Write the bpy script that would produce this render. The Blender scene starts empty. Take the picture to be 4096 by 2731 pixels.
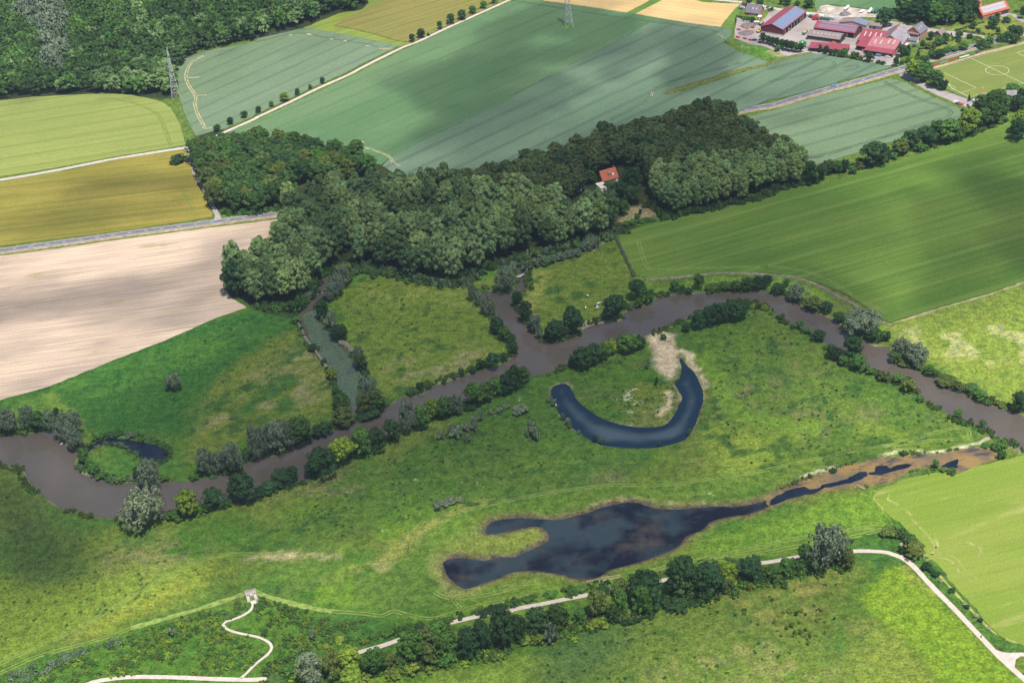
import bpy, bmesh, math, random
import numpy as np
from mathutils import Vector, Matrix
random.seed(7); RNG = np.random.default_rng(11)
SC = bpy.context.scene
C = SC.collection
# ------------------------------------------------------------------ camera
LENS = 62.685; CAM_H = 590.457; DEP = 0.546020; ROLL = -0.0901171
W0, H0 = 4096.0, 2731.0
FPX = LENS / 36.0 * W0
cd = bpy.data.cameras.new('camera'); cam = bpy.data.objects.new('camera', cd); C.objects.link(cam)
cd.lens = LENS; cd.sensor_width = 36.0; cd.sensor_fit = 'HORIZONTAL'; cd.clip_start = 1.0; cd.clip_end = 40000.0
_fw = Vector((0, math.cos(DEP), -math.sin(DEP))); _up = Vector((0, math.sin(DEP), math.cos(DEP))); _rt = Vector((1, 0, 0))
_c, _s = math.cos(ROLL), math.sin(ROLL)
# image axes: u = x*c - y*s ; v = x*s + y*c
_xa = _rt * _c + _up * _s; _ya = _up * _c - _rt * _s
_m = Matrix((_xa, _ya, -_fw)).transposed().to_4x4(); _m.translation = Vector((0, 0, CAM_H))
cam.matrix_world = _m
SC.camera = cam
# ------------------------------------------------------------------ world, sun, exposure
SUN_EL = math.radians(64.0); SUN_AZ = math.radians(22.0)      # behind the camera, a little to its right
SUN_DIR = Vector((math.sin(SUN_AZ) * math.cos(SUN_EL), -math.cos(SUN_AZ) * math.cos(SUN_EL), math.sin(SUN_EL)))
wd = bpy.data.worlds.new('World'); SC.world = wd; wd.use_nodes = True
wn = wd.node_tree.nodes; bg = wn['Background']
sky = wn.new('ShaderNodeTexSky'); sky.sky_type = 'NISHITA'; sky.sun_disc = False
sky.sun_elevation = SUN_EL; sky.sun_rotation = math.pi - SUN_AZ
sky.altitude = 100.0; sky.dust_density = 1.0
wd.node_tree.links.new(sky.outputs['Color'], bg.inputs['Color']); bg.inputs['Strength'].default_value = 0.068
sl = bpy.data.lights.new('sun', 'SUN'); sl.energy = 4.6; sl.angle = math.radians(0.53); sl.color = (1.0, 0.955, 0.88)
so = bpy.data.objects.new('sun', sl); C.objects.link(so)
so.rotation_euler = SUN_DIR.to_track_quat('Z', 'Y').to_euler(); so.location = (0, 0, 2000)
SC.view_settings.view_transform = 'Standard'; SC.view_settings.look = 'None'
SC.view_settings.exposure = 0.80; SC.view_settings.gamma = 1.0; SC.view_settings.use_curve_mapping = False
SC.cycles.max_bounces = 4; SC.cycles.diffuse_bounces = 2; SC.cycles.glossy_bounces = 2
SC.cycles.transmission_bounces = 2; SC.cycles.transparent_max_bounces = 8; SC.cycles.volume_bounces = 0
SC.cycles.use_denoising = True; SC.cycles.denoiser = 'OPENIMAGEDENOISE'; SC.cycles.denoising_input_passes = 'RGB_ALBEDO_NORMAL'; SC.cycles.denoising_prefilter = 'ACCURATE'
# ------------------------------------------------------------------ picture frames -> ground
ROFF = (0, 683, 1366, 2048)
FR = {'%d%d' % (c, r): (c * 1024.0, ROFF[r], 2.296) for c in range(4) for r in range(4)}
FR.update(M=(0, 0, 2352.0 / 4096), A=(2940, 0, 5.701), B=(3200, 60, 5.701), C=(3540, 60, 5.701), D=(3684, 0, 5.701),
          E=(3684, 260, 5.701), F=(900, 2300, 5.701), G=(2260, 660, 5.701), H=(2280, 1140, 10.67))
def src(fr, x, y):
    f = FR[fr]; return f[0] + x / f[2], f[1] + y / f[2]
def gp(X, Y, z=0.0):
    u0 = X - W0 / 2; v0 = H0 / 2 - Y
    u = u0 * _c - v0 * _s; v = u0 * _s + v0 * _c
    dx = u; dy = FPX * math.cos(DEP) + v * math.sin(DEP); dz = -FPX * math.sin(DEP) + v * math.cos(DEP)
    t = (z - CAM_H) / dz
    return (dx * t, dy * t)
def G(fr, x, y, z=0.0): return gp(*src(fr, x, y), z)
def proj(p):
    X, Y, Z = p[0], p[1], p[2] - CAM_H
    d = Y * math.cos(DEP) - Z * math.sin(DEP); u = FPX * X / d; v = FPX * (Y * math.sin(DEP) + Z * math.cos(DEP)) / d
    return (u * _c + v * _s + W0 / 2, H0 / 2 - (-u * _s + v * _c))
def PL(s, z=0.0):
    """'fr x,y x,y | fr x,y ...' -> ground points"""
    out = []
    for seg in s.split('|'):
        tk = seg.split()
        for t in tk[1:]:
            a, b = t.split(','); out.append(G(tk[0], float(a), float(b), z))
    return out
def smooth(pts, step=6.0, closed=False):
    P = [Vector((p[0], p[1])) for p in pts]; n = len(P); out = []
    rng = range(n if closed else n - 1)
    for i in rng:
        if closed: a, b, c, d = P[i - 1], P[i], P[(i + 1) % n], P[(i + 2) % n]
        else: a, b, c, d = P[max(i - 1, 0)], P[i], P[i + 1], P[min(i + 2, n - 1)]
        k = max(1, int((c - b).length / step))
        for j in range(k):
            t = j / k; t2 = t * t; t3 = t2 * t
            q = 0.5 * ((2 * b) + (c - a) * t + (2 * a - 5 * b + 4 * c - d) * t2 + (3 * b - a - 3 * c + d) * t3)
            out.append((q.x, q.y))
    if not closed: out.append((P[-1].x, P[-1].y))
    return out
# ------------------------------------------------------------------ object helpers
def tag(o, label=None, cat=None, group=None, kind=None):
    if label: o['label'] = label
    if cat: o['category'] = cat
    if group: o['group'] = group
    if kind: o['kind'] = kind
    return o
class MB:
    def __init__(s): s.v = []; s.f = []; s.m = []
    def add(s, vs, fs, m=0):
        b = len(s.v); s.v += [tuple(v) for v in vs]; s.f += [tuple(i + b for i in f) for f in fs]; s.m += [m] * len(fs)
    def box(s, c, d, rz=0.0, m=0, taper=1.0):
        x, y, z = d[0] / 2, d[1] / 2, d[2] / 2; ca, sa = math.cos(rz), math.sin(rz); vs = []
        for k, (a, b) in ((-1, (1, 1)), (1, (taper, taper))):
            for p, q in ((-1, -1), (1, -1), (1, 1), (-1, 1)):
                X, Y = p * x * a, q * y * b
                vs.append((c[0] + X * ca - Y * sa, c[1] + X * sa + Y * ca, c[2] + k * z))
        s.add(vs, [(3, 2, 1, 0), (4, 5, 6, 7), (0, 1, 5, 4), (1, 2, 6, 5), (2, 3, 7, 6), (3, 0, 4, 7)], m)
    def tube(s, p0, p1, r0, r1=None, n=6, m=0):
        r1 = r0 if r1 is None else r1; p0 = Vector(p0); p1 = Vector(p1); d = (p1 - p0)
        if d.length < 1e-6: return
        q = d.to_track_quat('Z', 'Y'); vs = []
        for p, r in ((p0, r0), (p1, r1)):
            for i in range(n):
                a = 2 * math.pi * i / n; vs.append(p + q @ Vector((r * math.cos(a), r * math.sin(a), 0)))
        fs = [(i, (i + 1) % n, n + (i + 1) % n, n + i) for i in range(n)] + [tuple(range(n - 1, -1, -1)), tuple(range(n, 2 * n))]
        s.add(vs, fs, m)
    def prism(s, pts, z0, z1, m=0, msides=None):
        n = len(pts); ar = sum(pts[i][0] * pts[(i + 1) % n][1] - pts[(i + 1) % n][0] * pts[i][1] for i in range(n))
        if ar < 0: pts = pts[::-1]
        s.add([(p[0], p[1], z0) for p in pts] + [(p[0], p[1], z1) for p in pts], [tuple(range(n, 2 * n))], m)
        b = len(s.v) - 2 * n
        for i in range(n): s.f.append((b + i, b + (i + 1) % n, b + n + (i + 1) % n, b + n + i)); s.m.append(m if msides is None else msides)
    def ell(s, c, r, nu=10, nv=6, m=0, R=None):
        vs = []; fs = []
        for j in range(nv + 1):
            t = math.pi * j / nv
            for i in range(nu):
                a = 2 * math.pi * i / nu; p = Vector((r[0] * math.sin(t) * math.cos(a), r[1] * math.sin(t) * math.sin(a), r[2] * math.cos(t)))
                if R is not None: p = R @ p
                vs.append(p + Vector(c))
        for j in range(nv):
            for i in range(nu): fs.append((j * nu + i, (j + 1) * nu + i, (j + 1) * nu + (i + 1) % nu, j * nu + (i + 1) % nu))
        s.add(vs, fs, m)
    def mesh(s, name, mats, smooth=False):
        me = bpy.data.meshes.new(name); me.from_pydata(s.v, [], s.f)
        for m in (mats if isinstance(mats, (list, tuple)) else [mats]): me.materials.append(m)
        me.polygons.foreach_set('material_index', s.m)
        if smooth: me.polygons.foreach_set('use_smooth', [True] * len(s.f))
        me.update(); return me
    def build(s, name, mats, parent=None, smooth=False, loc=None, rz=0.0):
        o = bpy.data.objects.new(name, s.mesh(name, mats, smooth)); C.objects.link(o)
        if parent: o.parent = parent
        if loc: o.location = loc
        o.rotation_euler.z = rz
        return o
def empty(name, loc=(0, 0, 0), rz=0.0):
    o = bpy.data.objects.new(name, None); C.objects.link(o); o.location = loc; o.rotation_euler.z = rz; o.empty_display_size = 0.5
    return o
def copy_tree(o, parent=None):
    c = o.copy(); C.objects.link(c)
    if parent: c.parent = parent
    for ch in list(o.children): copy_tree(ch, c)
    return c
ORD = ['first', 'second', 'third', 'fourth', 'fifth', 'sixth', 'seventh', 'eighth', 'ninth', 'tenth', 'eleventh', 'twelfth', 'thirteenth', 'fourteenth',
       'fifteenth', 'sixteenth', 'seventeenth', 'eighteenth', 'nineteenth', 'twentieth']
def ordn(i):
    if i < 20: return ORD[i]
    t = ('twenty', 'thirty', 'forty', 'fifty', 'sixty', 'seventy')[(i + 1) // 10 - 2]; u = (i + 1) % 10
    return t.replace('y', 'ieth') if u == 0 else t + '-' + ORD[u - 1]
# ------------------------------------------------------------------ noise (numpy)
def vnoise(X, Y, sc, seed):
    x = X / sc; y = Y / sc; xi = np.floor(x).astype(np.int64); yi = np.floor(y).astype(np.int64); fx = x - xi; fy = y - yi
    def h(a, b):
        k = (a * 374761393 + b * 668265263 + seed * 974711) & 0xffffffff
        k = ((k ^ (k >> 13)) * 1274126177) & 0xffffffff
        return ((k ^ (k >> 16)) & 0xffff) / 65535.0
    fx = fx * fx * (3 - 2 * fx); fy = fy * fy * (3 - 2 * fy)
    return (h(xi, yi) * (1 - fx) + h(xi + 1, yi) * fx) * (1 - fy) + (h(xi, yi + 1) * (1 - fx) + h(xi + 1, yi + 1) * fx) * fy
def fbm(X, Y, sc, seed, oc=4):
    t = 0; a = 1; n = 0
    for i in range(oc): t = t + a * vnoise(X + i * 37.7, Y - i * 91.3, sc / (1.93 ** i), seed + i); n += a; a *= 0.55
    return t / n
def sdf_poly(P, X, Y, pad=1e9):
    """signed distance, negative inside; +pad-limited"""
    P = np.array(P); lo = P.min(0) - pad; hi = P.max(0) + pad
    d = np.full(X.shape, 1e6); sel = (X > lo[0]) & (X < hi[0]) & (Y > lo[1]) & (Y < hi[1])
    x = X[sel]; y = Y[sel]
    if x.size == 0: return d
    m = np.full(x.shape, 1e12); ins = np.zeros(x.shape, bool); n = len(P)
    for i in range(n):
        a = P[i]; b = P[(i + 1) % n]; e = b - a; wx = x - a[0]; wy = y - a[1]
        t = np.clip((wx * e[0] + wy * e[1]) / max(e @ e, 1e-9), 0, 1)
        m = np.minimum(m, (wx - t * e[0]) ** 2 + (wy - t * e[1]) ** 2)
        c1 = (a[1] > y) != (b[1] > y)
        ins ^= c1 & (wx < (e[0] * (y - a[1]) / (e[1] if e[1] != 0 else 1e-9)))
    m = np.sqrt(m); m[ins] *= -1; d[sel] = m
    return d
def dist_line(P, X, Y, pad=60):
    P = np.array(P); lo = P.min(0) - pad; hi = P.max(0) + pad
    d = np.full(X.shape, 1e6); sel = (X > lo[0]) & (X < hi[0]) & (Y > lo[1]) & (Y < hi[1]); x = X[sel]; y = Y[sel]
    m = np.full(x.shape, 1e12)
    for i in range(len(P) - 1):
        a = P[i]; e = P[i + 1] - a; wx = x - a[0]; wy = y - a[1]; t = np.clip((wx * e[0] + wy * e[1]) / max(e @ e, 1e-9), 0, 1)
        m = np.minimum(m, (wx - t * e[0]) ** 2 + (wy - t * e[1]) ** 2)
    d[sel] = np.sqrt(m); return d
def inside(P, x, y):
    r = False; n = len(P)
    for i in range(n):
        a = P[i]; b = P[(i + 1) % n]
        if (a[1] > y) != (b[1] > y) and x < (b[0] - a[0]) * (y - a[1]) / (b[1] - a[1]) + a[0]: r = not r
    return r
# ------------------------------------------------------------------ materials
def nt(name):
    m = bpy.data.materials.new(name); m.use_nodes = True; n = m.node_tree.nodes; b = n['Principled BSDF']
    return m, n, m.node_tree.links, b
def setin(b, k, v):
    if k in b.inputs: b.inputs[k].default_value = v
def mat(name, col, rough=0.7, spec=0.3, var=0.15, scale=0.6, metal=0.0, detail=3.0):
    """plain surface with procedural tone variation"""
    m, n, l, b = nt(name); setin(b, 'Roughness', rough); setin(b, 'Specular IOR Level', spec); setin(b, 'Metallic', metal)
    if var > 0:
        tc = n.new('ShaderNodeTexCoord'); no = n.new('ShaderNodeTexNoise'); no.inputs['Scale'].default_value = scale; no.inputs['Detail'].default_value = detail
        l.new(tc.outputs['Object'], no.inputs['Vector'])
        mr = n.new('ShaderNodeMapRange'); mr.inputs['From Min'].default_value = 0.3; mr.inputs['From Max'].default_value = 0.7
        mr.inputs['To Min'].default_value = 1 - var; mr.inputs['To Max'].default_value = 1 + var; l.new(no.outputs['Fac'], mr.inputs['Value'])
        mx = n.new('ShaderNodeMix'); mx.data_type = 'RGBA'; mx.blend_type = 'MULTIPLY'; mx.inputs['Factor'].default_value = 1.0
        mx.inputs['A'].default_value = (*col, 1); l.new(mr.outputs['Result'], mx.inputs['B']); l.new(mx.outputs['Result'], b.inputs['Base Color'])
    else: b.inputs['Base Color'].default_value = (*col, 1)
    return m
# ------------------------------------------------------------------ node helper
class NB:
    def __init__(s, name):
        s.m, s.n, s.l, s.b = nt(name); s.tc = s.n.new('ShaderNodeTexCoord')
    def lk(s, a, i):
        if isinstance(a, (int, float)): i.default_value = a
        elif isinstance(a, tuple): i.default_value = a
        else: s.l.new(a, i)
    def math(s, op, a, b=0.0, c=None):
        x = s.n.new('ShaderNodeMath'); x.operation = op; s.lk(a, x.inputs[0]); s.lk(b, x.inputs[1])
        if c is not None: s.lk(c, x.inputs[2])
        return x.outputs[0]
    def noise(s, vec, scale, detail=3.0, rough=0.55):
        x = s.n.new('ShaderNodeTexNoise'); x.inputs['Scale'].default_value = scale; x.inputs['Detail'].default_value = detail
        x.inputs['Roughness'].default_value = rough; s.l.new(vec, x.inputs['Vector']); return x.outputs['Fac']
    def ramp(s, v, a, b, lo=0.0, hi=1.0):
        x = s.n.new('ShaderNodeMapRange'); x.interpolation_type = 'SMOOTHSTEP'; s.lk(v, x.inputs['Value']); x.inputs['From Min'].default_value = a; x.inputs['From Max'].default_value = b
        x.inputs['To Min'].default_value = lo; x.inputs['To Max'].default_value = hi; return x.outputs['Result']
    def mix(s, f, a, b, mode='MIX'):
        x = s.n.new('ShaderNodeMix'); x.data_type = 'RGBA'; x.blend_type = mode; s.lk(f, x.inputs['Factor'])
        for v, k in ((a, 'A'), (b, 'B')):
            if isinstance(v, tuple): x.inputs[k].default_value = (*v[:3], 1)
            else: s.l.new(v, x.inputs[k])
        return x.outputs['Result']
    def rot(s, ang, sc=(1, 1, 1), vec=None):
        x = s.n.new('ShaderNodeMapping'); x.vector_type = 'POINT'; x.inputs['Rotation'].default_value = (0, 0, -ang)
        s.l.new(vec or s.tc.outputs['Object'], x.inputs['Vector'])
        if sc == (1, 1, 1): return x.outputs['Vector']
        y = s.n.new('ShaderNodeVectorMath'); y.operation = 'MULTIPLY'; s.l.new(x.outputs['Vector'], y.inputs[0]); y.inputs[1].default_value = sc
        return y.outputs['Vector']
    def sep(s, v):
        x = s.n.new('ShaderNodeSeparateXYZ'); s.l.new(v, x.inputs[0]); return x.outputs
    def bump(s, h, strength, dist):
        x = s.n.new('ShaderNodeBump'); x.inputs['Strength'].default_value = strength; x.inputs['Distance'].default_value = dist
        s.l.new(h, x.inputs['Height']); s.l.new(x.outputs['Normal'], s.b.inputs['Normal'])
    def done(s, col, rough=0.85, spec=0.15):
        s.l.new(col, s.b.inputs['Base Color']); setin(s.b, 'Roughness', rough); setin(s.b, 'Specular IOR Level', spec); return s.m
def mul(c, k): return tuple(x * k for x in c)
def field_mat(name, c0, c1, ang, period=0, phase=0.0, gap=2.0, lw=0.5, lcol=None, lstr=0.7, streak=0.12, patch=0.5, psc=0.02, fine=0.18, third=None, streak_sc=0.35, warp=3.0):
    """crop: two tones in soft patches, drill rows, wheel-line pairs every `period` metres"""
    k = NB(name); o = k.tc.outputs['Object']
    col = k.mix(k.ramp(k.noise(k.rot(ang, (0.45, 1, 1)), psc, 4.0, 0.6), 0.5 - 0.22 / max(patch, .1) * .5, 0.5 + 0.22 / max(patch, .1) * .5), c0, c1)
    if third: col = k.mix(k.ramp(k.noise(k.rot(ang, (0.25, 1, 1)), 0.09, 5.0, 0.65), 0.56, 0.72), col, third)
    st = k.noise(k.rot(ang, (0.02, 1, 1)), streak_sc, 4.0, 0.65)
    col = k.mix(1.0, col, k.ramp(st, 0.25, 0.75, 1 - streak, 1 + streak), 'MULTIPLY')
    col = k.mix(1.0, col, k.ramp(k.noise(o, 0.9, 2.0, 0.7), 0.2, 0.8, 1 - fine, 1 + fine), 'MULTIPLY')
    if period:
        x, y, z = k.sep(k.rot(ang))
        yy = k.math('ADD', y, k.math('MULTIPLY', k.math('SUBTRACT', k.noise(o, 0.004, 1.0), 0.5), warp))
        d = k.math('WRAP', k.math('SUBTRACT', yy, phase), period / 2, -period / 2)
        d = k.math('ABSOLUTE', k.math('SUBTRACT', k.math('ABSOLUTE', d), gap / 2))
        lw *= .62; f = k.math('MULTIPLY', k.ramp(d, lw, lw * 1.9, 1.0, 0.0), k.ramp(k.noise(k.rot(ang, (0.06, 1, 1)), 0.3, 3.0), 0.3, 0.55, 0.25 * lstr, lstr))
        col = k.mix(f, col, lcol or mul(c0, 0.55))
    k.bump(k.noise(o, 1.1, 2.0), 0.25, 0.4)
    return k.done(col, 0.9, 0.08)
def dirang(fr, a, b):
    p = G(fr, *a); q = G(fr, *b); return math.atan2(q[1] - p[1], q[0] - p[0])
def across(p, ang): return -p[0] * math.sin(ang) + p[1] * math.cos(ang)
def tram(fr, a, b, q0, q1, n):
    """direction from a-b; line through q0, n intervals on to q1 -> (angle, period, phase)"""
    ang = dirang(fr, a, b); y0 = across(G(fr, *q0), ang); y1 = across(G(fr, *q1), ang)
    return ang, abs(y1 - y0) / n, y0
# ------------------------------------------------------------------ sheets and strips
def poly_obj(name, pts, z0, m, thick=0.0, kind='structure', jitter=0.0):
    if jitter:
        q = []
        for i in range(len(pts)):
            a = pts[i]; b = pts[(i + 1) % len(pts)]; L = math.hypot(b[0] - a[0], b[1] - a[1]); k = max(1, int(L / 4))
            for j in range(k):
                t = j / k; q.append((a[0] + (b[0] - a[0]) * t + random.uniform(-jitter, jitter), a[1] + (b[1] - a[1]) * t + random.uniform(-jitter, jitter)))
        pts = q
    bm = bmesh.new(); vs = [bm.verts.new((p[0], p[1], z0 + thick)) for p in pts]; f = bm.faces.new(vs); f.normal_update()
    if f.normal.z < 0: f.normal_flip()
    if thick:
        lo = [bm.verts.new((p[0], p[1], z0 - 0.3)) for p in pts]; n = len(pts)
        for i in range(n): bm.faces.new((vs[i], vs[(i + 1) % n], lo[(i + 1) % n], lo[i]))
    bmesh.ops.triangulate(bm, faces=[f])
    me = bpy.data.meshes.new(name); bm.to_mesh(me); bm.free(); me.materials.append(m)
    o = bpy.data.objects.new(name, me); C.objects.link(o); tag(o, kind=kind); return o
def offset_line(pts, d):
    out = []
    for i in range(len(pts)):
        a = pts[max(i - 1, 0)]; b = pts[min(i + 1, len(pts) - 1)]; L = math.hypot(b[0] - a[0], b[1] - a[1]) or 1
        out.append((pts[i][0] - (b[1] - a[1]) / L * d, pts[i][1] + (b[0] - a[0]) / L * d))
    return out
def strip_mesh(mb, pts, w, z, wob=0.0, m=0, gaps=0.0):
    n = len(pts); ws = [w * (1 + random.uniform(-wob, wob)) for _ in pts]
    L = []; R = []
    for i in range(n):
        a = pts[max(i - 1, 0)]; b = pts[min(i + 1, n - 1)]; d = math.hypot(b[0] - a[0], b[1] - a[1]) or 1; nx = -(b[1] - a[1]) / d; ny = (b[0] - a[0]) / d
        L.append((pts[i][0] + nx * ws[i] / 2, pts[i][1] + ny * ws[i] / 2, z)); R.append((pts[i][0] - nx * ws[i] / 2, pts[i][1] - ny * ws[i] / 2, z))
    keep = [random.random() >= gaps for _ in range(n - 1)]
    mb.add(L + R, [(i, n + i, n + i + 1, i + 1) for i in range(n - 1) if keep[i]], m)
def strip(name, pts, w, z, m, wob=0.0, kind='structure', step=4.0, gaps=0.0):
    mb = MB(); strip_mesh(mb, smooth(pts, step), w, z, wob, 0, gaps); o = mb.build(name, m); tag(o, kind=kind); return o
# ------------------------------------------------------------------ water outlines
S_BANK = PL('02 -300,1040 -150,1060 0,1100 90,1140 220,1155 235,1200 270,1290 330,1360 400,1410 480,1465 590,1530 740,1566|03 900,35 1060,52 1160,62 1280,62|02 1560,1590 1650,1535 1850,1480 2050,1466 2180,1472 2351,1450|12 40,1345 160,1330 385,1292 482,1258 560,1150 750,1080 950,980 1200,880 1320,805 1600,690 1900,560 2100,480|22 20,400 170,320 240,300 370,265 540,190 660,140 860,60|21 1210,1508 1400,1430 1500,1380 1600,1340 1720,1305 1850,1245 2000,1190 2150,1185 2351,1235|31 120,1350 250,1420 400,1480 500,1540|32 560,40 640,80 700,125 910,230 1140,340 1340,440 1420,520 1560,590 1700,680 1840,740 2000,800 2090,850 2351,980 2700,1110')
N_BANK = PL('02 -300,815 -150,830 0,860 60,850 120,840 190,855 290,825 520,820 550,870 620,960 715,1005 690,1070 690,1140 760,1200 860,1240 1000,1275 1160,1285 1260,1275 1450,1280 1620,1280 1760,1270 1900,1235 2200,1195 2260,1100 2351,1085|12 100,1055 290,1000 520,890 700,800 770,785 910,742|11 1,1')[:-1]
SLOUGH_L = PL('12 905,700 870,620 850,540 740,420 735,350 650,240 600,190 540,90 490,10|11 480,1560 430,1440 405,1390 378,1320 420,1270 440,1200 520,1130 570,1040 590,985 690,960 745,905')
SLOUGH_R = PL('11 765,925 705,975 685,1040 645,1150 620,1190 545,1270 565,1300 605,1380 620,1420 720,1540|12 750,0 800,60 880,150 900,200 985,300 950,400 930,500 930,580 930,640 952,715')
N_BANK2 = PL('12 1110,680 1190,600 1370,490 1470,470 1640,400 1900,310 2030,270 2250,200 2340,150|22 20,130 45,60|21 -40,1490|11 2240,1400 2195,1310 2100,1200 2060,1135 2085,1095 2200,1100 2300,1130|21 0,1105 25,1075 60,1000 68,965 30,925 5,890 60,880 112,915 112,970 118,1090 40,1120 5,1190 100,1370 200,1480 270,1560|22 285,5 350,12 440,0|21 470,1552 640,1500 655,1440 840,1385 1000,1370 1010,1320 1060,1280 1120,1250 1290,1200 1300,1170 1400,1150 1520,1120 1640,1125 1760,1110 1900,1115 2351,1100|31 100,1135 200,1180 330,1240 430,1290 560,1345 650,1395 750,1500 900,1550|32 960,30 1100,40 1140,80 1120,170 1200,210 1330,240 1440,295 1540,320 1560,370 1700,430 1830,480 1930,540 2050,575 2200,620 2351,670 2700,830')
RIVER = N_BANK + SLOUGH_L + SLOUGH_R + N_BANK2 + S_BANK[::-1]
POND = PL('02 770,985 850,930 930,895 1000,875 1100,880 1250,900 1400,930 1500,975 1545,1025 1530,1060 1470,1090 1400,1105 1340,1085 1250,1030 1150,980 1020,930 930,930 860,965 800,1000')
OXBOW = PL('22 350,430 380,400 440,380 500,375 535,400 570,470 640,570 740,640 860,710 970,745 1100,765 1250,772 1380,760 1440,720 1500,640 1530,570 1550,510 1530,450 1483,370 1525,330 1550,270 1542,190 1550,140 1600,190 1680,290 1730,380 1757,490 1740,590 1710,690 1660,800 1620,850 1560,900 1480,925 1350,955 1150,965 980,955 850,940 740,905 650,850 560,790 480,710 430,640 400,560 360,490')
POOL = PL('13 1720,450 1800,412 1900,405 2000,420 2100,430 2200,410 2351,398|23 0,405 100,370 240,300 330,250 330,190 270,125 150,120 0,155|13 2200,185 2130,185 2110,160 2140,100 2220,65 2351,45|23 150,40 260,55 420,60 560,30 690,0|22 850,1500 1000,1475 1150,1470 1230,1490 1330,1520 1500,1525 1800,1510 1930,1500 2100,1500 2351,1440|32 90,1385 180,1345 330,1330 380,1360 250,1400 120,1450 0,1500|23 2180,0 1950,40 1830,80 1740,150 1600,220 1540,290 1450,340 1330,390 1150,450 1000,490 870,520 820,570 700,600 570,590 480,560 350,540 200,530 0,540|13 2200,600 2050,650 1920,685 1850,660 1770,590 1740,520')
CHANNEL = PL('32 0,1400 60,1380 180,1335 330,1260 480,1220 660,1150 860,1110 1000,1060 1180,1060 1400,1030 1560,1035 1750,990 1940,970 2060,985 2110,1040 2100,1070 1960,1120 1800,1190 1720,1200 1640,1180 1570,1150 1450,1150 1300,1180 1150,1260 1000,1310 800,1330 600,1360 400,1400 200,1450 0,1505')
RIVER_S = smooth(RIVER, 3.0, True); POND_S = smooth(POND, 2.5, True); OX_S = smooth(OXBOW, 2.5, True); POOL_S = smooth(POOL, 2.5, True); CH_S = smooth(CHANNEL, 2.5, True)
# ------------------------------------------------------------------ ground sheet
_cs = [gp(x, y) for x in (0, W0) for y in (0, H0)]
GX0 = min(p[0] for p in _cs) - 40; GX1 = max(p[0] for p in _cs) + 40; GY0 = min(p[1] for p in _cs) - 40; GY1 = max(p[1] for p in _cs) + 60
STEP = 2.0
nx = int((GX1 - GX0) / STEP) + 1; ny = int((GY1 - GY0) / STEP) + 1
gx = GX0 + STEP * np.arange(nx); gy = GY0 + STEP * np.arange(ny); X, Y = np.meshgrid(gx, gy)
wsd = np.minimum.reduce([sdf_poly(P, X, Y, 25.0) for P in (RIVER_S, POND_S, OX_S, POOL_S)])
chsd = sdf_poly(CH_S, X, Y, 20.0)
WLEV = -0.9
rag = (fbm(X, Y, 9.0, 5, 3) - 0.5) * 2.2
Z = np.clip(WLEV + 0.42 * (wsd + rag), -2.4, 0.0)
Z = np.minimum(Z, np.where(chsd < 0, -0.25, 0.0))
far_n = (fbm(X, Y, 28.0, 9, 3) - 0.5) * 0.0
def sst(e0, e1, x):
    t = np.clip((x - e0) / (e1 - e0), 0, 1); return t * t * (3 - 2 * t)
n60 = fbm(X, Y, 55.0, 21, 4); n14 = fbm(X, Y, 15.0, 33, 4); n6 = fbm(X, Y, 7.0, 44, 3)
_a = math.radians(24); XR = X * math.cos(_a) + Y * math.sin(_a); YR = -X * math.sin(_a) + Y * math.cos(_a)
nst = fbm(XR * 0.3, YR, 9.0, 57, 4)
COL = np.zeros((ny, nx, 4), np.float32)
def setmix(w, c):
    for i in range(3): COL[..., i] = COL[..., i] * (1 - w) + c[i] * w
GRASS = (0.050, 0.104, 0.018); OLIVE = (0.092, 0.122, 0.026); BRIGHT = (0.098, 0.162, 0.020); LUSH = (0.030, 0.086, 0.020); DRY = (0.185, 0.165, 0.078)
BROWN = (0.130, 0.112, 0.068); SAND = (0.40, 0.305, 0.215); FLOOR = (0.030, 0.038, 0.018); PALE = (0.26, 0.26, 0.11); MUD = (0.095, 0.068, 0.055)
COL[..., :3] = GRASS
n110 = fbm(X, Y, 110., 61, 3); setmix(sst(0.44, 0.60, n60), OLIVE); setmix(sst(0.48, 0.62, n110) * sst(.4, .6, n14) * 0.75, BRIGHT); setmix(sst(0.56, 0.72, nst) * 0.24, BROWN); setmix(sst(.54, .68, fbm(X, Y, 38., 83, 4)) * .6, LUSH)
def brk(scale, seed, lo, hi):
    n = fbm(X, Y, scale, seed, 4); return sst(lo, hi, n)
_seed = [100]
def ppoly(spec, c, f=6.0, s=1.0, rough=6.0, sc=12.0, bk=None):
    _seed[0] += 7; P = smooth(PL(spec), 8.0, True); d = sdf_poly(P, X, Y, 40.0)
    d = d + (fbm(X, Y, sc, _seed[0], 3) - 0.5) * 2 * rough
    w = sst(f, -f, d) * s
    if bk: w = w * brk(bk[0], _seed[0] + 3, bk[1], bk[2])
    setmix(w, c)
def pline(spec, c, wd=6.0, f=3.0, s=1.0, rough=2.0, sc=6.0, bk=None):
    _seed[0] += 7; d = dist_line(smooth(PL(spec), 5.0), X, Y); d = d + (fbm(X, Y, sc, _seed[0], 3) - 0.5) * 2 * rough
    w = sst(wd / 2 + f, wd / 2 - f * .3, d) * s
    if bk: w = w * brk(bk[0], _seed[0] + 3, bk[1], bk[2])
    setmix(w, c)
def flowers(spec, s, f=6.0):
    P = smooth(PL(spec), 8.0, True); d = sdf_poly(P, X, Y, 40.0) + (fbm(X, Y, 11.0, 71, 3) - 0.5) * 14
    COL[..., 3] = np.maximum(COL[..., 3], sst(f, -f, d) * s)
B1 = (14.0, 0.42, 0.6); B2 = (8.0, 0.46, 0.6)
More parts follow.
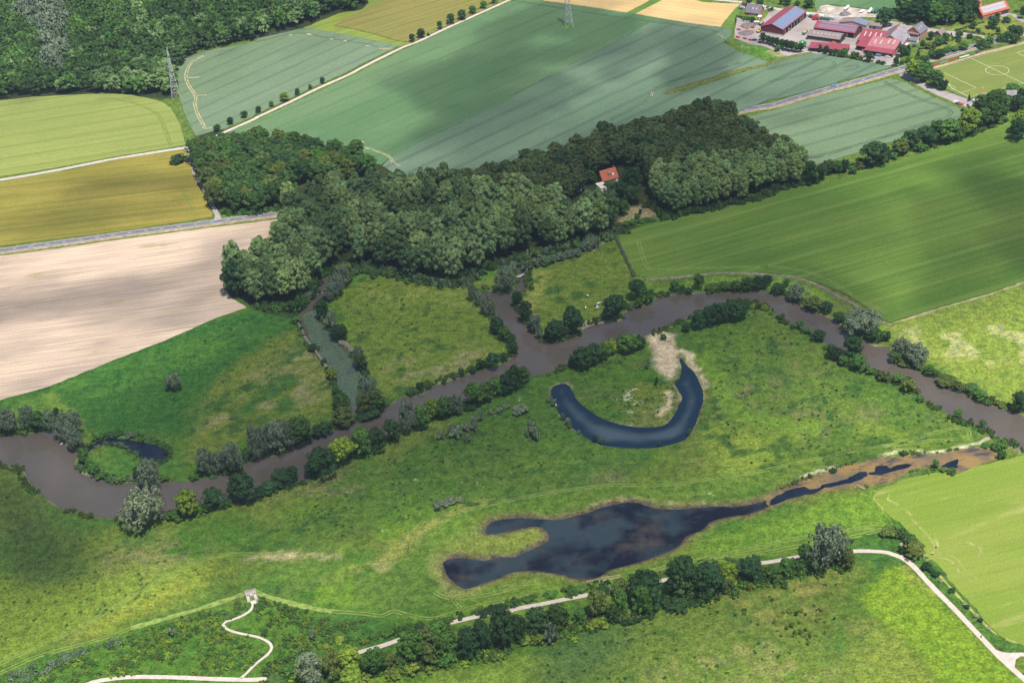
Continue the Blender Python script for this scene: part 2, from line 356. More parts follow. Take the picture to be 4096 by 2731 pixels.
# north side greens
ppoly('M 400,600 900,430 1500,500 2352,330 2352,-60 -100,-60 -100,420', (0.085, 0.125, 0.03), 10)
ppoly('M 0,905 560,712 700,712 730,770 600,880 480,985 330,1000 180,1000 0,965', LUSH, 8)
ppoly('M 60,915 400,790 640,735 560,790 300,890 120,935', (0.055, 0.125, 0.024), 6, .8, bk=(18, .35, .6))
ppoly('M 0,940 120,905 190,985 60,1000', (0.075, .13, .03), 6, .8)
pline('M 110,905 180,980 230,1000', (0.11, .16, .03), 5, 4, .7)
ppoly('M 420,1040 470,900 640,775 705,760 745,830 775,900 760,950 700,965 560,1005 480,1050', (0.098, 0.125, 0.026), 7)
ppoly('M 430,1000 520,900 660,800 700,790 740,880 740,930 620,960 480,1010', DRY, 8, .75, bk=(11, .47, .62))
ppoly('M 545,935 600,900 660,850 695,865 650,905 600,930 560,970', LUSH, 4, .85)
ppoly('M 620,950 660,915 690,920 665,955 640,965', LUSH, 4, .8)
ppoly('M 385,1000 470,930 580,880 640,830 700,765 720,770 660,840 560,905 480,960 430,1010', LUSH, 5, .6)
ppoly('M 775,650 880,628 1080,660 1165,780 1185,815 1050,865 880,925 835,870 795,760', (0.100, 0.138, 0.026), 6)
ppoly('M 870,640 1070,665 1110,720 980,700 850,690', (0.17, 0.19, 0.05), 8, .6, bk=B1)
ppoly('M 900,830 1090,790 1100,840 960,890 900,880', DRY, 8, .7, bk=B2)
ppoly('M 1190,690 1205,615 1420,548 1465,650 1490,685 1380,745 1300,775 1250,775', (0.100, 0.136, 0.026), 6)
ppoly('M 1195,690 1215,640 1260,620 1240,700 1215,740', (0.2, 0.2, 0.055), 6, .8)
ppoly('M 1480,690 1500,660 1700,635 1830,650 1960,720 2050,760 2060,790 1900,690 1700,660', (0.10, 0.16, 0.03), 4)
ppoly('M 2040,745 2400,640 2400,960 2250,910 2140,830', (0.150, 0.190, 0.038), 6)
ppoly('M 2080,760 2330,720 2370,830 2200,830', (0.28, 0.27, 0.11), 8, .85, bk=(13, .5, .62))
# left pond island etc
ppoly('M 190,1060 300,1010 400,1060 400,1100 250,1105 200,1085', (0.05, 0.115, .025), 5, .8)
# south meadow
ppoly('M 560,1240 1250,870 1330,850 1280,960 1400,1040 1200,1150 1000,1180 700,1260', (0.052, 0.098, 0.020), 12, .7)
ppoly('M 1560,700 1700,690 1950,850 2280,1000 2100,1050 1800,1080 1640,1050 1620,880', (0.068, 0.116, 0.022), 10, .7)
for sp in ('M 1700,880 1780,860 1800,910 1730,930', 'M 1760,960 1860,920 1920,960 1980,990 1900,1020 1800,1000', 'M 1960,930 2060,940 2130,970 2040,990 1960,970', 'M 1820,790 1900,820 1880,850 1800,830',
           'M 1640,900 1700,870 1720,920 1650,950', 'M 1250,1150 1350,1090 1450,1080 1380,1130', 'M 700,1130 800,1080 900,1060 800,1140', 'M 250,1340 400,1300 420,1360 300,1400', 'M 200,1290 420,1230 500,1270 330,1330'):
    ppoly(sp, BROWN, 10, .55, 9, 14, bk=(7, .45, .6))
ppoly('M 1850,960 2080,970 2250,1010 2000,1060 1700,1110 1650,1040', (0.130, 0.175, 0.026), 10, .6, bk=B1)
ppoly('M 1630,980 1700,970 1760,1030 1700,1100 1640,1080', (0.16, 0.2, 0.035), 10, .7)
pline('M 1620,820 1680,930 1740,960 1860,985', (0.10, 0.165, 0.026), 9, 5, .7)
ppoly('M 0,1080 60,1075 130,1200 200,1250 160,1330 0,1400', (0.058, 0.088, 0.028), 12, .8)
ppoly('M -50,1330 150,1340 520,1270 520,1300 150,1470 -50,1540', (0.135, 0.175, 0.030), 12, .8)
ppoly('M 200,1440 480,1300 600,1290 500,1350 200,1460', (0.19, 0.20, 0.035), 8, .55)
ppoly('M 560,1290 800,1295 1000,1330 1030,1390 800,1400 600,1360 420,1400 380,1370', (0.085, 0.132, 0.030), 10, .8, bk=B1)
ppoly('M 900,1250 1030,1220 1060,1330 1000,1400 850,1390', (0.066, 0.112, 0.024), 10, .8)
ppoly('M 1000,1180 1400,1110 1800,1080 2000,1060 1800,1120 1500,1160 1200,1180 1050,1260', (0.080, 0.135, 0.024), 8, .8)
ppoly('M 1030,1260 1130,1180 1250,1190 1250,1250 1100,1280', (0.13, 0.14, 0.04), 6, .7)
ppoly('M 1030,1410 1300,1340 1600,1260 1800,1180 2020,1120 2050,1200 1800,1270 1500,1330 1200,1410', (0.088, 0.150, 0.022), 8)
ppoly('M 1600,1250 1850,1180 2000,1130 2040,1190 1850,1230 1650,1290', (0.105, 0.175, 0.026), 8, .9)
ppoly('M -50,1568 -50,1545 250,1470 560,1385 720,1385 960,1440 930,1470 640,1560 300,1600 0,1620', (0.055, 0.110, 0.020), 6)
ppoly('M 700,1410 960,1440 840,1490 700,1470', (0.036, .088, .022), 8, .8)
ppoly('M 950,1620 1250,1510 1500,1400 1800,1330 1990,1290 1990,1330 1900,1480 1960,1620', (0.092, 0.130, 0.028), 8)
ppoly('M 1700,1370 1850,1330 1950,1330 1900,1400 1760,1420', (0.185, 0.165, 0.06), 14, .75, bk=B2)
ppoly('M 1250,1460 1400,1430 1450,1480 1330,1568 1250,1568', (0.055, 0.100, .036), 12, .8)
ppoly('M 1500,1568 1650,1450 1850,1440 1900,1568', DRY, 12, .5, bk=B2)
ppoly('M 1000,1568 1200,1500 1250,1520 1100,1600', (0.13, .185, .034), 8, .7)
ppoly('33 1130,480 1000,590 840,790 1000,960 1250,1170 1480,1400 1600,1620 2351,1620 2000,1240 1700,930 1530,750 1290,560 1260,490', (0.122, 0.182, 0.020), 3, 1, 2)
ppoly('33 700,1500 800,1250 1000,1080 1250,1200 1450,1400 1560,1600 650,1600', (0.135, 0.165, 0.034), 6, .8)
pline('33 1260,520 1330,600 1430,680 1540,750', (0.2, .2, .05), 3, 2, .7)
pline('33 1470,480 1620,620 1800,830 2000,1060 2200,1230 2351,1260', (0.055, 0.11, 0.024), 9, 3)
# dry and bare ground
ppoly('M 560,1285 610,1270 690,1262 700,1282 610,1284', (0.30, 0.25, 0.13), 3, .9, 3, 7)
pline('M 700,1278 760,1280 800,1293 880,1300', (0.25, .215, .10), 6, 4, .7, 3, bk=B2)
ppoly('M 860,1290 930,1230 980,1210 960,1250 900,1290', (0.16, .16, .05), 6, .6)
pline('M 870,1300 930,1250 980,1210 1060,1170 1120,1150', (0.17, .165, .055), 4, 3, .7)
ppoly('22 1275,-10 1480,0 1540,110 1535,260 1500,345 1450,345 1380,300 1310,240 1300,130', SAND, 2.5, 1, 2.5, 5)
pline('21 1210,1500 1380,1450 1480,1400 1560,1350 1710,1305', SAND, 2.6, 1.6, 1, 1, 4)
ppoly('21 1210,1500 1340,1470 1480,1500 1500,1568 1280,1568', SAND, 2.5, 1, 2, 5)
pline('22 1550,90 1620,110 1660,230 1720,330 1770,410', (0.42, .33, .22), 4, 2, .95, 2, 5)
pline('22 1440,470 1450,560 1400,630', (0.36, .28, .18), 3, 2.5, .9, 2, 5)
ppoly('22 1310,640 1400,630 1380,690 1330,690', (0.4, .3, .19), 2, .9, 2, 5)
pline('21 650,1430 720,1390 840,1375', (0.38, .29, .22), 3, 2, .9)
pline('02 690,1110 730,1180 800,1215', (0.3, .24, .15), 3, 2, .9)
pline('32 300,1250 440,1195 650,1145 840,1115 1000,1065 1180,1010 1290,1000 1520,1020 1740,975 1940,925 2040,880 2110,860', (0.48, .40, .30), 1.2, 1.0, .9, 1, 4)
pline('22 740,1500 850,1475 1000,1440 1100,1450 1230,1465 1400,1480 1560,1490 1800,1480', (0.3, .27, .15), 2, 2, .8, 2, 6, bk=B2)
pline('13 1640,400 1640,520 1720,640 1760,730 1900,740 2100,660', (0.2, .19, .08), 4, 4, .6, 2)
pline('32 2090,870 2200,920 2351,990', (0.3, .24, .18), 4, 2, .9)
# shoreline rings
ring = sst(5.0, 0.5, wsd + (n6 - .5) * 6); setmix(ring * 0.55, (0.052, 0.085, 0.024))
psd = sdf_poly(POOL_S, X, Y, 25.0); setmix(sst(7.0, 2.5, psd + (n6 - .5) * 5) * .7, (0.125, 0.115, 0.05)); setmix(sst(2.6, 1.0, psd + (n6 - .5) * 2), (0.075, 0.055, 0.052))
bank = sst(1.6, -0.2, np.minimum.reduce([sdf_poly(RIVER_S, X, Y, 20.), sdf_poly(OX_S, X, Y, 20.)])); setmix(bank * sst(.45, .6, n14) * .8, (0.22, 0.16, 0.11))
setmix(sst(-1.0, -2.0, wsd), (0.06, 0.05, 0.035))
setmix(sst(2.0, 0.0, chsd + (n6 - .5) * 3), (0.14, 0.12, 0.05))
# woodland floor, farm, garden
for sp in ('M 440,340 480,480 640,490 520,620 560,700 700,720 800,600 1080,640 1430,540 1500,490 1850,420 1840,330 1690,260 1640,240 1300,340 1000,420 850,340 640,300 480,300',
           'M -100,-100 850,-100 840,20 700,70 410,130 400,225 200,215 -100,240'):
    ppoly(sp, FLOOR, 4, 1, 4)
ppoly('G 1200,1300 1480,950 1750,920 1900,980 2100,1150 1650,1240 1350,1330', (0.24, 0.20, 0.10), 2, .9, 2)
pline('G 1450,1000 1650,960 1800,1010 2050,1190', (0.2, .13, .09), 3, 2, .6)
ppoly('D 0,1000 300,700 650,640 1100,560 1800,350 2400,450 2400,820 1500,870 1000,850 600,1100 0,1200', (0.15, 0.165, 0.045), 4, .9)
ppoly('A 0,930 500,980 800,1090 1200,1290 1000,1420 850,1400 600,1330 0,1110', (0.07, 0.15, 0.028), 3)
ppoly('A 700,1130 1000,1200 1200,1300 900,1280', (0.26, .22, .12), 3, .8)
ppoly('A 100,1050 350,1060 300,1110 100,1100', (0.26, .22, .12), 3, .7)
ppoly('A 40,380 560,400 640,340 850,220 960,230 700,420 600,520 480,480 250,400', (0.13, .17, .04), 2)
ppoly('A -200,120 130,40 170,240 60,380 -150,480', (0.25, .21, .1), 3)
for sp in ('M 775,650 880,628 1080,660 1165,780 1185,815 1050,865 880,925 835,870 795,760', 'M 1200,690 1215,615 1420,548 1465,650 1490,685 1380,745 1300,775', 'M 420,1040 470,900 640,775 705,760 745,830 775,900 760,950 700,965 560,1005', 'M 1560,720 1700,690 1950,850 2280,1000 2100,1050 1800,1080 1640,1050', 'M 560,1240 1250,870 1330,850 1280,960 1400,1040 1200,1150 1000,1180 700,1260'):
    ppoly(sp, (0.034, 0.074, 0.020), 4, .85, 3, 9, bk=(9., .60, .70))
ppoly('21 -20,860 250,795 600,715 820,645 960,575 1000,600 860,690 600,770 200,895 0,960', (0.062, 0.120, 0.026), 3, .9, 3)
ppoly('11 2020,1000 2060,920 2250,880 2351,850 2351,900 2200,985 2000,1060', (0.070, 0.155, 0.022), 3, .9, 3); ppoly('11 860,990 1000,935 1080,945 950,1000 860,1100', (0.06, 0.14, 0.022), 2, .9, 2)
pline('11 1960,1080 2080,1040 2200,1000 2300,960', (0.16, 0.17, 0.05), 4, 3, .8)
# white flower patches
flowers('22 950,420 1150,410 1200,500 1320,620 1200,670 1050,660 960,600', 1.0)
flowers('22 760,420 870,440 860,490 780,470', .8)
for sp, s in (('22 300,580 420,700 400,800 340,700', .5), ('22 20,1170 100,1180 60,1230 0,1230', .8), ('22 1780,1320 1920,1330 1960,1400 1700,1420', .55), ('22 1350,1400 1560,1400 1500,1440', .4), ('12 1700,1100 2351,1050 2351,1350 1500,1450 1200,1440', .30),
              ('22 0,480 160,460 180,520 0,560', .5), ('22 1700,80 2200,150 2200,400 1850,420', .22), ('32 0,900 500,800 700,900 0,1100', .12), ('13 1000,0 1450,20 1300,200 900,220', .28), ('12 700,1150 1100,1200 1100,1300 900,1450 700,1300', .25)):
    flowers(sp, s)
COL[..., 0] *= .92; COL[..., 2] *= np.where(COL[..., 2] < .06, .78, 1.0)
def build_ground():
    me = bpy.data.meshes.new('ground'); nv = nx * ny
    bigs = [(-9000, -3000), (9000, -3000), (9000, 15000), (-9000, 15000)]
    co = np.zeros((nv + 4, 3), np.float32); co[:nv, 0] = X.ravel(); co[:nv, 1] = Y.ravel(); co[:nv, 2] = Z.ravel(); co[nv:, :2] = bigs
    ii = np.arange(nx - 1); jj = np.arange(ny - 1); I, J = np.meshgrid(ii, jj); a = (J * nx + I).ravel()
    q = np.stack([a, a + 1, a + nx + 1, a + nx], 1)
    c0, c1, c2, c3 = 0, nx - 1, nx * ny - 1, nx * (ny - 1)
    q = np.concatenate([q, np.array([[nv, nv + 1, c1, c0], [nv + 1, nv + 2, c2, c1], [nv + 2, nv + 3, c3, c2], [nv + 3, nv, c0, c3]])])
    me.vertices.add(nv + 4); me.vertices.foreach_set('co', co.ravel()); me.loops.add(q.size); me.loops.foreach_set('vertex_index', q.ravel().astype(np.int32))
    me.polygons.add(len(q)); me.polygons.foreach_set('loop_start', np.arange(0, q.size, 4, dtype=np.int32)); me.polygons.foreach_set('use_smooth', np.ones(len(q), bool))
    me.update(calc_edges=True); me.validate()
    at = me.attributes.new('turf', 'FLOAT_COLOR', 'POINT'); cc = np.zeros((nv + 4, 4), np.float32); cc[:nv] = COL.reshape(-1, 4); cc[nv:, :3] = (0.08, 0.12, 0.03)
    at.data.foreach_set('color', cc.ravel())
    k = NB('turf'); o = k.tc.outputs['Object']
    at = k.n.new('ShaderNodeAttribute'); at.attribute_name = 'turf'
    v = k.math('MULTIPLY', k.ramp(k.noise(o, 0.75, 3.0, 0.7), 0.25, 0.75, 0.55, 1.45), k.ramp(k.noise(o, 0.22, 4.0, 0.7), 0.3, 0.7, 0.66, 1.34))
    col = k.mix(1.0, at.outputs['Color'], v, 'MULTIPLY')
    hue = k.mix(k.ramp(k.noise(o, 0.3, 3.0, 0.7), 0.42, 0.68), (1, 1, 1), (1.14, 1.03, 0.82)); col = k.mix(1.0, col, hue, 'MULTIPLY')
    hue = k.mix(k.ramp(k.noise(k.rot(0.4, (1, 1, 1)), 0.085, 4.0, 0.7), 0.52, 0.66), (1, 1, 1), (0.66, 0.80, 0.86)); col = k.mix(1.0, col, hue, 'MULTIPLY')
    vo = k.n.new('ShaderNodeTexVoronoi'); vo.inputs['Scale'].default_value = 0.55; k.l.new(o, vo.inputs['Vector'])
    fl = k.math('MULTIPLY', k.ramp(k.math('ADD', k.ramp(k.noise(o, 0.11, 5.0, 0.8), .36, .70), k.math('MULTIPLY', at.outputs['Alpha'], 0.55)), 1.0, 1.12), k.ramp(vo.outputs['Distance'], 0.25, 0.55, 1.0, 0.1))
    col = k.mix(k.math('MULTIPLY', fl, 0.7), col, (0.50, 0.53, 0.42))
    k.bump(k.noise(o, 0.55, 3.0, 0.65), 0.5, 1.0)
    me.materials.append(k.done(col, 0.95, 0.05))
    o = bpy.data.objects.new('ground', me); C.objects.link(o); tag(o, kind='structure'); return o
build_ground()
# ------------------------------------------------------------------ water
def water_mat(name, c0, c1, psc=0.03, lo=.4, hi=.6, rough=0.06, third=None, wave=0.05, tlo=.55, thi=.72, tsc=.09, spec=.4):
    k = NB(name); o = k.tc.outputs['Object']; col = k.mix(k.ramp(k.noise(o, psc, 4.0, .6), lo, hi), c0, c1)
    if third: col = k.mix(k.ramp(k.noise(o, tsc, 5.0, .7), tlo, thi), col, third)
    k.bump(k.noise(o, 0.9, 2.0), wave, 0.2); k.done(col, rough, spec); setin(k.b, 'IOR', 1.34); return k.m
M_RIVER = water_mat('river_water', (0.084, 0.070, 0.057), (0.068, 0.059, 0.052), 0.012, wave=.06, spec=.9)
M_OX = water_mat('clear_water', (0.004, 0.009, 0.020), (0.010, 0.016, 0.028), 0.03, wave=.03)
M_OXB = water_mat('silty_water', (0.046, 0.054, 0.070), (0.040, 0.048, 0.062), 0.03, wave=.03)
M_POOL = water_mat('weedy_water', (0.005, 0.006, 0.013), (0.020, 0.032, 0.040), 0.028, .42, .60, third=(0.046, 0.040, 0.035), tlo=.48, thi=.74, tsc=.035)
def grow(P, d): return offset_line(P + [P[0]], d)[:-1]
def ccw(P): return P if sum(P[i][0] * P[(i + 1) % len(P)][1] - P[(i + 1) % len(P)][0] * P[i][1] for i in range(len(P))) > 0 else P[::-1]
def water_sheet(name, P, m):
    d = sdf_poly(P, X, Y, 12.0); a = (d < 3.0); cell = a[:-1, :-1] | a[1:, :-1] | a[:-1, 1:] | a[1:, 1:]
    J, I = np.nonzero(cell); used = -np.ones((ny, nx), np.int64); vs = []; sh = []; fs = []
    def vid(j, i):
        if used[j, i] < 0: used[j, i] = len(vs); vs.append((gx[i], gy[j], WLEV)); sh.append(-d[j, i])
        return int(used[j, i])
    for j, i in zip(J, I): fs.append((vid(j, i), vid(j, i + 1), vid(j + 1, i + 1), vid(j + 1, i)))
    me = bpy.data.meshes.new(name); me.from_pydata(vs, [], fs); me.materials.append(m)
    at = me.attributes.new('offshore', 'FLOAT', 'POINT'); at.data.foreach_set('value', np.array(sh, np.float32))
    o = bpy.data.objects.new(name, me); C.objects.link(o); tag(o, kind='structure')
def ox_mat():
    k = NB('oxbow_water'); o = k.tc.outputs['Object']; at = k.n.new('ShaderNodeAttribute'); at.attribute_name = 'offshore'
    f = k.ramp(k.math('ADD', at.outputs['Fac'], k.math('MULTIPLY', k.math('SUBTRACT', k.noise(o, .05, 3.), .5), 9.0)), 3.0, 10.0)
    col = k.mix(f, (0.005, 0.017, 0.032), (0.044, 0.062, 0.080)); k.bump(k.noise(o, .9, 2.), .03, .2); k.done(col, .06, .5); setin(k.b, 'IOR', 1.33); return k.m
M_OXL = ox_mat()
for nm, P, m in (('river', RIVER_S, M_RIVER), ('pond', POND_S, M_OX), ('oxbow_lake', OX_S, M_OXL), ('flooded_pool', POOL_S, M_POOL)): water_sheet(nm, P, m)
# orange algae flat with dark runnels in the drying channel
k = NB('algae_mud'); o = k.tc.outputs['Object']
col = k.mix(k.ramp(k.noise(o, .05, 5., .65), .42, .62), (0.205, 0.132, 0.044), (0.115, 0.086, 0.05))
col = k.mix(k.ramp(k.noise(k.rot(dirang('32', (400, 1300), (1900, 1050)), (.35, 1, 1)), .10, 5., .7), .50, .62), col, (0.045, 0.036, 0.042))
k.bump(k.noise(o, .8, 3.), .4, .3); M_ALG = k.done(col, .7, .25)
poly_obj('mud_flat', CH_S, -0.16, M_ALG)
for i, sp in enumerate(('32 20,1490 80,1430 180,1375 330,1335 370,1360 450,1350 520,1330 430,1375 330,1400 200,1430 100,1465', '32 480,1325 640,1290 760,1250 860,1200 900,1200 905,1225 780,1280 650,1310 540,1330', '32 920,1215 985,1195 1010,1150 1080,1140 1120,1165 1230,1130 1310,1125 1290,1150 1210,1160 1100,1190 1040,1215', '32 1600,1140 1700,1100 1740,1085 1720,1130 1740,1150 1690,1158 1640,1140')):
    poly_obj('runnel', grow(ccw(smooth(PL(sp), 2.0, True)), -.9), -0.13, M_OX, jitter=.5)
# lily carpet on the backwater
k = NB('lily_leaves'); o = k.tc.outputs['Object']; vo = k.n.new('ShaderNodeTexVoronoi'); vo.inputs['Scale'].default_value = .8; k.l.new(o, vo.inputs['Vector'])
col = k.mix(k.ramp(vo.outputs['Distance'], .35, .75), (0.085, 0.125, 0.065), (0.030, 0.05, 0.035)); col = k.mix(k.ramp(k.noise(o, .12, 4., .7), .45, .65), col, (0.055, 0.088, 0.050))
col = k.mix(k.ramp(k.noise(o, .055, 4., .7), .6, .68), col, (.03, .034, .045)); M_LILY = k.done(col, .5, .4)
LILY = PL('11 450,1300 540,1275 565,1300 605,1380 620,1420 720,1545|12 755,5 800,65 870,155 890,205 970,300 935,400 915,500 905,600 880,600 855,530 750,420 745,350 665,240 610,190 550,90 500,10|11 490,1530 480,1450 440,1380')
tag(poly_obj('lily_pads', smooth(LILY, 2.0, True), WLEV + .05, M_LILY, jitter=.6), 'carpet of grey green lily pads filling the backwater', 'lily pads', kind='stuff')
tag(poly_obj('lily_raft', smooth(PL('12 1450,490 1500,465 1560,450 1630,430 1620,450 1540,480 1480,505'), 2.0, True), WLEV + .05, M_LILY, jitter=.5), 'small raft of lily pads along the north river bank', 'lily pads', kind='stuff')
# ------------------------------------------------------------------ fields
def fpoly(name, spec, m, thick=0.0, jit=.35, z=.03): return poly_obj(name, PL(spec), z, m, thick, jitter=jit)
a, p, ph = tram('00', (0, 1470), (1450, 1243), (0, 1075), (0, 1470), 4)
fpoly('barley_field', '00 -500,1000 0,930 300,897 500,885 800,872 1050,868 1200,880 1350,905 1480,940 1570,1000 1620,1080 1660,1180 1690,1280 1705,1332 1500,1372 1000,1452 480,1550|01 0,58 -600,170',
      field_mat('green_barley', (0.170, 0.205, 0.052), (0.205, 0.230, 0.060), a, p, ph, 1.8, .55, (0.10, 0.15, 0.03), .75, .10, .5, .012), .6)
a, p, ph = tram('10', (0, 880), (1000, 425), (0, 465), (0, 880), 4)
fpoly('wheat_field', '00 1640,600 1700,545 1850,480 2100,440 2351,388|10 10,362 430,268 500,272 700,300 900,340 1100,380 1320,430 1250,472 1220,485 900,640 600,775 300,915 0,1052|00 2340,1070 2050,1195 1930,1215 1800,1255 1740,1150 1690,1040 1665,950 1650,850 1632,740',
      field_mat('blue_wheat', (0.125, 0.175, 0.105), (0.105, 0.155, 0.082), a, p, ph, 2.0, .6, (0.060, 0.095, 0.055), .8, .06, .6, .012), .6)
a, p, ph = tram('20', (0, 1025), (1640, 280), (0, 505), (0, 1160), 5)
fpoly('wheat_field', '10 0,1118 400,930 850,722 1350,468 1700,308 2351,20|20 120,-30 300,16 700,70 1150,138 1600,216 1270,216 850,440 500,620 0,888|10 2351,905 1800,1170 1240,1450 1150,1520 1000,1480 850,1420 600,1400 0,1420|00 2200,1330 2085,1224',
      field_mat('green_wheat', (0.072, 0.138, 0.060), (0.102, 0.166, 0.076), a, p, ph, 2.0, .6, (0.055, 0.105, 0.045), .65, .05, .9, .008, warp=7.0), .6)
fpoly('wheat_field', '20 1600,217 1900,255 2005,272 2010,340 1948,400 2070,475 2250,540 2351,575|30 0,583|20 2351,588 2100,650 1800,725 1500,815 1400,862 1420,880 1600,840 1900,745 2200,650 2351,620|30 0,606 200,540 405,500 600,512 880,577 1080,612 1130,622 700,742 350,850 0,930|20 2340,935 2130,1003 2050,1060 1300,1180 700,1330 0,1600|10 1650,1680 1300,1620 1160,1530 1235,1450 1800,1172 2351,907|20 0,890 500,622 850,442 1272,217',
      field_mat('grey_wheat', (0.116, 0.168, 0.106), (0.086, 0.138, 0.084), a, p, ph, 2.4, .7, (0.048, 0.082, 0.058), .85, .05, .9, .01, warp=7.0), .6)
a, p, ph = tram('30', (310, 1225), (1400, 930), (400, 975), (400, 1330), 3)
fpoly('wheat_field', '20 2180,1080|30 0,1032 500,882 1000,762 1120,730 1250,760 1500,890 1700,980 1830,1030 1790,1090 1600,1150 1270,1270 1000,1345 800,1415 600,1475 380,1535 200,1568 0,1568',
      field_mat('pale_wheat', (0.130, 0.180, 0.100), (0.105, 0.155, 0.085), a, p, ph, 2.4, .8, (0.060, 0.100, 0.060), .85, .05, .6, .014), .6)
a, p, ph = tram('01', (0, 360), (1600, 178), (0, 260), (0, 560), 3)
fpoly('barley_field', '01 -500,190 0,110 500,22|00 640,1568 1000,1482 1500,1405 1690,1382 1735,1440|01 1758,0 1828,150 1905,300 1955,400 1950,432 1500,500 900,585 400,645 0,697 -500,765',
      field_mat('ripening_barley', (0.150, 0.138, 0.024), (0.215, 0.180, 0.036), a, p, ph, 2.0, .55, (0.10, 0.11, 0.018), .8, .16, .7, .03, third=(0.165, 0.165, 0.03)), .6)
a = dirang('01', (0, 1080), (1400, 880))
fpoly('fallow_field', '01 -400,835 0,783 500,707 1000,642 1600,562 2351,472|11 10,468 240,440 235,520 180,640 0,700|01 2330,720 2250,800 2080,850 2040,950 2050,1080 2130,1170 2270,1255 2000,1345 1500,1566|02 1200,110 800,270 400,430 0,535 -400,680',
      field_mat('fallow_soil', (0.415, 0.318, 0.240), (0.31, 0.243, 0.190), a, 0, 0, streak=.30, patch=1.0, psc=.015, fine=.16, third=(0.27, 0.235, 0.12), streak_sc=.7), 0)
a = dirang('10', (870, 265), (1750, 0))
fpoly('barley_field', '10 720,240 860,160 1020,90 1250,-30 1450,-120 2400,-120 2180,10 1960,130 1700,250 1430,392 1300,378 1100,322 900,270',
      field_mat('golden_barley', (0.185, 0.160, 0.042), (0.155, 0.150, 0.038), a, 15.0, across(G('10', 1130, 300), a), 1.8, .6, (0.105, 0.115, 0.025), .7, .15, .7, .02), .6)
poly_obj('verge', PL('10 430,262 600,190 760,125 980,88 1030,30 1030,-100 1460,-120 1250,-30 1020,90 860,160 720,240 900,270 1100,322 1300,378 1420,392 1390,420 1320,428 1100,378 900,338 700,298 500,270'), .02, field_mat('field_margin', (0.165, 0.20, 0.03), (0.13, 0.18, 0.035), a, streak=.2, patch=.8, psc=.05), jitter=.8)
a = dirang('20', (340, -20), (1150, 90))
st = field_mat('straw_stubble', (0.50, 0.36, 0.17), (0.43, 0.30, 0.13), a, 5.2, 0, .9, .35, (0.33, 0.22, 0.09), .55, .18, .7, .03)
fpoly('stubble_field', '20 290,8 250,-90 1400,-90 1265,5 1050,120 700,64', st); fpoly('stubble_field', '20 1130,130 1385,0 1440,-60 1750,20 2090,42 2040,90 1910,250 1600,210 1350,170', st)
poly_obj('verge', PL('20 1050,120 1265,5 1400,-90 1470,-90 1385,0 1130,130'), .02, field_mat('grass_strip', (0.10, 0.17, 0.03), (0.08, 0.14, 0.03), a, streak=.2), jitter=.6)
poly_obj('verge', PL('20 1910,252 2040,92 2085,42 2110,60 2060,170 2020,260'), .02, bpy.data.materials['grass_strip'], jitter=.5)
a, p, ph = tram('31', (0, 680), (2200, 68), (0, 680), (300, 880), 2)
fpoly('grain_field', '21 970,608 1100,545 1500,445 2000,345 2351,255|31 0,225 450,145 800,45 900,5|30 900,1575 1500,1395 2000,1205 2200,1135 2351,1130 2900,900|31 3000,650 2700,900 2351,1015 2000,1135 1600,1248 1210,1368 1130,1398 1050,1368 900,1250 700,1130 500,1042 300,985 100,952|21 2351,942 1900,952 1600,970 1250,992 1145,965 1100,890 1040,770 985,650',
      field_mat('green_grain', (0.064, 0.124, 0.018), (0.094, 0.150, 0.023), a, 25.0, ph, 2.0, .6, (0.150, 0.205, 0.045), .6, .16, .9, .012), .5)
poly_obj('verge', PL('31 1130,1400 1210,1370 1600,1250 2000,1137 2351,1017 2700,902 2700,925 2351,1035 2000,1155 1600,1268 1230,1385'), .02, mat('dry_margin', (0.27, 0.25, 0.13), .9, .05, .3, .2), jitter=.9)
a = dirang('33', (1600, 205), (2351, 20))
M_HAY = field_mat('mown_meadow', (0.135, 0.195, 0.026), (0.165, 0.210, 0.036), a, 0, 0, .9, .6, (0.22, 0.245, 0.065), .16, .10, .9, .02, third=(0.235, 0.24, 0.075), streak_sc=.28)
fpoly('mown_meadow', '32 978,1425 985,1385 1030,1355 1150,1310 1300,1255 1500,1200 1620,1190 1720,1215 1900,1150 2351,1042 2900,900|33 3000,1400 2351,1215 2250,1200 2150,1140 2050,1060 1900,880 1700,665 1560,475 1435,385 1380,285 1250,130 1150,60|32 1055,1555 1005,1490', M_HAY, 0, .8)
# teal field beyond the farm, sports ground
fpoly('wheat_field', '30 415,-80 1260,-80 1235,95 1110,90 1000,110 860,80 700,60 560,45 480,60 440,110', bpy.data.materials['green_wheat'], .5)
a = dirang('30', (1510, 635), (2351, 400))
M_PITCH = field_mat('pitch_grass', (0.145, 0.172, 0.042), (0.124, 0.158, 0.038), a, streak=.08, patch=.6, psc=.06)
fpoly('sports_pitch', '30 1495,640 1870,530 2351,400 2700,300 3000,650 2351,765 2150,820 1930,880 1850,900 1640,815 1580,740', M_PITCH, 0, 0)
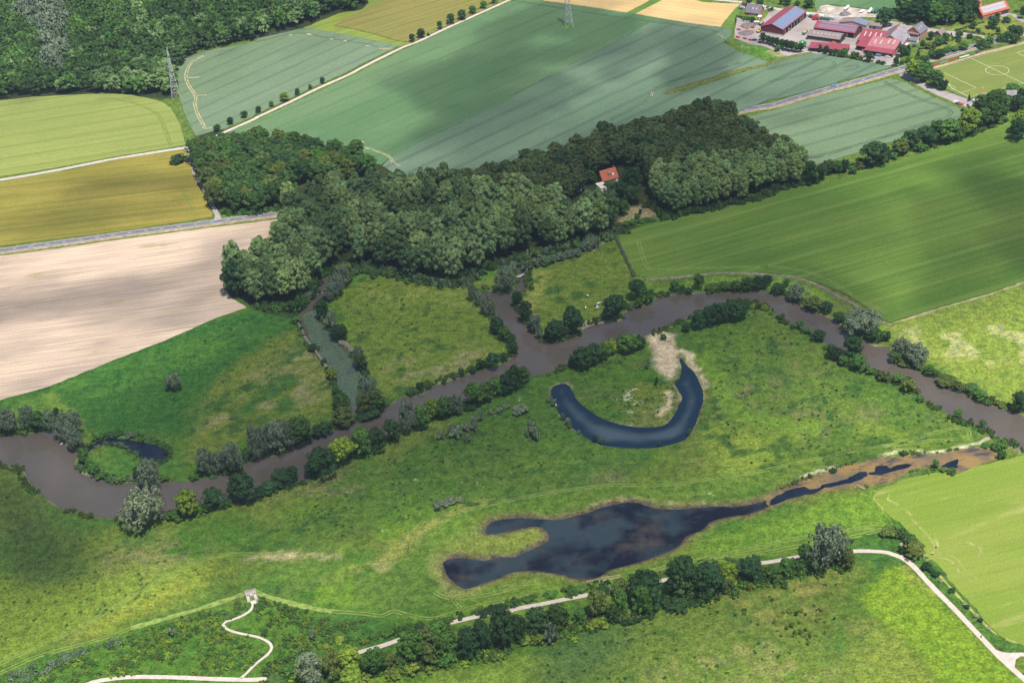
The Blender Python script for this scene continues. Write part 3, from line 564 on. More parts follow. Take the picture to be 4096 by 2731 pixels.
# ------------------------------------------------------------------ roads, tracks, paths
M_ASPH = mat('asphalt', (0.13, 0.125, 0.145), .85, .2, .18, .25, detail=5); M_ASPH2 = mat('pale_asphalt', (0.27, 0.235, 0.23), .9, .1, .2, .2, detail=5)
M_WHITE = mat('road_paint', (0.66, 0.66, 0.65), .6, .3, .1, .5); M_GRAV = mat('pale_gravel', (0.42, 0.36, 0.315), .95, .05, .14, .35, detail=6); M_CONC = mat('concrete_track', (0.38, 0.34, 0.31), .9, .1, .16, .3, detail=6)
M_VERGE = mat('verge_grass', (0.078, 0.120, 0.026), .95, .05, .4, .25, detail=6); M_DRYV = mat('dry_verge', (0.26, 0.20, 0.11), .95, .05, .4, .3, detail=6)
ROADPT = PL('01 -300,770 -150,752 0,733 146,714 452,671 754,631 1057,589 1358,549 1659,510 1958,470 2258,431|11 55,412 205,392 500,350|20 -200,1500 900,1320 1800,1085 2200,995|30 42,965 275,896 515,828 741,769 966,706 1080,672 1280,612 1480,545 1700,490 1900,425 2351,300 2900,150')
RD = smooth(ROADPT, 5.0)
poly = MB(); strip_mesh(poly, offset_line(RD, -5.3), 4.2, .015, .12); tag(poly.build('verge', M_DRYV), kind='structure')
poly = MB(); strip_mesh(poly, offset_line(RD, 5.0), 3.6, .05, .25); strip_mesh(poly, offset_line(RD, -7.8), 2.2, .05, .4); tag(poly.build('verge', M_VERGE), kind='structure')
poly = MB(); strip_mesh(poly, RD, 6.8, .07); tag(poly.build('road', M_ASPH), kind='structure')
mk = MB()
for s in (-3.1, 3.1): strip_mesh(mk, offset_line(RD, s), .28, .085)
def dashes(mb, pts, on, off, w, z, s0=0.0):
    acc = s0; out = []; per = on + off
    fine = smooth(pts, 1.0)
    run = []
    for i in range(len(fine) - 1):
        d = math.hypot(fine[i + 1][0] - fine[i][0], fine[i + 1][1] - fine[i][1]); acc += d
        if (acc % per) < on: run.append(fine[i])
        else:
            if len(run) > 1: strip_mesh(mb, run, w, z)
            run = []
dashes(mk, RD, 4.0, 8.0, .34, .085, 3.0)
tag(mk.build('road_marking', M_WHITE), kind='structure')
strip('gravel_track', PL('00 1990,1250 2070,1212 2351,1088|10 0,1083 300,943 590,803 850,688 1000,608 1340,440 1500,378 1700,283 2000,148 2330,0 2600,-130'), 3.6, .06, M_GRAV, .06)
strip('verge', offset_line(smooth(PL('00 2070,1212 2351,1088|10 0,1083 300,943 590,803 850,688 1000,608 1340,440')), 3.6), 3.0, .66, M_VERGE, .3)
strip('verge', offset_line(smooth(PL('10 1340,440 1500,378 1700,283 2000,148 2330,0 2600,-130')), 4.0), 4.0, .64, mat('weedy_verge', (0.15, .16, .035), .95, .05, .35, .25), .3)
strip('farm_track', PL('01 -500,150 0,85 500,0|00 1000,1470 1500,1388 1725,1357'), 4.2, .06, M_CONC, .05)
strip('farm_track', PL('00 1720,1360 1742,1440 1765,1568|01 1800,40 1850,120 1910,240 1955,330 1995,405 2015,440'), 3.4, .065, M_ASPH2, .06)
poly_obj('farm_track', PL('01 1975,405 2005,400 2040,440 1965,452'), .062, M_ASPH2); poly_obj('farm_track', PL('00 1665,1362 1725,1345 1725,1370 1745,1400 1715,1390'), .058, M_CONC)
strip('gravel_path', PL('03 700,1620 850,1560 1000,1532 1150,1514 1400,1510 1700,1518 2000,1530 2351,1535|13 220,1500 600,1390 960,1280 1140,1230 1340,1160 1480,1098 1640,1055 1780,1015 1990,965 2100,940 2351,900|23 40,885 310,835 500,795 780,742 1130,672 1400,622 1800,548 2050,505 2270,465|33 0,458 280,410 520,375 780,358 950,357 1100,370 1220,412 1330,490 1450,620 1560,735 1700,875 1850,1035 1980,1172 2120,1320 2240,1430 2351,1530 2500,1680'), 2.9, .06, M_GRAV, .05)
strip('gravel_path', PL('33 2150,1330 2200,1310 2260,1303 2351,1305 2500,1300'), 2.6, .063, M_GRAV, .05)
poly_obj('gravel_path', PL('33 2080,1255 2150,1280 2250,1295 2330,1315 2275,1350 2262,1420 2290,1480 2180,1370'), .055, M_GRAV, jitter=.15)
strip('gravel_path', PL('F 640,690 600,770 540,835 440,895 330,950 220,990 100,1035|03 2080,1000 2048,1030 2070,1062 2130,1090 2200,1110 2351,1140|13 80,1170 130,1205 146,1240 110,1300 0,1388|03 2260,1480 2212,1522'), 1.5, .06, M_GRAV, .1, step=2.0)
poly_obj('gravel_path', PL('F 570,590 690,560 735,600 655,700 608,700 600,650'), .05, M_GRAV, jitter=.1)
poly_obj('car_park', PL('30 1172,668 1262,645 1310,690 1440,770 1600,830 1780,893 1870,928 1960,880 2010,900 1930,995 1880,1005 1700,937 1560,880 1400,800 1250,722'), .04, M_ASPH2, jitter=.2)
M_YARD = mat('farm_yard', (0.27, 0.235, 0.225), .92, .1, .22, .06, detail=7)
poly_obj('farm_yard', PL('20 2065,165 2290,200 2340,150|30 0,120 140,75 350,125 700,170 1010,205 1130,195 1230,215 1330,240 1480,262 1650,283 1740,288 1985,332 1990,352 1720,345 1640,300 1500,300 1260,430 1220,510 1195,600 1080,602 890,560 760,505 480,500 390,490 200,520 130,500 60,470 0,440 -60,420|20 2200,412 2040,350'), .035, M_YARD, jitter=.4)
strip('farm_lane', PL('20 1800,-20 1880,0 2110,22 2290,55|30 0,68 140,95'), 4.0, .05, M_CONC, .05); strip('farm_lane', PL('30 330,118 560,140 700,168 1000,215'), 5.0, .055, mat('lane_stone', (.34, .31, .28), .9, .1, .12, .3), .05)
strip('farm_lane', PL('D 2600,560 2349,490 2200,420 2100,340 1980,320 1820,385'), 4.0, .05, M_ASPH2, .05)
poly_obj('gravel_heap_yard', PL('30 450,110 480,60 540,45 640,65 760,70 870,85 1010,110 1020,160 700,160 650,140'), .045, mat('rubble', (.36, .31, .27), .95, .05, .35, .12, detail=7), jitter=.4)
poly_obj('dirt_strip', PL('D 170,1560 1000,1330 1400,1190 2000,1050 2500,910 2500,960 2000,1090 1200,1320 250,1580'), .03, mat('bare_dirt', (.33, .24, .16), .95, .05, .2, .2))
# pitch lines
lm = MB(); M_LINE = mat('pitch_line', (0.58, 0.60, 0.40), .9, .05, .15, .4)
def pln(fr, *pts, w=.28):
    q = [G(fr, *p) for p in pts]; strip_mesh(lm, q, w, .05)
pln('30', (1510, 634), (1870, 538), (2351, 402), (2700, 300)); pln('30', (1868, 538), (2100, 650), (2351, 768)); pln('30', (1620, 672), (1910, 808), (1765, 857)); pln('30', (1650, 770), (1725, 807), (1682, 822))
pln('30', (1510, 634), (1575, 690), (1690, 812), (1850, 893)); pln('30', (1930, 880), (2150, 815), (2351, 765)); pln('D', (2349, 1160), (2190, 1200), (2349, 1290))
cx, cy = G('30', 2105, 648); ring_ = [(cx + 9.15 * math.cos(2 * math.pi * i / 48), cy + 9.15 * math.sin(2 * math.pi * i / 48)) for i in range(49)]; strip_mesh(lm, ring_, .28, .054)
tag(lm.build('pitch_marking', M_LINE), kind='structure')
# wheel tracks through the meadows and crops
M_TRK = mat('pressed_grass', (0.145, 0.195, 0.045), .95, .05, .25, .3); M_TRKD = mat('bare_wheel_rut', (0.32, 0.27, 0.15), .95, .05, .25, .3); M_TRKG = mat('crop_wheel_rut', (0.055, 0.085, 0.05), .95, .05, .2, .3)
M_TRKL = mat('barley_wheel_rut', (0.11, 0.155, 0.03), .95, .05, .2, .3)
def ruts(name, spec, m, gap=1.9, w=.75, z=.04, gaps=.05):
    pts = smooth(PL(spec), 3.0); mb = MB()
    for s in (-gap / 2, gap / 2): strip_mesh(mb, offset_line(pts, s), w, z, .35, 0, gaps)
    tag(mb.build(name, m), kind='structure')
ruts('wheel_track', '12 1900,1550|22 0,1450 300,1395 600,1350 850,1320 1000,1316 1300,1320 1600,1295 1900,1245 2351,1180|32 0,1175 400,1085 800,1000 1200,930 1500,845 1700,795 1790,795 1850,830 1850,870 1780,890 1500,910 1250,940 900,985 500,1065', M_TRK)
ruts('wheel_track', '03 -100,1440 0,1390 300,1255 600,1120 900,960 1100,840 1300,730 1500,605 1700,495 1900,425 2100,385 2351,382|13 150,375 260,370', M_TRK)
ruts('wheel_track', '03 -50,1500 100,1430 350,1320 700,1225 1000,1140 1200,1065', M_TRK)
mb = MB(); strip_mesh(mb, smooth(PL('03 1200,1065 1500,980 1800,895 2100,800 2250,745 2340,720|13 0,730 100,770 300,830 500,875 700,910'), 3.0), 3.4, .035, .3); tag(mb.build('mown_strip', mat('mown_strip', (.155, .21, .05), .95, .05, .35, .35)), kind='structure')
ruts('wheel_track', '13 650,905 800,915 1000,930 1160,950 1250,908 1400,940 1520,970 1650,972 1750,940 1900,895 2100,840 2351,795|23 0,780 250,730 500,700 800,640', M_TRK)
ruts('wheel_track', '13 1640,730 1720,775 1850,790 2100,760 2351,700|23 0,690 300,665', M_TRK); ruts('wheel_track', '13 1790,785 1850,850 1910,915', M_TRK, 1.5, .6)
ruts('wheel_track', '23 1250,540 1600,460 2000,375 2351,310|33 0,295 300,235 600,185 850,145 1080,128', M_TRK, 2.0, .9); ruts('wheel_track', '23 1700,460 1950,425 2351,365|33 0,365 200,325 400,290 700,240 900,195 1060,150', M_TRK, 2.0, .9)
ruts('wheel_track', '23 640,655 760,630 1000,580', M_TRKD, 1.6, .6)
ruts('wheel_track', '00 1870,520 1790,560 1740,610 1712,680 1712,740 1740,800 1780,860 1800,900 1790,960 1815,1050 1850,1120 1890,1190 1950,1180', M_TRKD, 1.9, .9, .64); ruts('wheel_track', '00 1720,722 1800,718|00 1830,712', M_TRKD, 1, .9, .64, 0); ruts('wheel_track', '00 1800,885 1900,880', M_TRKD, 1, .8, .64, 0)
ruts('wheel_track', '10 0,395 200,345 320,318 450,312 560,335 700,362 850,385 1000,410 1130,440', M_TRKG, 1.9, .8, .64)
for sp in ('10 300,332 330,326', '10 470,318 515,325', '10 680,362 710,368', '10 810,380 830,388', '10 1010,425 1050,428', '10 1130,455 1240,455'): ruts('wheel_track', sp, M_TRKD, 1.2, 1.1, .645, 0)
ruts('wheel_track', '10 950,1330 990,1360 1050,1375 1150,1410 1230,1450 1260,1500 1330,1530', M_TRKD, 1.6, .7, .645); ruts('wheel_track', '10 955,1325 985,1305', M_TRKD, 1.6, 1.2, .645, 0)
ruts('wheel_track', '00 900,920 1000,910 1200,945 1350,1000 1440,1050 1490,1130 1530,1230 1570,1350', M_TRKL, 1.9, .8, .64)
ruts('wheel_track', '01 1660,150 1720,260 1790,370', M_TRKL, 1.9, .6, .64)
ruts('wheel_track', '20 0,10 400,75 800,140 1200,195 1700,265 1850,290 1920,350 1960,395', M_TRKG, 1.9, .8, .645); ruts('wheel_track', '20 1880,315 1950,360', M_TRKD, 1.4, .45, .65, 0)
ruts('wheel_track', '20 2100,580 1900,640 1700,690 1450,760 1320,810 1280,870 1230,930 1100,1010 900,1110', M_TRKG, 2.2, .9, .645); ruts('wheel_track', '20 1290,850 1280,890', M_TRKD, 1.4, .45, .65, 0)
ruts('wheel_track', '30 0,650 200,590 400,555 560,560 610,590 560,630 300,700 0,760', M_TRKG, 2.2, .9, .645); ruts('wheel_track', '30 690,625 820,610 830,630 700,660', M_TRKG, 2.2, .8, .645)
ruts('wheel_track', '30 1060,755 1200,830 1400,920 1600,990 1680,1040 1600,1090 1200,1220 800,1350 430,1455 380,1430', M_TRKG, 2.4, 1.0, .645)
ruts('wheel_track', '31 -60,885 100,890 350,930 550,1010 800,1160 950,1240 1080,1305', M_TRK, 2, .7, .54); ruts('wheel_track', '21 1160,640 1190,760 1250,900 1330,915 1700,900 2100,890 2351,885', M_TRK, 2, .7, .54)
ruts('wheel_track', '21 1180,640 1300,620 1700,540', M_TRKL, 2, .6, .54)
ruts('wheel_track', '33 1440,420 1560,400 1700,430 1800,560 1900,620', mat('hay_row', (.215, .235, .065), .95, .05, .3, .3), 3.5, .9, .05)
for i, sp in enumerate(('33 1290,0 1420,130 1530,240 1560,300 1500,390', '33 1320,60 1480,230 1540,330', '33 1650,320 1850,280 1960,340 1930,420', '32 985,1400 975,1440 1000,1480 1080,1560', '32 1110,1400 1100,1450 1200,1500 1290,1568', '33 1560,560 1700,720 1900,930 2100,1120 2351,1215')): strip('hay_row', PL(sp), 1.4, .05, bpy.data.materials['hay_row'], .6, gaps=.3)
# ditch between the wheat fields, hedge bank left of the river pasture
def bank_strip(name, spec, w, h, m, wob=.3):
    pts = smooth(PL(spec), 2.0); mb = MB(); n = len(pts); rows = []
    prof = ((-.5, 0), (-.35, .75), (0, 1.0), (.35, .75), (.5, 0))
    for (t, z) in prof:
        off = offset_line(pts, t * w); rows.append([(q[0] + random.uniform(-.2, .2), q[1] + random.uniform(-.2, .2), max(0, z * h * random.uniform(1 - wob, 1 + wob))) for q in off])
    vs = [v for r in rows for v in r]; fs = [(a * n + i, a * n + i + 1, (a + 1) * n + i + 1, (a + 1) * n + i) for a in range(len(prof) - 1) for i in range(n - 1)]
    mb.add(vs, fs); o = mb.build(name, m); return o
M_TALL = mat('rank_grass', (0.105, 0.115, 0.034), .95, .05, .45, .5, detail=6); M_REED = mat('grey_reed', (0.165, 0.155, 0.105), .95, .05, .4, .5, detail=6)
tag(bank_strip('ditch_vegetation', '20 1400,866 1500,830 1800,738 2100,650 2351,600|30 0,590 200,528 400,492', 4.5, 1.1, M_TALL), 'rank olive grass along the ditch between wheat fields', 'grass', kind='stuff')
tag(bank_strip('ditch_vegetation', '21 950,610 990,690 1040,800 1090,900 1120,980', 2.6, 1.2, mat('dark_ditch', (.05, .07, .035), .95, .05, .4, .5)), 'dark ditch growth between pasture and grain field', 'grass', kind='stuff')
tag(bank_strip('reed_bed', '21 1230,1000 1500,985 1700,960 2000,945 2351,955|31 0,960 200,975 400,1030 600,1130 800,1240 1000,1370 1150,1430', 2.4, .9, M_REED), 'pale reed strip along the river side of the grain field', 'reeds', kind='stuff')
tag(bank_strip('reed_bed', '11 385,1400 430,1480 470,1568|12 550,90 600,170 650,240', 2.2, 1.2, M_REED), 'pale reeds along the west edge of the lily backwater', 'reeds', kind='stuff')
tag(bank_strip('reed_bed', '12 775,5 850,50 900,130', 3.5, 1.6, M_REED), 'pale reed clump along the east edge of the backwater', 'reeds', kind='stuff')
# ------------------------------------------------------------------ trees
def leaf_mat(name, c, hue=(1.12, 1.02, 0.85), trans=0.22, var=0.24):
    m = bpy.data.materials.new(name); m.use_nodes = True; n = m.node_tree.nodes; l = m.node_tree.links
    n.remove(n['Principled BSDF']); out = n['Material Output']
    at = n.new('ShaderNodeAttribute'); at.attribute_name = 'tone'
    oi = n.new('ShaderNodeObjectInfo'); mr = n.new('ShaderNodeMapRange'); mr.inputs['To Min'].default_value = 1 - var; mr.inputs['To Max'].default_value = 1 + var; l.new(oi.outputs['Random'], mr.inputs['Value'])
    mm = n.new('ShaderNodeMath'); mm.operation = 'MULTIPLY'; l.new(at.outputs['Fac'], mm.inputs[0]); l.new(mr.outputs['Result'], mm.inputs[1])
    m2 = n.new('ShaderNodeMath'); m2.operation = 'FRACT'; m3 = n.new('ShaderNodeMath'); m3.operation = 'MULTIPLY'; m3.inputs[1].default_value = 7.31; l.new(oi.outputs['Random'], m3.inputs[0]); l.new(m3.outputs[0], m2.inputs[0])
    mx = n.new('ShaderNodeMix'); mx.data_type = 'RGBA'; mx.inputs['A'].default_value = (*c, 1); mx.inputs['B'].default_value = (c[0] * hue[0], c[1] * hue[1], c[2] * hue[2], 1); l.new(m2.outputs[0], mx.inputs['Factor'])
    my = n.new('ShaderNodeMix'); my.data_type = 'RGBA'; my.blend_type = 'MULTIPLY'; my.inputs['Factor'].default_value = 1; l.new(mx.outputs['Result'], my.inputs['A']); l.new(mm.outputs[0], my.inputs['B'])
    d = n.new('ShaderNodeBsdfDiffuse'); t = n.new('ShaderNodeBsdfTranslucent'); s = n.new('ShaderNodeMixShader'); s.inputs[0].default_value = trans
    l.new(my.outputs['Result'], d.inputs['Color']); l.new(my.outputs['Result'], t.inputs['Color']); l.new(d.outputs[0], s.inputs[1]); l.new(t.outputs[0], s.inputs[2]); l.new(s.outputs[0], out.inputs['Surface'])
    return m
M_BARK = mat('bark', (0.11, 0.085, 0.06), .9, .1, .3, 2.0)
LM = dict(dpoplar=leaf_mat('dark_poplar_leaf', (0.078, 0.138, 0.056), (1.1, 1.0, .85)), ppoplar=leaf_mat('pale_poplar_leaf', (0.168, 0.250, 0.100), (1.1, 1.0, .85)), oak=leaf_mat('oak_leaf', (0.052, 0.105, 0.031)), dark=leaf_mat('dark_leaf', (0.033, 0.076, 0.030)), beech=leaf_mat('beech_leaf', (0.062, 0.102, 0.036), (1.18, 0.93, 0.85)),
          poplar=leaf_mat('poplar_leaf', (0.132, 0.215, 0.082), (1.1, 1.0, .85)), willow=leaf_mat('willow_leaf', (0.115, 0.158, 0.102), (1.05, 1.0, .95), .2, .14), bright=leaf_mat('bright_leaf', (0.140, 0.220, 0.030)),
          green=leaf_mat('green_leaf', (0.064, 0.145, 0.033)), olive=leaf_mat('olive_leaf', (0.085, 0.122, 0.034)), silver=leaf_mat('silver_leaf', (0.138, 0.186, 0.122), var=.1), conifer=leaf_mat('conifer_needle', (0.024, 0.048, 0.022)),
          yellow=leaf_mat('yellow_leaf', (0.140, 0.200, 0.034)), white=leaf_mat('blossom', (0.34, 0.35, 0.22), var=.1), brown=leaf_mat('dry_leaf', (0.13, 0.095, 0.06)))
def crown_arrays(a, H, z0, ncl, nl, leaf, form, seed):
    """leaf clumps through the crown volume -> verts (n,4,3), tone(n)"""
    r = np.random.default_rng(seed); V = []; T = []
    lob = r.normal(size=(7, 3)); lob /= np.linalg.norm(lob, axis=1)[:, None]; amp = r.uniform(.05, .34, 7)
    hc = (H - z0) / 2; zc = z0 + hc
    for k in range(ncl):
        d = r.normal(size=3); d /= np.linalg.norm(d)
        if d[2] < -.55: d[2] *= -1
        rad = r.uniform(.72, .98) if k % 5 else r.uniform(.25, .65)
        bump = 1 + (amp * np.clip(lob @ d, 0, 1) ** 6).sum() - .10
        if form == 'poplar': w = 1.0 - .30 * max(0, d[2]) ** 2 - .12 * max(0, -d[2])
        elif form == 'cone': w = 1
        else: w = 1
        c = np.array([d[0] * a * rad * bump * w, d[1] * a * rad * bump * w, zc + d[2] * hc * rad * (.9 + .1 * bump)])
        if form == 'cone':
            t = r.random(); ang = r.uniform(0, 6.28); rr = a * (1 - t) * r.uniform(.6, 1); c = np.array([rr * math.cos(ang), rr * math.sin(ang), z0 + t * (H - z0) * .95])
        rc = a * r.uniform(.20, .36)
        st = np.array([1, 1, .8])
        if form == 'poplar': st = np.array([.85, .85, 1.45])
        if form == 'willow': st = np.array([.85, .85, 1.15])
        if form == 'cone': rc = a * .22
        tone = r.uniform(.78, 1.24)
        n = r.normal(size=(nl, 3)); n /= np.linalg.norm(n, axis=1)[:, None]; n[:, 2] = np.where(n[:, 2] < -.4, -n[:, 2], n[:, 2])
        p = c + n * st * rc * r.uniform(.7, 1.05, (nl, 1)); p[:, 2] = np.maximum(p[:, 2], z0 * .6 + .15)
        nn = n + r.normal(size=(nl, 3)) * .30; nn /= np.linalg.norm(nn, axis=1)[:, None]
        t1 = np.cross(nn, r.normal(size=(nl, 3))); t1 /= np.linalg.norm(t1, axis=1)[:, None]; t2 = np.cross(nn, t1)
        s = leaf * r.uniform(.6, 1.25, (nl, 1)) * .5
        if form == 'poplar': t1 = np.array([0, 0, 1.]) - nn * nn[:, 2:3]; t1 /= np.linalg.norm(t1, axis=1)[:, None] + 1e-6; t2 = np.cross(nn, t1); A1 = t1 * s * 1.35; A2 = t2 * s * .8
        else: A1 = t1 * s * 1.15; A2 = t2 * s
        k1 = r.uniform(.3, .8, (nl, 1))
        V.append(np.stack([p - A1 - A2 * k1, p + A1 * k1 - A2, p + A1 + A2 * k1, p - A1 * k1 + A2], 1)); T.append(tone * r.uniform(.90, 1.10, nl))
    return np.concatenate(V), np.concatenate(T)
def quads_mesh(name, V, T, mats, extra=None):
    """leaf quads (+ extra MB faces with material 1)"""
    n = len(V); co = V.reshape(-1, 3); fi = np.arange(4 * n, dtype=np.int32)
    ls = np.arange(0, 4 * n, 4, dtype=np.int32); mi = np.zeros(n, np.int32)
    if extra:
        ev = np.array(extra.v); ef = extra.f; b = len(co); co = np.concatenate([co, ev]); starts = []; cur = 4 * n; lv = []
        for f in ef: starts.append(cur); cur += len(f); lv += [i + b for i in f]
        fi = np.concatenate([fi, np.array(lv, np.int32)]); ls = np.concatenate([ls, np.array(starts, np.int32)]); mi = np.concatenate([mi, np.array(extra.m, np.int32)]); T = np.concatenate([T, np.full(len(ef), .8)])
    me = bpy.data.meshes.new(name); me.vertices.add(len(co)); me.vertices.foreach_set('co', co.astype(np.float32).ravel()); me.loops.add(len(fi)); me.loops.foreach_set('vertex_index', fi.astype(np.int32))
    me.polygons.add(len(ls)); me.polygons.foreach_set('loop_start', ls)
    for m in mats: me.materials.append(m)
    me.polygons.foreach_set('material_index', mi); me.update(calc_edges=True)
    at = me.attributes.new('tone', 'FLOAT', 'FACE'); at.data.foreach_set('value', T.astype(np.float32)); return me
FORMS = dict(oak=(5.5, 15, 1.6, 70, 44, .72, 'round'), poplar=(5.0, 30, 1.4, 96, 46, .85, 'poplar'), willow=(6, 11, .4, 66, 42, .62, 'willow'), bush=(3, 4.2, .1, 30, 24, .6, 'round'), cone=(3, 9, .3, 60, 18, .6, 'cone'))
def trunk_mb(a, H, z0, form, m=0):
    b = MB(); r = max(.16, H * .016); b.tube((0, 0, -.3), (0, 0, H * .45), r, r * .6, 7, m); b.tube((0, 0, H * .45), (.1 * a, 0, H * .85), r * .6, r * .15, 6, m)
    for i in range(5):
        t = i * 1.26 + .4; b.tube((0, 0, H * (.25 + .06 * i)), (a * .6 * math.cos(t), a * .6 * math.sin(t), H * (.45 + .07 * i)), r * .45, r * .1, 5, m)
    return b
CROWN = {}; TRUNK = {}; WHOLE = {}
def core_mb(a, H, z0, form):
    b = MB(); b.ell((0, 0, (H + z0) / 2), (a * .55, a * .55, (H - z0) * .36), 8, 6, 0); return b  # inner ellipsoid added to block light leaking through the leaves
for f, (a, H, z0, ncl, nl, leaf, form) in FORMS.items():
    TRUNK[f] = trunk_mb(a, H, z0, form).mesh('trunk', M_BARK)
def crown_mesh(f, lk, v):
    key = (f, lk, v)
    if key not in CROWN:
        a, H, z0, ncl, nl, leaf, form = FORMS[f]; V, T = crown_arrays(a, H, z0, ncl, nl, leaf, form, hash((f, v)) % 1 + v * 31 + len(f) * 7)
        CROWN[key] = quads_mesh('crown', V, T, [LM[lk]], core_mb(a, H, z0, form))
    return CROWN[key]
def whole_mesh(f, lk, v):
    key = (f, lk, v)
    if key not in WHOLE:
        a, H, z0, ncl, nl, leaf, form = FORMS[f]; V, T = crown_arrays(a, H, z0, ncl, nl, leaf, form, v * 31 + len(f) * 7)
        ex = core_mb(a, H, z0, form); tm = trunk_mb(a, H, z0, form, 1); ex.add(tm.v, tm.f, 1); ex.m[-len(tm.f):] = [1] * len(tm.f)
        WHOLE[key] = quads_mesh(f + '_tree', V, T, [LM[lk], M_BARK], ex)
    return WHOLE[key]
NAMES = dict(oak='broadleaf_tree', poplar='poplar_tree', willow='willow_tree', bush='shrub', cone='conifer_tree')
CATS = dict(oak='tree', poplar='tree', willow='tree', bush='shrub', cone='tree')
LOG = []
def tree(x, y, a, H, f, lk, label, group=None, parts=True, z=0.0, name=None):
    v = random.randrange(5); F = FORMS[f]; sc = (a / F[0], a / F[0] * random.uniform(.93, 1.07), H / F[1]); rz = random.uniform(0, 6.28)
    nm = name or NAMES[f]
    if parts and f != 'bush':
        o = empty(nm, (x, y, z), rz); o.scale = sc
        for k, me in (('crown', crown_mesh(f, lk, v)), ('trunk', TRUNK[f])):
            c = bpy.data.objects.new(k, me); C.objects.link(c); c.parent = o
    else:
        o = bpy.data.objects.new(nm, whole_mesh(f, lk, v)); C.objects.link(o); o.location = (x, y, z); o.scale = sc; o.rotation_euler.z = rz
    tag(o, label, 'shrub' if f == 'bush' else 'tree', group); return o
def fit(fr, x, yt, yb, w):
    """crown box in a picture frame -> base point, radius, height of the tree standing on the ground"""
    X0, T0 = src(fr, x, yt); _, B0 = src(fr, x, yb); s = FR[fr][2]; w = w / s; yc = (T0 + B0) / 2; bx, by = X0, B0
    for _ in range(6):
        g = gp(bx, by); R = math.sqrt(g[0] ** 2 + g[1] ** 2 + CAM_H ** 2); th = math.asin(CAM_H / R); k = FPX / R
        a = w / 2 / k; E = (B0 - T0) / 2 / k; q = E * E - (a * math.sin(th)) ** 2; b = math.sqrt(max(q, (.4 * E) ** 2)) / math.cos(th)
        p = proj((g[0], g[1], b)); bx += X0 - p[0]; by += yc - p[1]
    g = gp(bx, by); return g[0], g[1], a, 2 * b
def T1(fr, x, yt, yb, w, f, lk, label, group=None, name=None, parts=True):
    X_, Y_, a, H = fit(fr, x, yt, yb, w); return tree(X_, Y_, a, H, f, lk, label, group, parts, 0, name)
KD = {'o': ('oak', 'oak', 'mid green round-crowned tree'), 'd': ('oak', 'dark', 'dark green dense tree'), 'g': ('oak', 'green', 'fresh green leafy tree'), 'b': ('oak', 'bright', 'bright yellow-green tree'),
      'w': ('willow', 'willow', 'grey-green willow'), 's': ('willow', 'silver', 'silvery pale willow'), 'v': ('oak', 'olive', 'olive green bushy tree'), 'p': ('poplar', 'poplar', 'tall grey-green poplar'),
      'B': ('bush', 'green', 'low green shrub'), 'D': ('bush', 'dark', 'low dark shrub'), 'V': ('bush', 'olive', 'low olive shrub'), 'W': ('bush', 'willow', 'low grey-green willow shrub'), 'S': ('bush', 'silver', 'low silvery shrub'),
      'Y': ('bush', 'yellow', 'low yellow-green shrub'), 'c': ('cone', 'conifer', 'dark pointed conifer'), 'F': ('bush', 'white', 'white flowering shrub')}
def row(where, group, specs, nm=None):
    """'fr: kind x,ytop,ybot,w; ...' each tree labelled by look and its place counted along the row"""
    items = []
    for seg in specs.split('|'):
        fr, body = seg.split(':')
        for it in body.split(';'):
            it = it.strip()
            if not it: continue
            k, n = it.split(); items.append((fr.strip(), k, [float(q) for q in n.split(',')]))
    items.sort(key=lambda q: src(q[0], q[2][0], 0)[0])
    cnt = {}; tot = {}
    for it in items: tot[it[1]] = tot.get(it[1], 0) + 1
    for fr, k, (x, yt, yb, w) in items:
        f, lk, d = KD[k]; i = cnt.get(k, 0); cnt[k] = i + 1
        lab = '%s %s' % (d, where) if tot[k] == 1 else '%s %s from the left %s' % (ordn(i), d, where)
        T1(fr, x, yt, yb, w, f, lk, lab, group, (nm if f == 'oak' else None))
row('along the pale gravel track', 'trees lining the gravel track',
    '00: d 1992,1145,1208,64; d 2115,1080,1152,55; d 2243,1020,1088,62 | 10: d 20,978,1042,55; g 143,932,988,45; b 262,855,937,82; d 380,815,880,50; d 498,778,824,34; d 608,710,774,40; d 1433,318,392,54; d 1516,268,354,74; D 1583,305,332,28; d 1688,200,274,48; d 1790,132,228,74; d 1892,95,187,78; g 1990,55,132,66; g 2088,12,84,58; d 2188,-40,38,58', 'avenue_tree')
T1('01', 20, 0, 1, 10, 'bush', 'dark', 'x') if 0 else None
T1('00', 1640, 1425, 1512, 160, 'bush', 'dark', 'round dark bush at the corner of the ripening barley field')
row('on the south river bank', 'trees along the south river bank',
    '02: s 1310,1365,1745,385; B 1600,1540,1660,150; b 1715,1370,1630,200; d 1960,1345,1550,190; B 1840,1500,1600,150; B 2090,1450,1530,90; d 2220,1215,1485,250 | 12: D 20,1340,1440,120; d 130,1280,1405,175; d 240,1170,1335,205; d 335,1150,1310,120; d 510,1100,1255,140; d 600,985,1255,280; b 790,888,1155,235; g 960,805,1062,205; d 1105,800,1015,205; o 1250,718,935,155; w 1390,555,865,155; g 1525,592,825,145; b 1625,538,718,175; o 1740,508,705,180; w 1850,500,682,110; D 1960,565,645,130; g 2010,380,605,175; o 2112,380,565,150; g 2200,338,505,145; d 2320,280,485,190 | 22: d 25,230,465,110; g 100,238,405,145', 'bank_tree')
row('on the neck of land by the oxbow', 'trees on the bank above the oxbow', '22: d 650,58,268,200; d 750,28,225,180; g 830,20,190,120; b 905,-20,132,115; g 1075,-75,112,205; d 1185,-40,72,90; D 560,130,240,80', 'bank_tree')
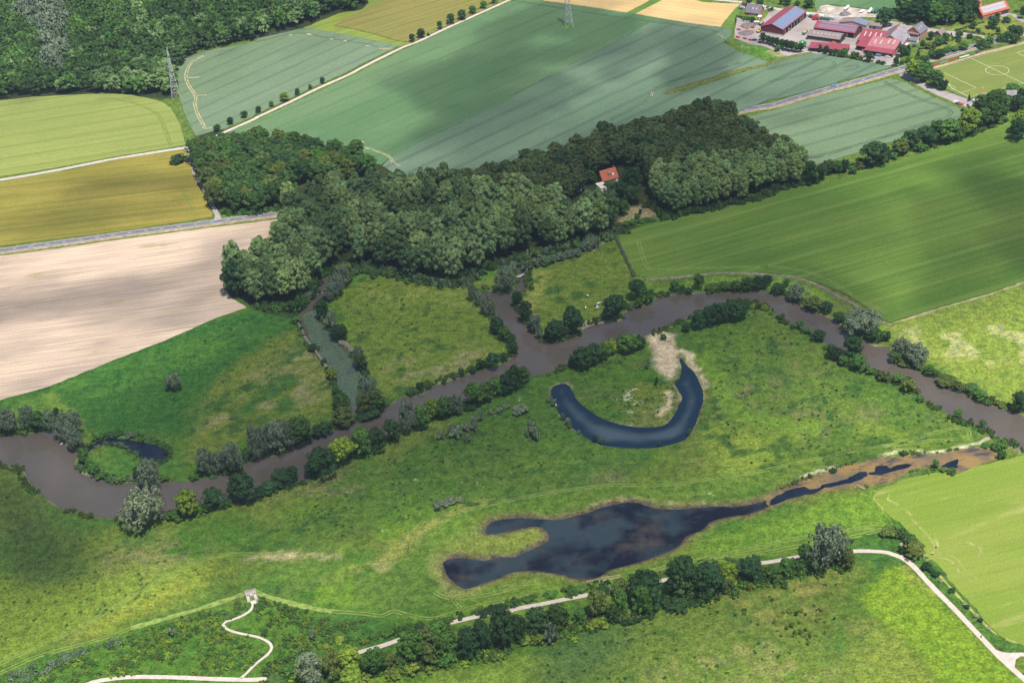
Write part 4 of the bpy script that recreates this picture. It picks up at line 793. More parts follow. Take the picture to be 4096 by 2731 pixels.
row('on the north river bank', 'trees along the north river bank',
    '02: w 60,632,855,185; w 250,608,815,150; o 345,650,822,135; w 455,648,825,125; D 510,610,682,60; w 625,658,890,240; w 600,740,930,120; w 680,810,1002,145; g 770,985,1135,105; g 820,1080,1172,75; g 862,1115,1222,100; B 1100,1220,1292,125; B 930,1195,1265,95; D 990,1250,1280,60; w 1362,1120,1372,215; B 1510,1212,1278,95; D 1250,1160,1260,60; B 1780,1212,1272,80; w 1880,1000,1235,165; w 2005,1030,1220,120; w 2130,952,1220,200; B 2250,978,1092,70 | 12: w -15,800,1095,130; w 60,810,1080,130; w 190,742,1035,235; w 290,740,1010,140; o 400,688,975,220; d 560,770,890,110; d 640,738,870,130; v 805,602,782,210; o 770,485,640,130; o 810,480,620,100; B 730,400,500,60', 'bank_tree')
row('beside the lily backwater', 'willows and bushes around the lily backwater',
    '12: Y 690,240,352,95; D 530,18,95,95; D 625,158,212,65; w 940,58,240,110; o 970,110,265,110; D 985,190,270,70; w 1030,330,560,155; v 990,478,665,140; o 1100,445,645,150; D 1040,600,722,210; D 1150,560,650,80 | 11: s 790,870,1080,140; s 740,960,1165,140; w 690,1040,1205,115; d 605,1190,1365,115; S 690,1295,1455,110; d 770,1410,1565,145; B 375,1330,1402,85; D 360,1190,1295,130; B 850,880,1035,100; W 480,1110,1180,90; W 900,900,960,70', 'bank_tree')
T1('02', 1590, 300, 462, 145, 'willow', 'silver', 'lone silvery willow standing in the left meadow')
row('around the small dark pond', 'shrubs around the small dark pond', '02: B 900,820,905,130; D 990,830,880,90; D 1060,820,872,110; W 1200,830,890,90; B 1290,880,925,70; B 1460,1075,1108,42; W 1390,1070,1108,50; W 1110,920,970,50; D 1520,985,1040,50')
row('on the riverside of the middle pasture', 'bushes along the middle pasture bank', '12: D 1420,438,492,95; D 1505,373,442,72; D 1585,385,427,75; D 1890,265,318,52; D 1995,228,284,72; D 2065,158,254,95; d 2180,108,247,140; d 2275,105,184,80; D 1655,352,374,30; D 1730,330,354,32')
row('along the west side of the river inlet', 'willows and bushes by the river inlet', '11: s 1985,1035,1205,80; s 2045,1108,1245,90; s 2120,1160,1335,115; s 2165,1200,1340,80; d 2215,1350,1505,130; o 2290,1430,1568,120; D 2345,1500,1600,90 | 12: D 2340,-20,60,80 | 22: d 15,0,135,70')
T1('11', 2285, 890, 1125, 175, 'willow', 'silver', 'silvery willow at the head of the river inlet')
row('along the edge of the cow pasture', 'bushes along the cow pasture bank', '21: d 45,1108,1245,85; d 130,1200,1395,115; w 215,1320,1485,115; d 400,1368,1570,165; d 340,1440,1570,90; d 560,1275,1535,185; d 540,1240,1310,90; W 250,1440,1540,70')
T1('21', 945, 1145, 1388, 205, 'oak', 'dark', 'broad dark round tree on the bank right of the cows')
T1('21', 1150, 1003, 1195, 155, 'oak', 'dark', 'dark tree at the end of the pasture ditch by the river')
row('on the far bank of the upper river', 'hedge on the far bank of the upper river',
    '21: B 1250,1085,1220,110; B 1170,1170,1250,90; g 1490,1008,1112,85; g 1715,948,1095,98; D 1560,1050,1110,60; D 1620,1080,1130,70; o 1840,1035,1112,130; o 1960,1018,1102,130; o 2060,1010,1106,110; o 2160,985,1102,120; d 2265,968,1102,100; d 2330,960,1092,70 | 31: d 15,960,1062,52; d 90,1038,1132,125; g 175,990,1070,65; w 265,1048,1205,175; v 420,1158,1292,155; d 540,1200,1305,115; d 665,1298,1392,115; w 850,1275,1525,340; d 980,1440,1570,130; D 1080,1480,1570,110', 'bank_tree')
row('in the dark hedge above the sandy bank', 'dark hedge above the sandy bank', '21: d 1600,1398,1482,78; d 1710,1285,1455,150; d 1820,1245,1432,145; d 1920,1215,1412,150; d 2030,1198,1392,175; d 2105,1230,1372,115; D 2150,1200,1262,85; Y 2215,1215,1262,75; D 2265,1225,1275,60; Y 2325,1230,1282,70; B 1390,1500,1560,60', 'hedge_tree')
row('on the lower right river bank', 'bushes on the lower right river bank',
    '31: B 130,1310,1372,52; B 290,1380,1455,82; B 370,1440,1502,72; d 470,1465,1572,125; D 800,1535,1590,120 | 32: d 590,28,165,95; D 650,70,190,90; d 785,-40,180,175; g 700,128,228,95; g 835,118,275,155; B 950,238,305,95; V 1070,268,365,125; g 1200,292,395,105; Y 1290,338,475,125; B 1400,500,560,70; g 1745,622,708,82; B 1860,700,745,42; g 1970,718,794,68')
row('on the upper right river bank', 'bushes on the upper right river bank',
    '32: w 1225,-20,155,170; w 1362,22,225,200; o 1165,98,195,110; V 1255,158,228,125; W 1370,180,250,80; g 1480,218,302,95; B 1540,260,320,50; v 1640,308,415,180; V 1740,370,450,90; v 1790,385,455,100; o 1875,385,475,130; g 1955,440,545,115; V 2130,540,595,110; V 2060,500,570,70; d 2315,468,645,145; B 2030,530,580,60')
row('along the orange drying channel', 'bushes along the drying channel', '32: g 1540,1083,1165,65; B 1690,1158,1225,85; B 1610,1158,1205,62; B 2130,900,1000,140; B 2010,920,980,100; D 390,1220,1255,50; D 600,1160,1205,80; D 1250,1000,1050,70; B 2150,1000,1080,80')
row('on the rim of the oxbow lake', 'bushes on the rim of the oxbow lake', '22: S 345,490,555,55; S 382,530,600,48; W 465,655,720,48; S 515,705,770,52; B 530,745,795,45; W 615,810,850,40; D 763,868,925,42; V 826,882,942,52; D 1352,918,955,30; g 1627,800,862,36; W 1240,205,250,40; D 1325,330,410,30; W 990,165,195,30')
row('in the long meadow below the river', 'grey scrub in the long meadow',
    '22: S 80,580,680,150; S 40,600,660,80; S 180,730,870,120; S 225,800,920,60 | 12: S 1700,815,905,70; S 1800,760,840,60; S 1840,785,895,120; S 1930,745,830,90; S 1945,848,930,60; S 2000,690,790,60; S 2010,740,825,70; S 2060,630,740,60; S 2160,620,670,60; S 2230,605,650,70; S 2300,570,620,70; S 1700,1440,1530,130; S 1790,1420,1500,110; S 1870,1425,1480,80; S 1670,1490,1560,70')
T1('03', 1578, 1065, 1150, 62, 'bush', 'silver', 'silvery shrub in the scrub left of the winding path')
# hedge along the white path
row('in the hedge below the white path', 'hedge trees below the white path',
    '13: o 190,1480,1600,170; s 500,1308,1590,270; g 280,1400,1530,120; v 700,1275,1570,170; b 850,1238,1490,225; g 1095,1250,1505,195; b 880,1440,1610,200; v 1230,1295,1455,140; g 1420,1078,1400,250; v 1560,1060,1330,180; g 1655,1000,1285,220; v 1590,1225,1425,140; g 1730,1095,1335,215; B 1740,1280,1430,190; d 1935,1075,1335,240; d 2080,1010,1305,150; d 2265,905,1275,225; Y 1425,1378,1505,155; Y 1270,1425,1540,150; B 1330,1330,1450,120; Y 980,1490,1620,140; o 2055,980,1110,110; o 1720,975,1110,140 | 23: d 50,955,1205,150; d 230,885,1135,215; o 420,855,1115,205; Y 150,1100,1220,170; Y 240,1120,1225,110; W 360,1018,1215,115; g 620,888,1045,135; v 795,715,995,195; Y 780,965,1085,200; g 990,720,960,150; o 930,848,1015,140; v 1000,615,780,190; d 1220,548,885,290; g 1190,680,950,190; D 1310,755,905,170; D 1080,930,1025,180; D 1230,905,975,170; d 1560,415,800,270; o 1560,560,800,210; D 1500,780,915,240; D 1660,790,860,130; d 1795,475,815,275; v 1905,488,630,130; b 1985,465,685,165; v 1965,615,745,110; d 2190,435,665,215; Y 2205,640,708,62; o 2315,555,645,95 | 33: o 40,478,645,160; g 170,430,605,120; o 300,428,555,125; w 545,135,545,340; g 345,300,525,130; v 720,345,525,155; o 440,440,545,150', 'hedge_tree')
row('between the white path and the meadow', 'bushes on the meadow side of the white path',
    '13: Y 780,1138,1205,115; B 830,1130,1195,95; B 930,1108,1165,110; Y 990,1150,1215,85; B 1090,1100,1165,105; B 1200,1078,1155,110; B 1300,1038,1135,105; B 1400,1018,1085,90; D 1500,1008,1065,95; Y 650,1208,1255,70; Y 700,1230,1270,80; S 527,1080,1162,62; Y 413,1133,1178,46; S 410,1230,1285,36; D 2100,880,960,120; D 2230,850,930,140 | 23: B 30,788,852,85; B 140,768,832,100; B 360,722,792,105; B 540,680,775,140; B 640,665,740,110; D 840,680,740,130; D 2080,440,500,150; D 2230,410,470,150')
row('by the bend of the white path', 'bushes by the bend of the white path', '33: V 1130,130,238,180; V 1060,170,235,90; o 1235,150,250,100; o 1310,205,330,130; F 1240,280,340,75; D 1250,300,380,90; v 1345,270,425,185; D 1465,458,548,98; D 1540,540,600,80; F 1585,612,645,34; F 1805,825,860,42; F 1915,930,970,44; F 2027,1050,1085,42; D 760,250,280,60; V 1195,215,250,50; D 1690,690,740,60; D 1830,850,890,50; D 1950,970,1010,50')
row('in the young scrub of the lower meadow', 'young scrub in the lower meadow', '33: Y 110,925,960,55; Y 60,980,1020,35; Y 200,880,930,70; Y 305,875,915,50; Y 290,990,1020,30; Y 220,1010,1060,40; Y 170,1040,1080,35; Y 245,1080,1118,36; Y 300,1080,1125,40; Y 345,1060,1095,30; Y 125,1110,1145,40; Y 450,975,1010,34; Y 480,960,985,28; Y 520,990,1015,30; Y 540,1030,1065,50; Y 525,1080,1118,36; Y 385,1105,1135,30; Y 440,1115,1140,28; Y 370,1185,1220,34; Y 290,1175,1195,24; Y 85,1070,1095,30; Y 140,905,935,30; D 260,910,950,36; D 345,925,950,26; D 610,960,990,22')
# right hedge between wheat and grain field, sports club
row('in the hedge right of the poplar wood', 'hedge between the wheat and the green grain field',
    '30: d 970,1315,1535,235; d 1060,1330,1500,130; B 1150,1398,1468,95; v 1215,1283,1425,155; d 1320,1198,1372,145; B 1400,1308,1395,115; d 1450,1168,1355,165; o 1560,1115,1320,150; g 1650,1103,1315,205; o 1740,1150,1300,120; b 1860,1003,1245,200; o 1990,1000,1180,130; o 2070,940,1150,140; B 2140,1070,1130,110; V 850,1490,1555,75; o 560,1473,1605,125; g 645,1478,1595,95; d 705,1468,1590,80; B 780,1530,1600,70; b 2320,1030,1240,170; d 2300,1100,1300,150 | 31: d 400,-80,130,130; d 500,-60,85,90', 'hedge_tree')
row('by the sports pitch', 'trees around the sports pitch',
    '30: b 1345,553,725,160; g 1440,572,740,150; o 1400,620,760,130; o 1545,655,805,125; d 1600,735,832,65; d 1633,740,830,55; c 1848,868,928,36; d 1180,528,608,46; D 1232,560,595,40; B 1300,530,580,60; o 1960,878,1010,105; o 2060,848,1000,130; g 2115,828,965,160; o 2200,880,1015,110; g 2250,768,860,120; d 2310,880,1025,130; o 2170,980,1055,90; o 1930,930,1010,70; d 2330,820,940,80; g 2060,960,1090,100; D 1790,1000,1030,40', 'garden_tree')
row('in the farm gardens', 'trees in the farm gardens',
    'C: d 1050,385,575,150; g 1230,490,705,200; g 1385,425,660,190; o 860,585,790,110; v 990,640,780,170; o 1110,670,830,120; d 380,690,960,190; o 500,780,930,180; d 540,690,900,80; c 760,790,960,110; o 1080,820,1000,210; d 1230,790,1010,180; o 1330,780,950,170; g 1430,710,860,170; g 1580,720,830,180; g 1780,610,800,230; d 900,930,1060,230; g 560,960,1100,160; o 1690,360,550,170; B 1540,490,590,70; D 1680,540,620,130; D 1940,440,540,130; B 2100,490,570,200; c 1515,400,470,50; Y 1120,600,680,90; B 720,950,1080,130 | D: o 1210,500,660,140; g 1000,310,560,120; v 1200,310,520,160; d 1650,380,660,230; d 1740,310,460,120; D 1940,400,520,210; B 2180,220,290,140; d 2330,150,430,130; d 2100,590,860,230; o 2250,600,900,180; F 2270,560,670,160; g 1850,760,960,230; o 1990,730,960,200; g 1560,850,1100,170; v 1350,880,1080,200; g 1420,900,1140,140; d 2130,780,1000,180; D 1310,650,740,110; D 1110,790,880,120; B 1250,820,890,190; o 1760,640,790,100', 'garden_tree')
row('along the machinery yard', 'trees along the machinery yard',
    'A: d 640,765,990,180; d 760,830,1010,150; d 850,850,1040,150; d 960,870,1090,150; o 1070,905,1110,160; d 1180,920,1160,160; d 1290,940,1180,150; o 1400,980,1200,160; d 1500,1000,1205,150; B 980,1060,1180,140; d 1680,-20,190,240; d 1420,30,140,130; d 1200,-40,130,170; o 1060,-30,110,120; d 320,-20,110,130; d 560,-10,100,200; D 400,400,510,120; D 250,390,480,220; D 840,170,240,70; Y 780,195,250,60; d 20,410,570,40', 'garden_tree')
row('along the lower red shed', 'trees along the lower red shed', 'B: o 465,678,862,88; d 600,712,905,130; d 710,790,940,120; d 800,780,955,120; o 900,820,970,130; g 1010,768,985,160; g 1225,838,1000,140; o 1320,860,1030,80; V 1390,930,1040,90; V 1100,930,990,90; d 1580,858,1080,225; D 1800,1030,1110,130; D 1890,1060,1135,130; d 2190,985,1175,130')
T1('30', 1078, 78, 240, 150, 'oak', 'dark', 'large dark tree beside the lane behind the farm')
# garden by the wood house
row('by the house in the wood', 'trees by the house in the wood', 'G: o 565,120,440,270; d 1290,390,830,330; d 1530,480,900,400; o 1000,380,560,230; d 1450,130,600,300; d 1600,60,640,330; g 1330,795,1165,285; v 1830,790,985,150; d 1722,1000,1135,85; B 1640,1110,1260,130; B 1400,1280,1400,190; B 1550,1240,1370,190; B 1700,1215,1340,180; B 1850,1200,1320,180; B 2000,1190,1290,180')
# creek bank willows under the wood
row('along the creek below the poplar wood', 'grey willows along the creek below the wood', '21: W 20,830,900,120; W 140,830,920,100; W 220,800,890,100; W 300,780,870,110; W 380,770,850,100; W 450,750,830,100; W 530,730,805,100; w 700,630,740,110; w 760,610,720,100; W 650,660,750,80; W 600,720,790,90; B 320,810,880,80')
# ------------------------------------------------------------------ woods: every tree its own object
def scatter(P, sp, jit=.32):
    xs = [p[0] for p in P]; ys = [p[1] for p in P]; out = []; j = 0; y = min(ys)
    while y < max(ys):
        x = min(xs) + (sp / 2 if j % 2 else 0)
        while x < max(xs):
            q = (x + random.uniform(-jit, jit) * sp, y + random.uniform(-jit, jit) * sp)
            if inside(P, *q): out.append(q)
            x += sp
        y += sp * .866; j += 1
    return out
def wood(P, sp, f, leafs, ar, hr, label, group, avoid=(), nm=None):
    n = 0
    for (x, y) in scatter(P, sp):
        if any(math.hypot(x - q[0], y - q[1]) < q[2] for q in avoid): continue
        if f == 'poplar' and inside(DARK_POPLARS, x, y): tree(x, y, random.uniform(*ar), random.uniform(*hr) * .94, f, 'dpoplar', 'dark poplar at the left end of the central wood', group, parts=False); n += 1; continue
        tree(x, y, random.uniform(*ar), random.uniform(*hr), f, leafs[min(len(leafs) - 1, int(len(leafs) * min(.999, max(0, (vnoise(np.array([x]), np.array([y]), 26., 17)[0] * .6 + random.random() * .55 - .08)))))], label, group, parts=False, name=nm); n += 1
    LOG.append((label, n)); return n
DARK_POPLARS = PL('11 330,420 560,300 720,470 860,640 760,860 600,900 520,800 470,620 340,560')  # poplars inside this outline get the darker leaf colour
HX, HY = G('G', 1030, 380); SHX, SHY = G('G', 830, 540); LAWN = G('21', 1130, 430)
AV = [(HX, HY + 3, 15), (HX, HY - 14, 9), (HX + 12, HY - 4, 12), (SHX, SHY, 12), (LAWN[0], LAWN[1], 17), (LAWN[0] + 12, LAWN[1] + 3, 13)] + [(p[0], p[1], 4.5) for p in RD[::3]]
W_LEFT = PL('00 1765,1425|01 1815,40 1895,170 1965,300 2035,385 2180,388 2351,388|11 150,365 260,360') + PL('11 330,250 400,60', 8) + PL('10 1120,1500 1050,1420 930,1330 700,1275 470,1235 200,1210 0,1200|00 2200,1210 2000,1220 1850,1250 1765,1315', 16)
wood(W_LEFT, 10.0, 'oak', ['dark', 'oak', 'oak', 'olive', 'green'], (5.4, 7.6), (15, 20), 'broadleaf tree in the dense wood at the lane corner', 'broadleaf wood at the lane corner', AV)
W_POP = PL('11 330,470 450,420 700,345 1000,310 1150,330 1350,275 1600,290 2000,330 2300,400|21 100,330 400,440 600,495 930,495 980,530 930,575 800,640 550,695 250,765 0,840|11 2250,885 2060,895 2000,1000 1850,1055 1680,1040 1500,1000 1250,950 1050,930 960,880 880,790 740,870 690,930 560,975 470,1120 410,1235 300,1272 60,1245|01 2260,1205 2120,1120 2130,1050 2300,920|11 100,830 235,640 262,520')
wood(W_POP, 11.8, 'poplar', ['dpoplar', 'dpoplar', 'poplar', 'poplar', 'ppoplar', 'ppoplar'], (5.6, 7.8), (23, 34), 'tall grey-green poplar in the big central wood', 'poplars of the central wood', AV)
T1('01', 2150, 840, 1165, 230, 'oak', 'dark', 'dark broad tree at the wood corner beside the fallow field')
W_DARK = PL('10 1800,1510 2200,1470|20 0,1440 140,1365 350,1335 520,1280 690,1185 930,1125 1250,1030 1480,985 1720,915 1850,905 2010,955 2130,1075 2280,1125 2351,1195|30 130,1250', 19) + PL('31 200,-80|21 2351,-20 1900,30 1500,90 1260,170 1180,110 1050,40 700,90 640,210 500,310 300,380|11 2300,380 2000,310 1600,270 1350,250 1150,300')
wood(W_DARK, 10.2, 'oak', ['dark', 'beech', 'beech', 'beech', 'beech'], (5.4, 7.8), (17, 22), 'dark beech in the shaded wood behind the poplars', 'dark beech wood', AV, 'beech_tree')
W_RIGHT = PL('21 1270,190 1500,110 1900,50 2351,0|31 200,-60 330,10 400,60 430,105 280,128 100,160 0,185|21 2351,225 2100,285 1850,345 1600,395 1450,430 1340,385 1285,300')
wood(W_RIGHT, 8.8, 'poplar', ['poplar', 'poplar', 'ppoplar'], (4.6, 6.0), (21, 25), 'grey-green poplar in the block right of the wood house', 'poplar block right of the house', AV)
W_FARM = PL('30 1235,225 1450,238 1640,262 1850,235 1890,170 1900,60 1900,-150 1240,-150 1215,100')
wood(W_FARM, 10.0, 'oak', ['oak', 'dark', 'green'], (5.5, 7.5), (15, 20), 'broadleaf tree in the small wood behind the farmhouses', 'small wood behind the farmhouses')
W_TOPR = PL('30 1960,10 2100,-10 2351,10 2500,-20 2500,-200 1960,-200')
wood(W_TOPR, 10.0, 'oak', ['oak', 'dark'], (5.5, 7.5), (14, 18), 'dark tree in the wood behind the solar-roofed house', 'wood behind the solar-roofed house')
W_TOPL = PL('20 2330,60 2351,20|30 440,60 420,-60|20 2200,-60 2150,0')
# far forest: one mass
FOREST = PL('00 -400,940 0,905 300,880 600,862 900,862 1200,862 1480,895 1560,870 1635,620 1690,530 1850,460 2100,420 2351,362|10 0,345 420,250 500,205 750,120 960,75 1020,20 1020,-150 0,-600|00 -500,-600')
PALE = PL('00 420,640 560,690 610,400 620,150 580,0 400,-60 130,0 120,120 330,240 400,420', 15)
def far_forest():
    Vs = []; Ts = []; Ms = []
    vars_ = [crown_arrays(5.5, 15, 1.0, 34, 13, 1.55, 'round', 900 + i) for i in range(5)] + [crown_arrays(5.0, 19, 1.0, 36, 13, 1.5, 'poplar', 950 + i) for i in range(3)]
    for (x, y) in scatter(FOREST, 9.4, .38):
        pl = inside(PALE, x, y); V, T = vars_[5 + random.randrange(3)] if pl else vars_[random.randrange(5)]
        a = random.uniform(0, 6.28); ca, sa = math.cos(a), math.sin(a); s = random.uniform(1.0, 1.35); sz = random.uniform(.95, 1.35)
        W = np.empty_like(V); W[..., 0] = (V[..., 0] * ca - V[..., 1] * sa) * s + x; W[..., 1] = (V[..., 0] * sa + V[..., 1] * ca) * s + y; W[..., 2] = V[..., 2] * sz
        pn = vnoise(np.array([x]), np.array([y]), 60., 5)[0]
        m = 1 if pl else (2 if random.random() < .16 else (3 if random.random() < .10 + .5 * (pn > .72) else 0)); Vs.append(W); Ts.append(T * random.uniform(.75, 1.2)); Ms.append(np.full(len(V), m, np.int32))
    me = quads_mesh('far_forest', np.concatenate(Vs), np.concatenate(Ts), [LM['oak'], LM['willow'], LM['green'], LM['poplar']]); me.polygons.foreach_set('material_index', np.concatenate(Ms))
    o = bpy.data.objects.new('far_forest', me); C.objects.link(o); tag(o, 'dense far forest filling the upper left corner', 'forest', kind='stuff')
far_forest()
T1('00', 1560, 335, 460, 220, 'oak', 'brown', 'bare brownish dying tree standing at the forest edge behind the pylon')
def bank_growth(spec, w, n, leaf, label, rr=(.8, 1.9), hh=(.9, 2.2), name='undergrowth', gap=.0, off=0.0, pts=None):
    P = smooth(pts or PL(spec), 2.0); P = offset_line(P, off) if off else P; Vs = []; Ts = []; Ms = []; base = [crown_arrays(1, 1, .02, 14, 12, .36, 'round', 800 + i) for i in range(5)]
    for k in range(n):
        i = random.randrange(len(P)); q = fbm(np.array([P[i][0]]), np.array([P[i][1]]), 14., 57, 2)[0]
        if q < gap: continue
        x = P[i][0] + random.gauss(0, w / 3); y = P[i][1] + random.gauss(0, w / 3); V, T = random.choice(base); s = random.uniform(*rr); h = random.uniform(*hh)
        Vs.append(V * np.array([s, s, h]) + np.array([x, y, -.2])); Ts.append(T * random.uniform(.75, 1.2)); Ms.append(np.full(len(V), random.randrange(len(leaf)), np.int32))
    me = quads_mesh(name, np.concatenate(Vs), np.concatenate(Ts), [LM[q] for q in leaf]); me.polygons.foreach_set('material_index', np.concatenate(Ms))
    o = bpy.data.objects.new(name, me); C.objects.link(o); tag(o, label, 'undergrowth', kind='stuff')
bank_growth('13 120,1540 400,1500 700,1500 900,1460 1200,1440 1450,1400 1700,1370 2000,1310 2250,1250|23 50,1150 300,1130 550,1060 800,1000 1100,930 1350,850 1600,790 1900,720 2100,660 2351,600|33 150,570 400,520 600,500', 10, 700, ['green', 'bright', 'olive', 'green', 'oak'], 'thick undergrowth along the hedge below the white path', (1.2, 2.8), (1.5, 3.8))
bank_growth('13 1000,1160 1250,1110 1500,1050 1750,1000 2000,930|23 0,840 300,760 600,700 900,650 1300,580 1700,500 2050,450', 4, 150, ['green', 'olive', 'dark'], 'low bushes along the meadow side of the white path', (.8, 1.8), (.8, 1.9), gap=.42)
bank_growth('11 60,1255 300,1278 420,1240 470,1120 560,975 690,932', 7, 110, ['oak', 'green', 'dark'], 'undergrowth along the foot of the rounded tree clump', (1.6, 3.2), (2.0, 5.0))
bank_growth('11 930,880 1050,930 1250,950 1500,1000 1680,1045 1850,1060 2000,1005 2060,905 2250,890|21 0,845 250,770 550,700 800,645 940,580', 7, 260, ['oak', 'green', 'dark', 'olive', 'willow'], 'undergrowth along the front edge of the central wood', (1.6, 3.2), (2.0, 5.5))
bank_growth('21 1300,320 1345,390 1450,432 1600,398 1850,347 2100,288 2351,228|31 100,162 280,130 430,108', 6, 170, ['oak', 'green', 'dark', 'olive'], 'undergrowth along the front of the right poplar block', (1.4, 2.8), (1.8, 4.5))
bank_growth('01 2060,395 2351,392|11 0,392 150,372 260,362', 5, 60, ['oak', 'green', 'dark'], 'undergrowth where the broadleaf wood meets the road', (1.4, 2.6), (1.6, 4.0))
bank_growth('', 4.0, 850, ['oak', 'green', 'green', 'olive'], 'bank vegetation along the south side of the river', (.7, 1.9), (.7, 2.2), gap=.40, off=-2.5, pts=S_BANK)
bank_growth('', 4.0, 520, ['oak', 'green', 'green', 'willow'], 'bank vegetation along the lower north side of the river', (.7, 1.9), (.7, 2.2), gap=.42, off=2.5, pts=N_BANK)
bank_growth('', 4.0, 1000, ['oak', 'green', 'green', 'willow', 'olive'], 'bank vegetation along the upper north side of the river', (.8, 2.0), (.8, 2.4), gap=.40, off=2.5, pts=N_BANK2)
bank_growth('', 3.0, 200, ['oak', 'dark', 'green'], 'bank vegetation on the west edge of the backwater', (.8, 1.8), (.8, 2.2), gap=.40, off=2.2, pts=SLOUGH_L)
bank_growth('', 3.5, 260, ['oak', 'dark', 'willow'], 'bank vegetation on the east edge of the backwater', (.9, 2.2), (.9, 2.8), gap=.35, off=2.5, pts=SLOUGH_R)
bank_growth('02 770,1000 860,925 1000,860 1150,850 1350,880 1520,960 1570,1030 1500,1110 1350,1120 1200,1000 1050,940 880,970', 2.5, 190, ['oak', 'dark', 'green', 'willow'], 'reedy fringe round the small dark pond', (.6, 1.4), (.6, 1.5))
bank_growth('30 480,1560 700,1560 900,1500 1150,1430 1400,1360 1700,1290 1950,1200 2150,1110', 6, 200, ['green', 'dark', 'olive'], 'undergrowth of the hedge right of the poplar wood', (1.0, 2.4), (1.2, 3.0))
# low scrub on the lookout slope: uncountable ground cover
def scrub(spec, n, leaf, label, rr=(.8, 1.9), hh=(.8, 1.7), dens=None, name='scrub'):
    P = PL(spec); xs = [p[0] for p in P]; ys = [p[1] for p in P]; Vs = []; Ts = []; Ms = []; base = [crown_arrays(1, 1, .02, 14, 11, .33, 'round', 700 + i) for i in range(5)]; k = 0
    while k < n:
        x = random.uniform(min(xs), max(xs)); y = random.uniform(min(ys), max(ys))
        if not inside(P, x, y): continue
        q = fbm(np.array([x]), np.array([y]), 16., 77, 2)[0]
        if q < random.uniform(.3, .62): k += .2; continue
        V, T = random.choice(base); s = random.uniform(*rr); h = random.uniform(*hh); W = V * np.array([s, s, h]) + np.array([x, y, 0]); Vs.append(W); Ts.append(T * random.uniform(.7, 1.2)); Ms.append(np.full(len(V), random.randrange(len(leaf)), np.int32)); k += 1
    me = quads_mesh(name, np.concatenate(Vs), np.concatenate(Ts), [LM[q] for q in leaf]); me.polygons.foreach_set('material_index', np.concatenate(Ms))
    o = bpy.data.objects.new(name, me); C.objects.link(o); tag(o, label, 'scrub', kind='stuff')
scrub('03 200,1560 560,1400 850,1290 1150,1140 1500,1030 1900,900 2150,820 2230,830 2280,860 2230,930 2060,1000 2020,1040 2060,1080 2351,1160|13 100,1210 110,1290 0,1370|03 2240,1470 2000,1490 1400,1480 900,1520 700,1560', 620, ['green', 'bright', 'olive', 'bright', 'green'], 'dense low scrub on the slope left of the winding path')
scrub('13 60,800 300,870 620,960 900,1010 1050,1000 880,1100 760,1180 620,1260 400,1320 150,1440 20,1400 120,1300 160,1230 100,1160 0,1120 0,850', 330, ['green', 'bright', 'olive', 'green'], 'mixed low scrub on the slope right of the winding path')
scrub('03 -100,1560 300,1430 600,1330 850,1240 1080,1180 1100,1230 850,1300 600,1380 400,1500 200,1600', 170, ['willow', 'green', 'willow'], 'grey willow scrub along the foot of the lookout slope', (1.2, 2.4), (1.4, 2.4), name='willow_scrub')
for sp, n_, l in (('M 560,1240 900,1050 1250,880 1300,960 1400,1050 1200,1150 1000,1180 700,1260', 230, 'dark grass tufts dotting the long meadow below the river'), ('M 1640,720 1720,700 1950,860 2250,1000 2100,1050 1800,1080 1640,1050 1640,900', 230, 'dark grass tufts dotting the meadow right of the oxbow'), ('M 1000,1568 1250,1510 1500,1410 1800,1340 1950,1310 1880,1440 1800,1568', 110, 'dark grass tufts dotting the meadow below the white path'), ('M 0,1110 120,1210 400,1240 560,1260 560,1290 150,1450 0,1520', 120, 'rank grass tufts dotting the lower left meadow'), ('M 785,655 880,632 1075,662 1160,780 1050,862 880,920 835,870', 80, 'dark tufts dotting the middle pasture'), ('M 40,950 560,730 690,740 640,860 480,980 330,990', 90, 'dark tufts dotting the lush left meadow'), ('22 600,200 1250,60 1300,300 1480,400 1500,560 1350,730 1100,740 800,640 620,450', 120, 'weed tufts on the land inside the oxbow')):
    scrub(sp, n_, ['green', 'oak', 'olive', 'green'], l, (.5, 1.3), (.3, .8), name='tussocks')
scrub('32 0,1395 330,1240 660,1135 1000,1045 1290,1005 1500,1030 1740,980 1740,1000 1400,1035 1000,1065 660,1155 330,1270 60,1385', 90, ['green', 'olive', 'bright'], 'low weeds along the north edge of the drying channel', (.6, 1.3), (.5, 1.0), name='weeds')
scrub('32 820,1330 1000,1310 1150,1260 1300,1180 1450,1145 1560,1150 1640,1190 1450,1230 1150,1320 900,1370', 60, ['green', 'bright'], 'low weeds along the south edge of the drying channel', (.5, 1.1), (.5, .9), name='weeds')
# ------------------------------------------------------------------ farm and other buildings
M_RED = mat('red_roof_sheet', (0.22, 0.045, 0.065), .55, .3, .10, .25); M_RED2 = mat('bright_red_roof', (0.23, 0.050, 0.066), .5, .3, .12, .3); M_PINK = mat('faded_red_roof', (0.30, 0.115, 0.125), .6, .3, .16, .3)
M_DKRED = mat('dark_red_cladding', (0.09, 0.022, 0.03), .7, .2, .12, .5); M_GREYR = mat('grey_roof_tile', (0.135, 0.125, 0.150), .7, .3, .12, .5); M_LGREY = mat('light_grey_roof', (0.22, 0.20, 0.225), .7, .3, .14, .3)
M_BRNR = mat('brown_roof', (0.20, 0.145, 0.145), .75, .2, .12, .4); M_SLATE = mat('grey_brown_sheet', (0.19, 0.155, 0.150), .7, .2, .10, .4); M_WOODD = mat('dark_timber', (0.045, 0.036, 0.040), .8, .2, .2, .6)
M_BRICK = mat('red_brick', (0.33, 0.115, 0.075), .85, .2, .18, 1.2, detail=6); M_ORANGE = mat('orange_roof_tile', (0.34, 0.098, 0.05), .75, .2, .16, .5, detail=5); M_WHITEP = mat('white_render', (0.60, 0.58, 0.55), .7, .3, .06, .5)
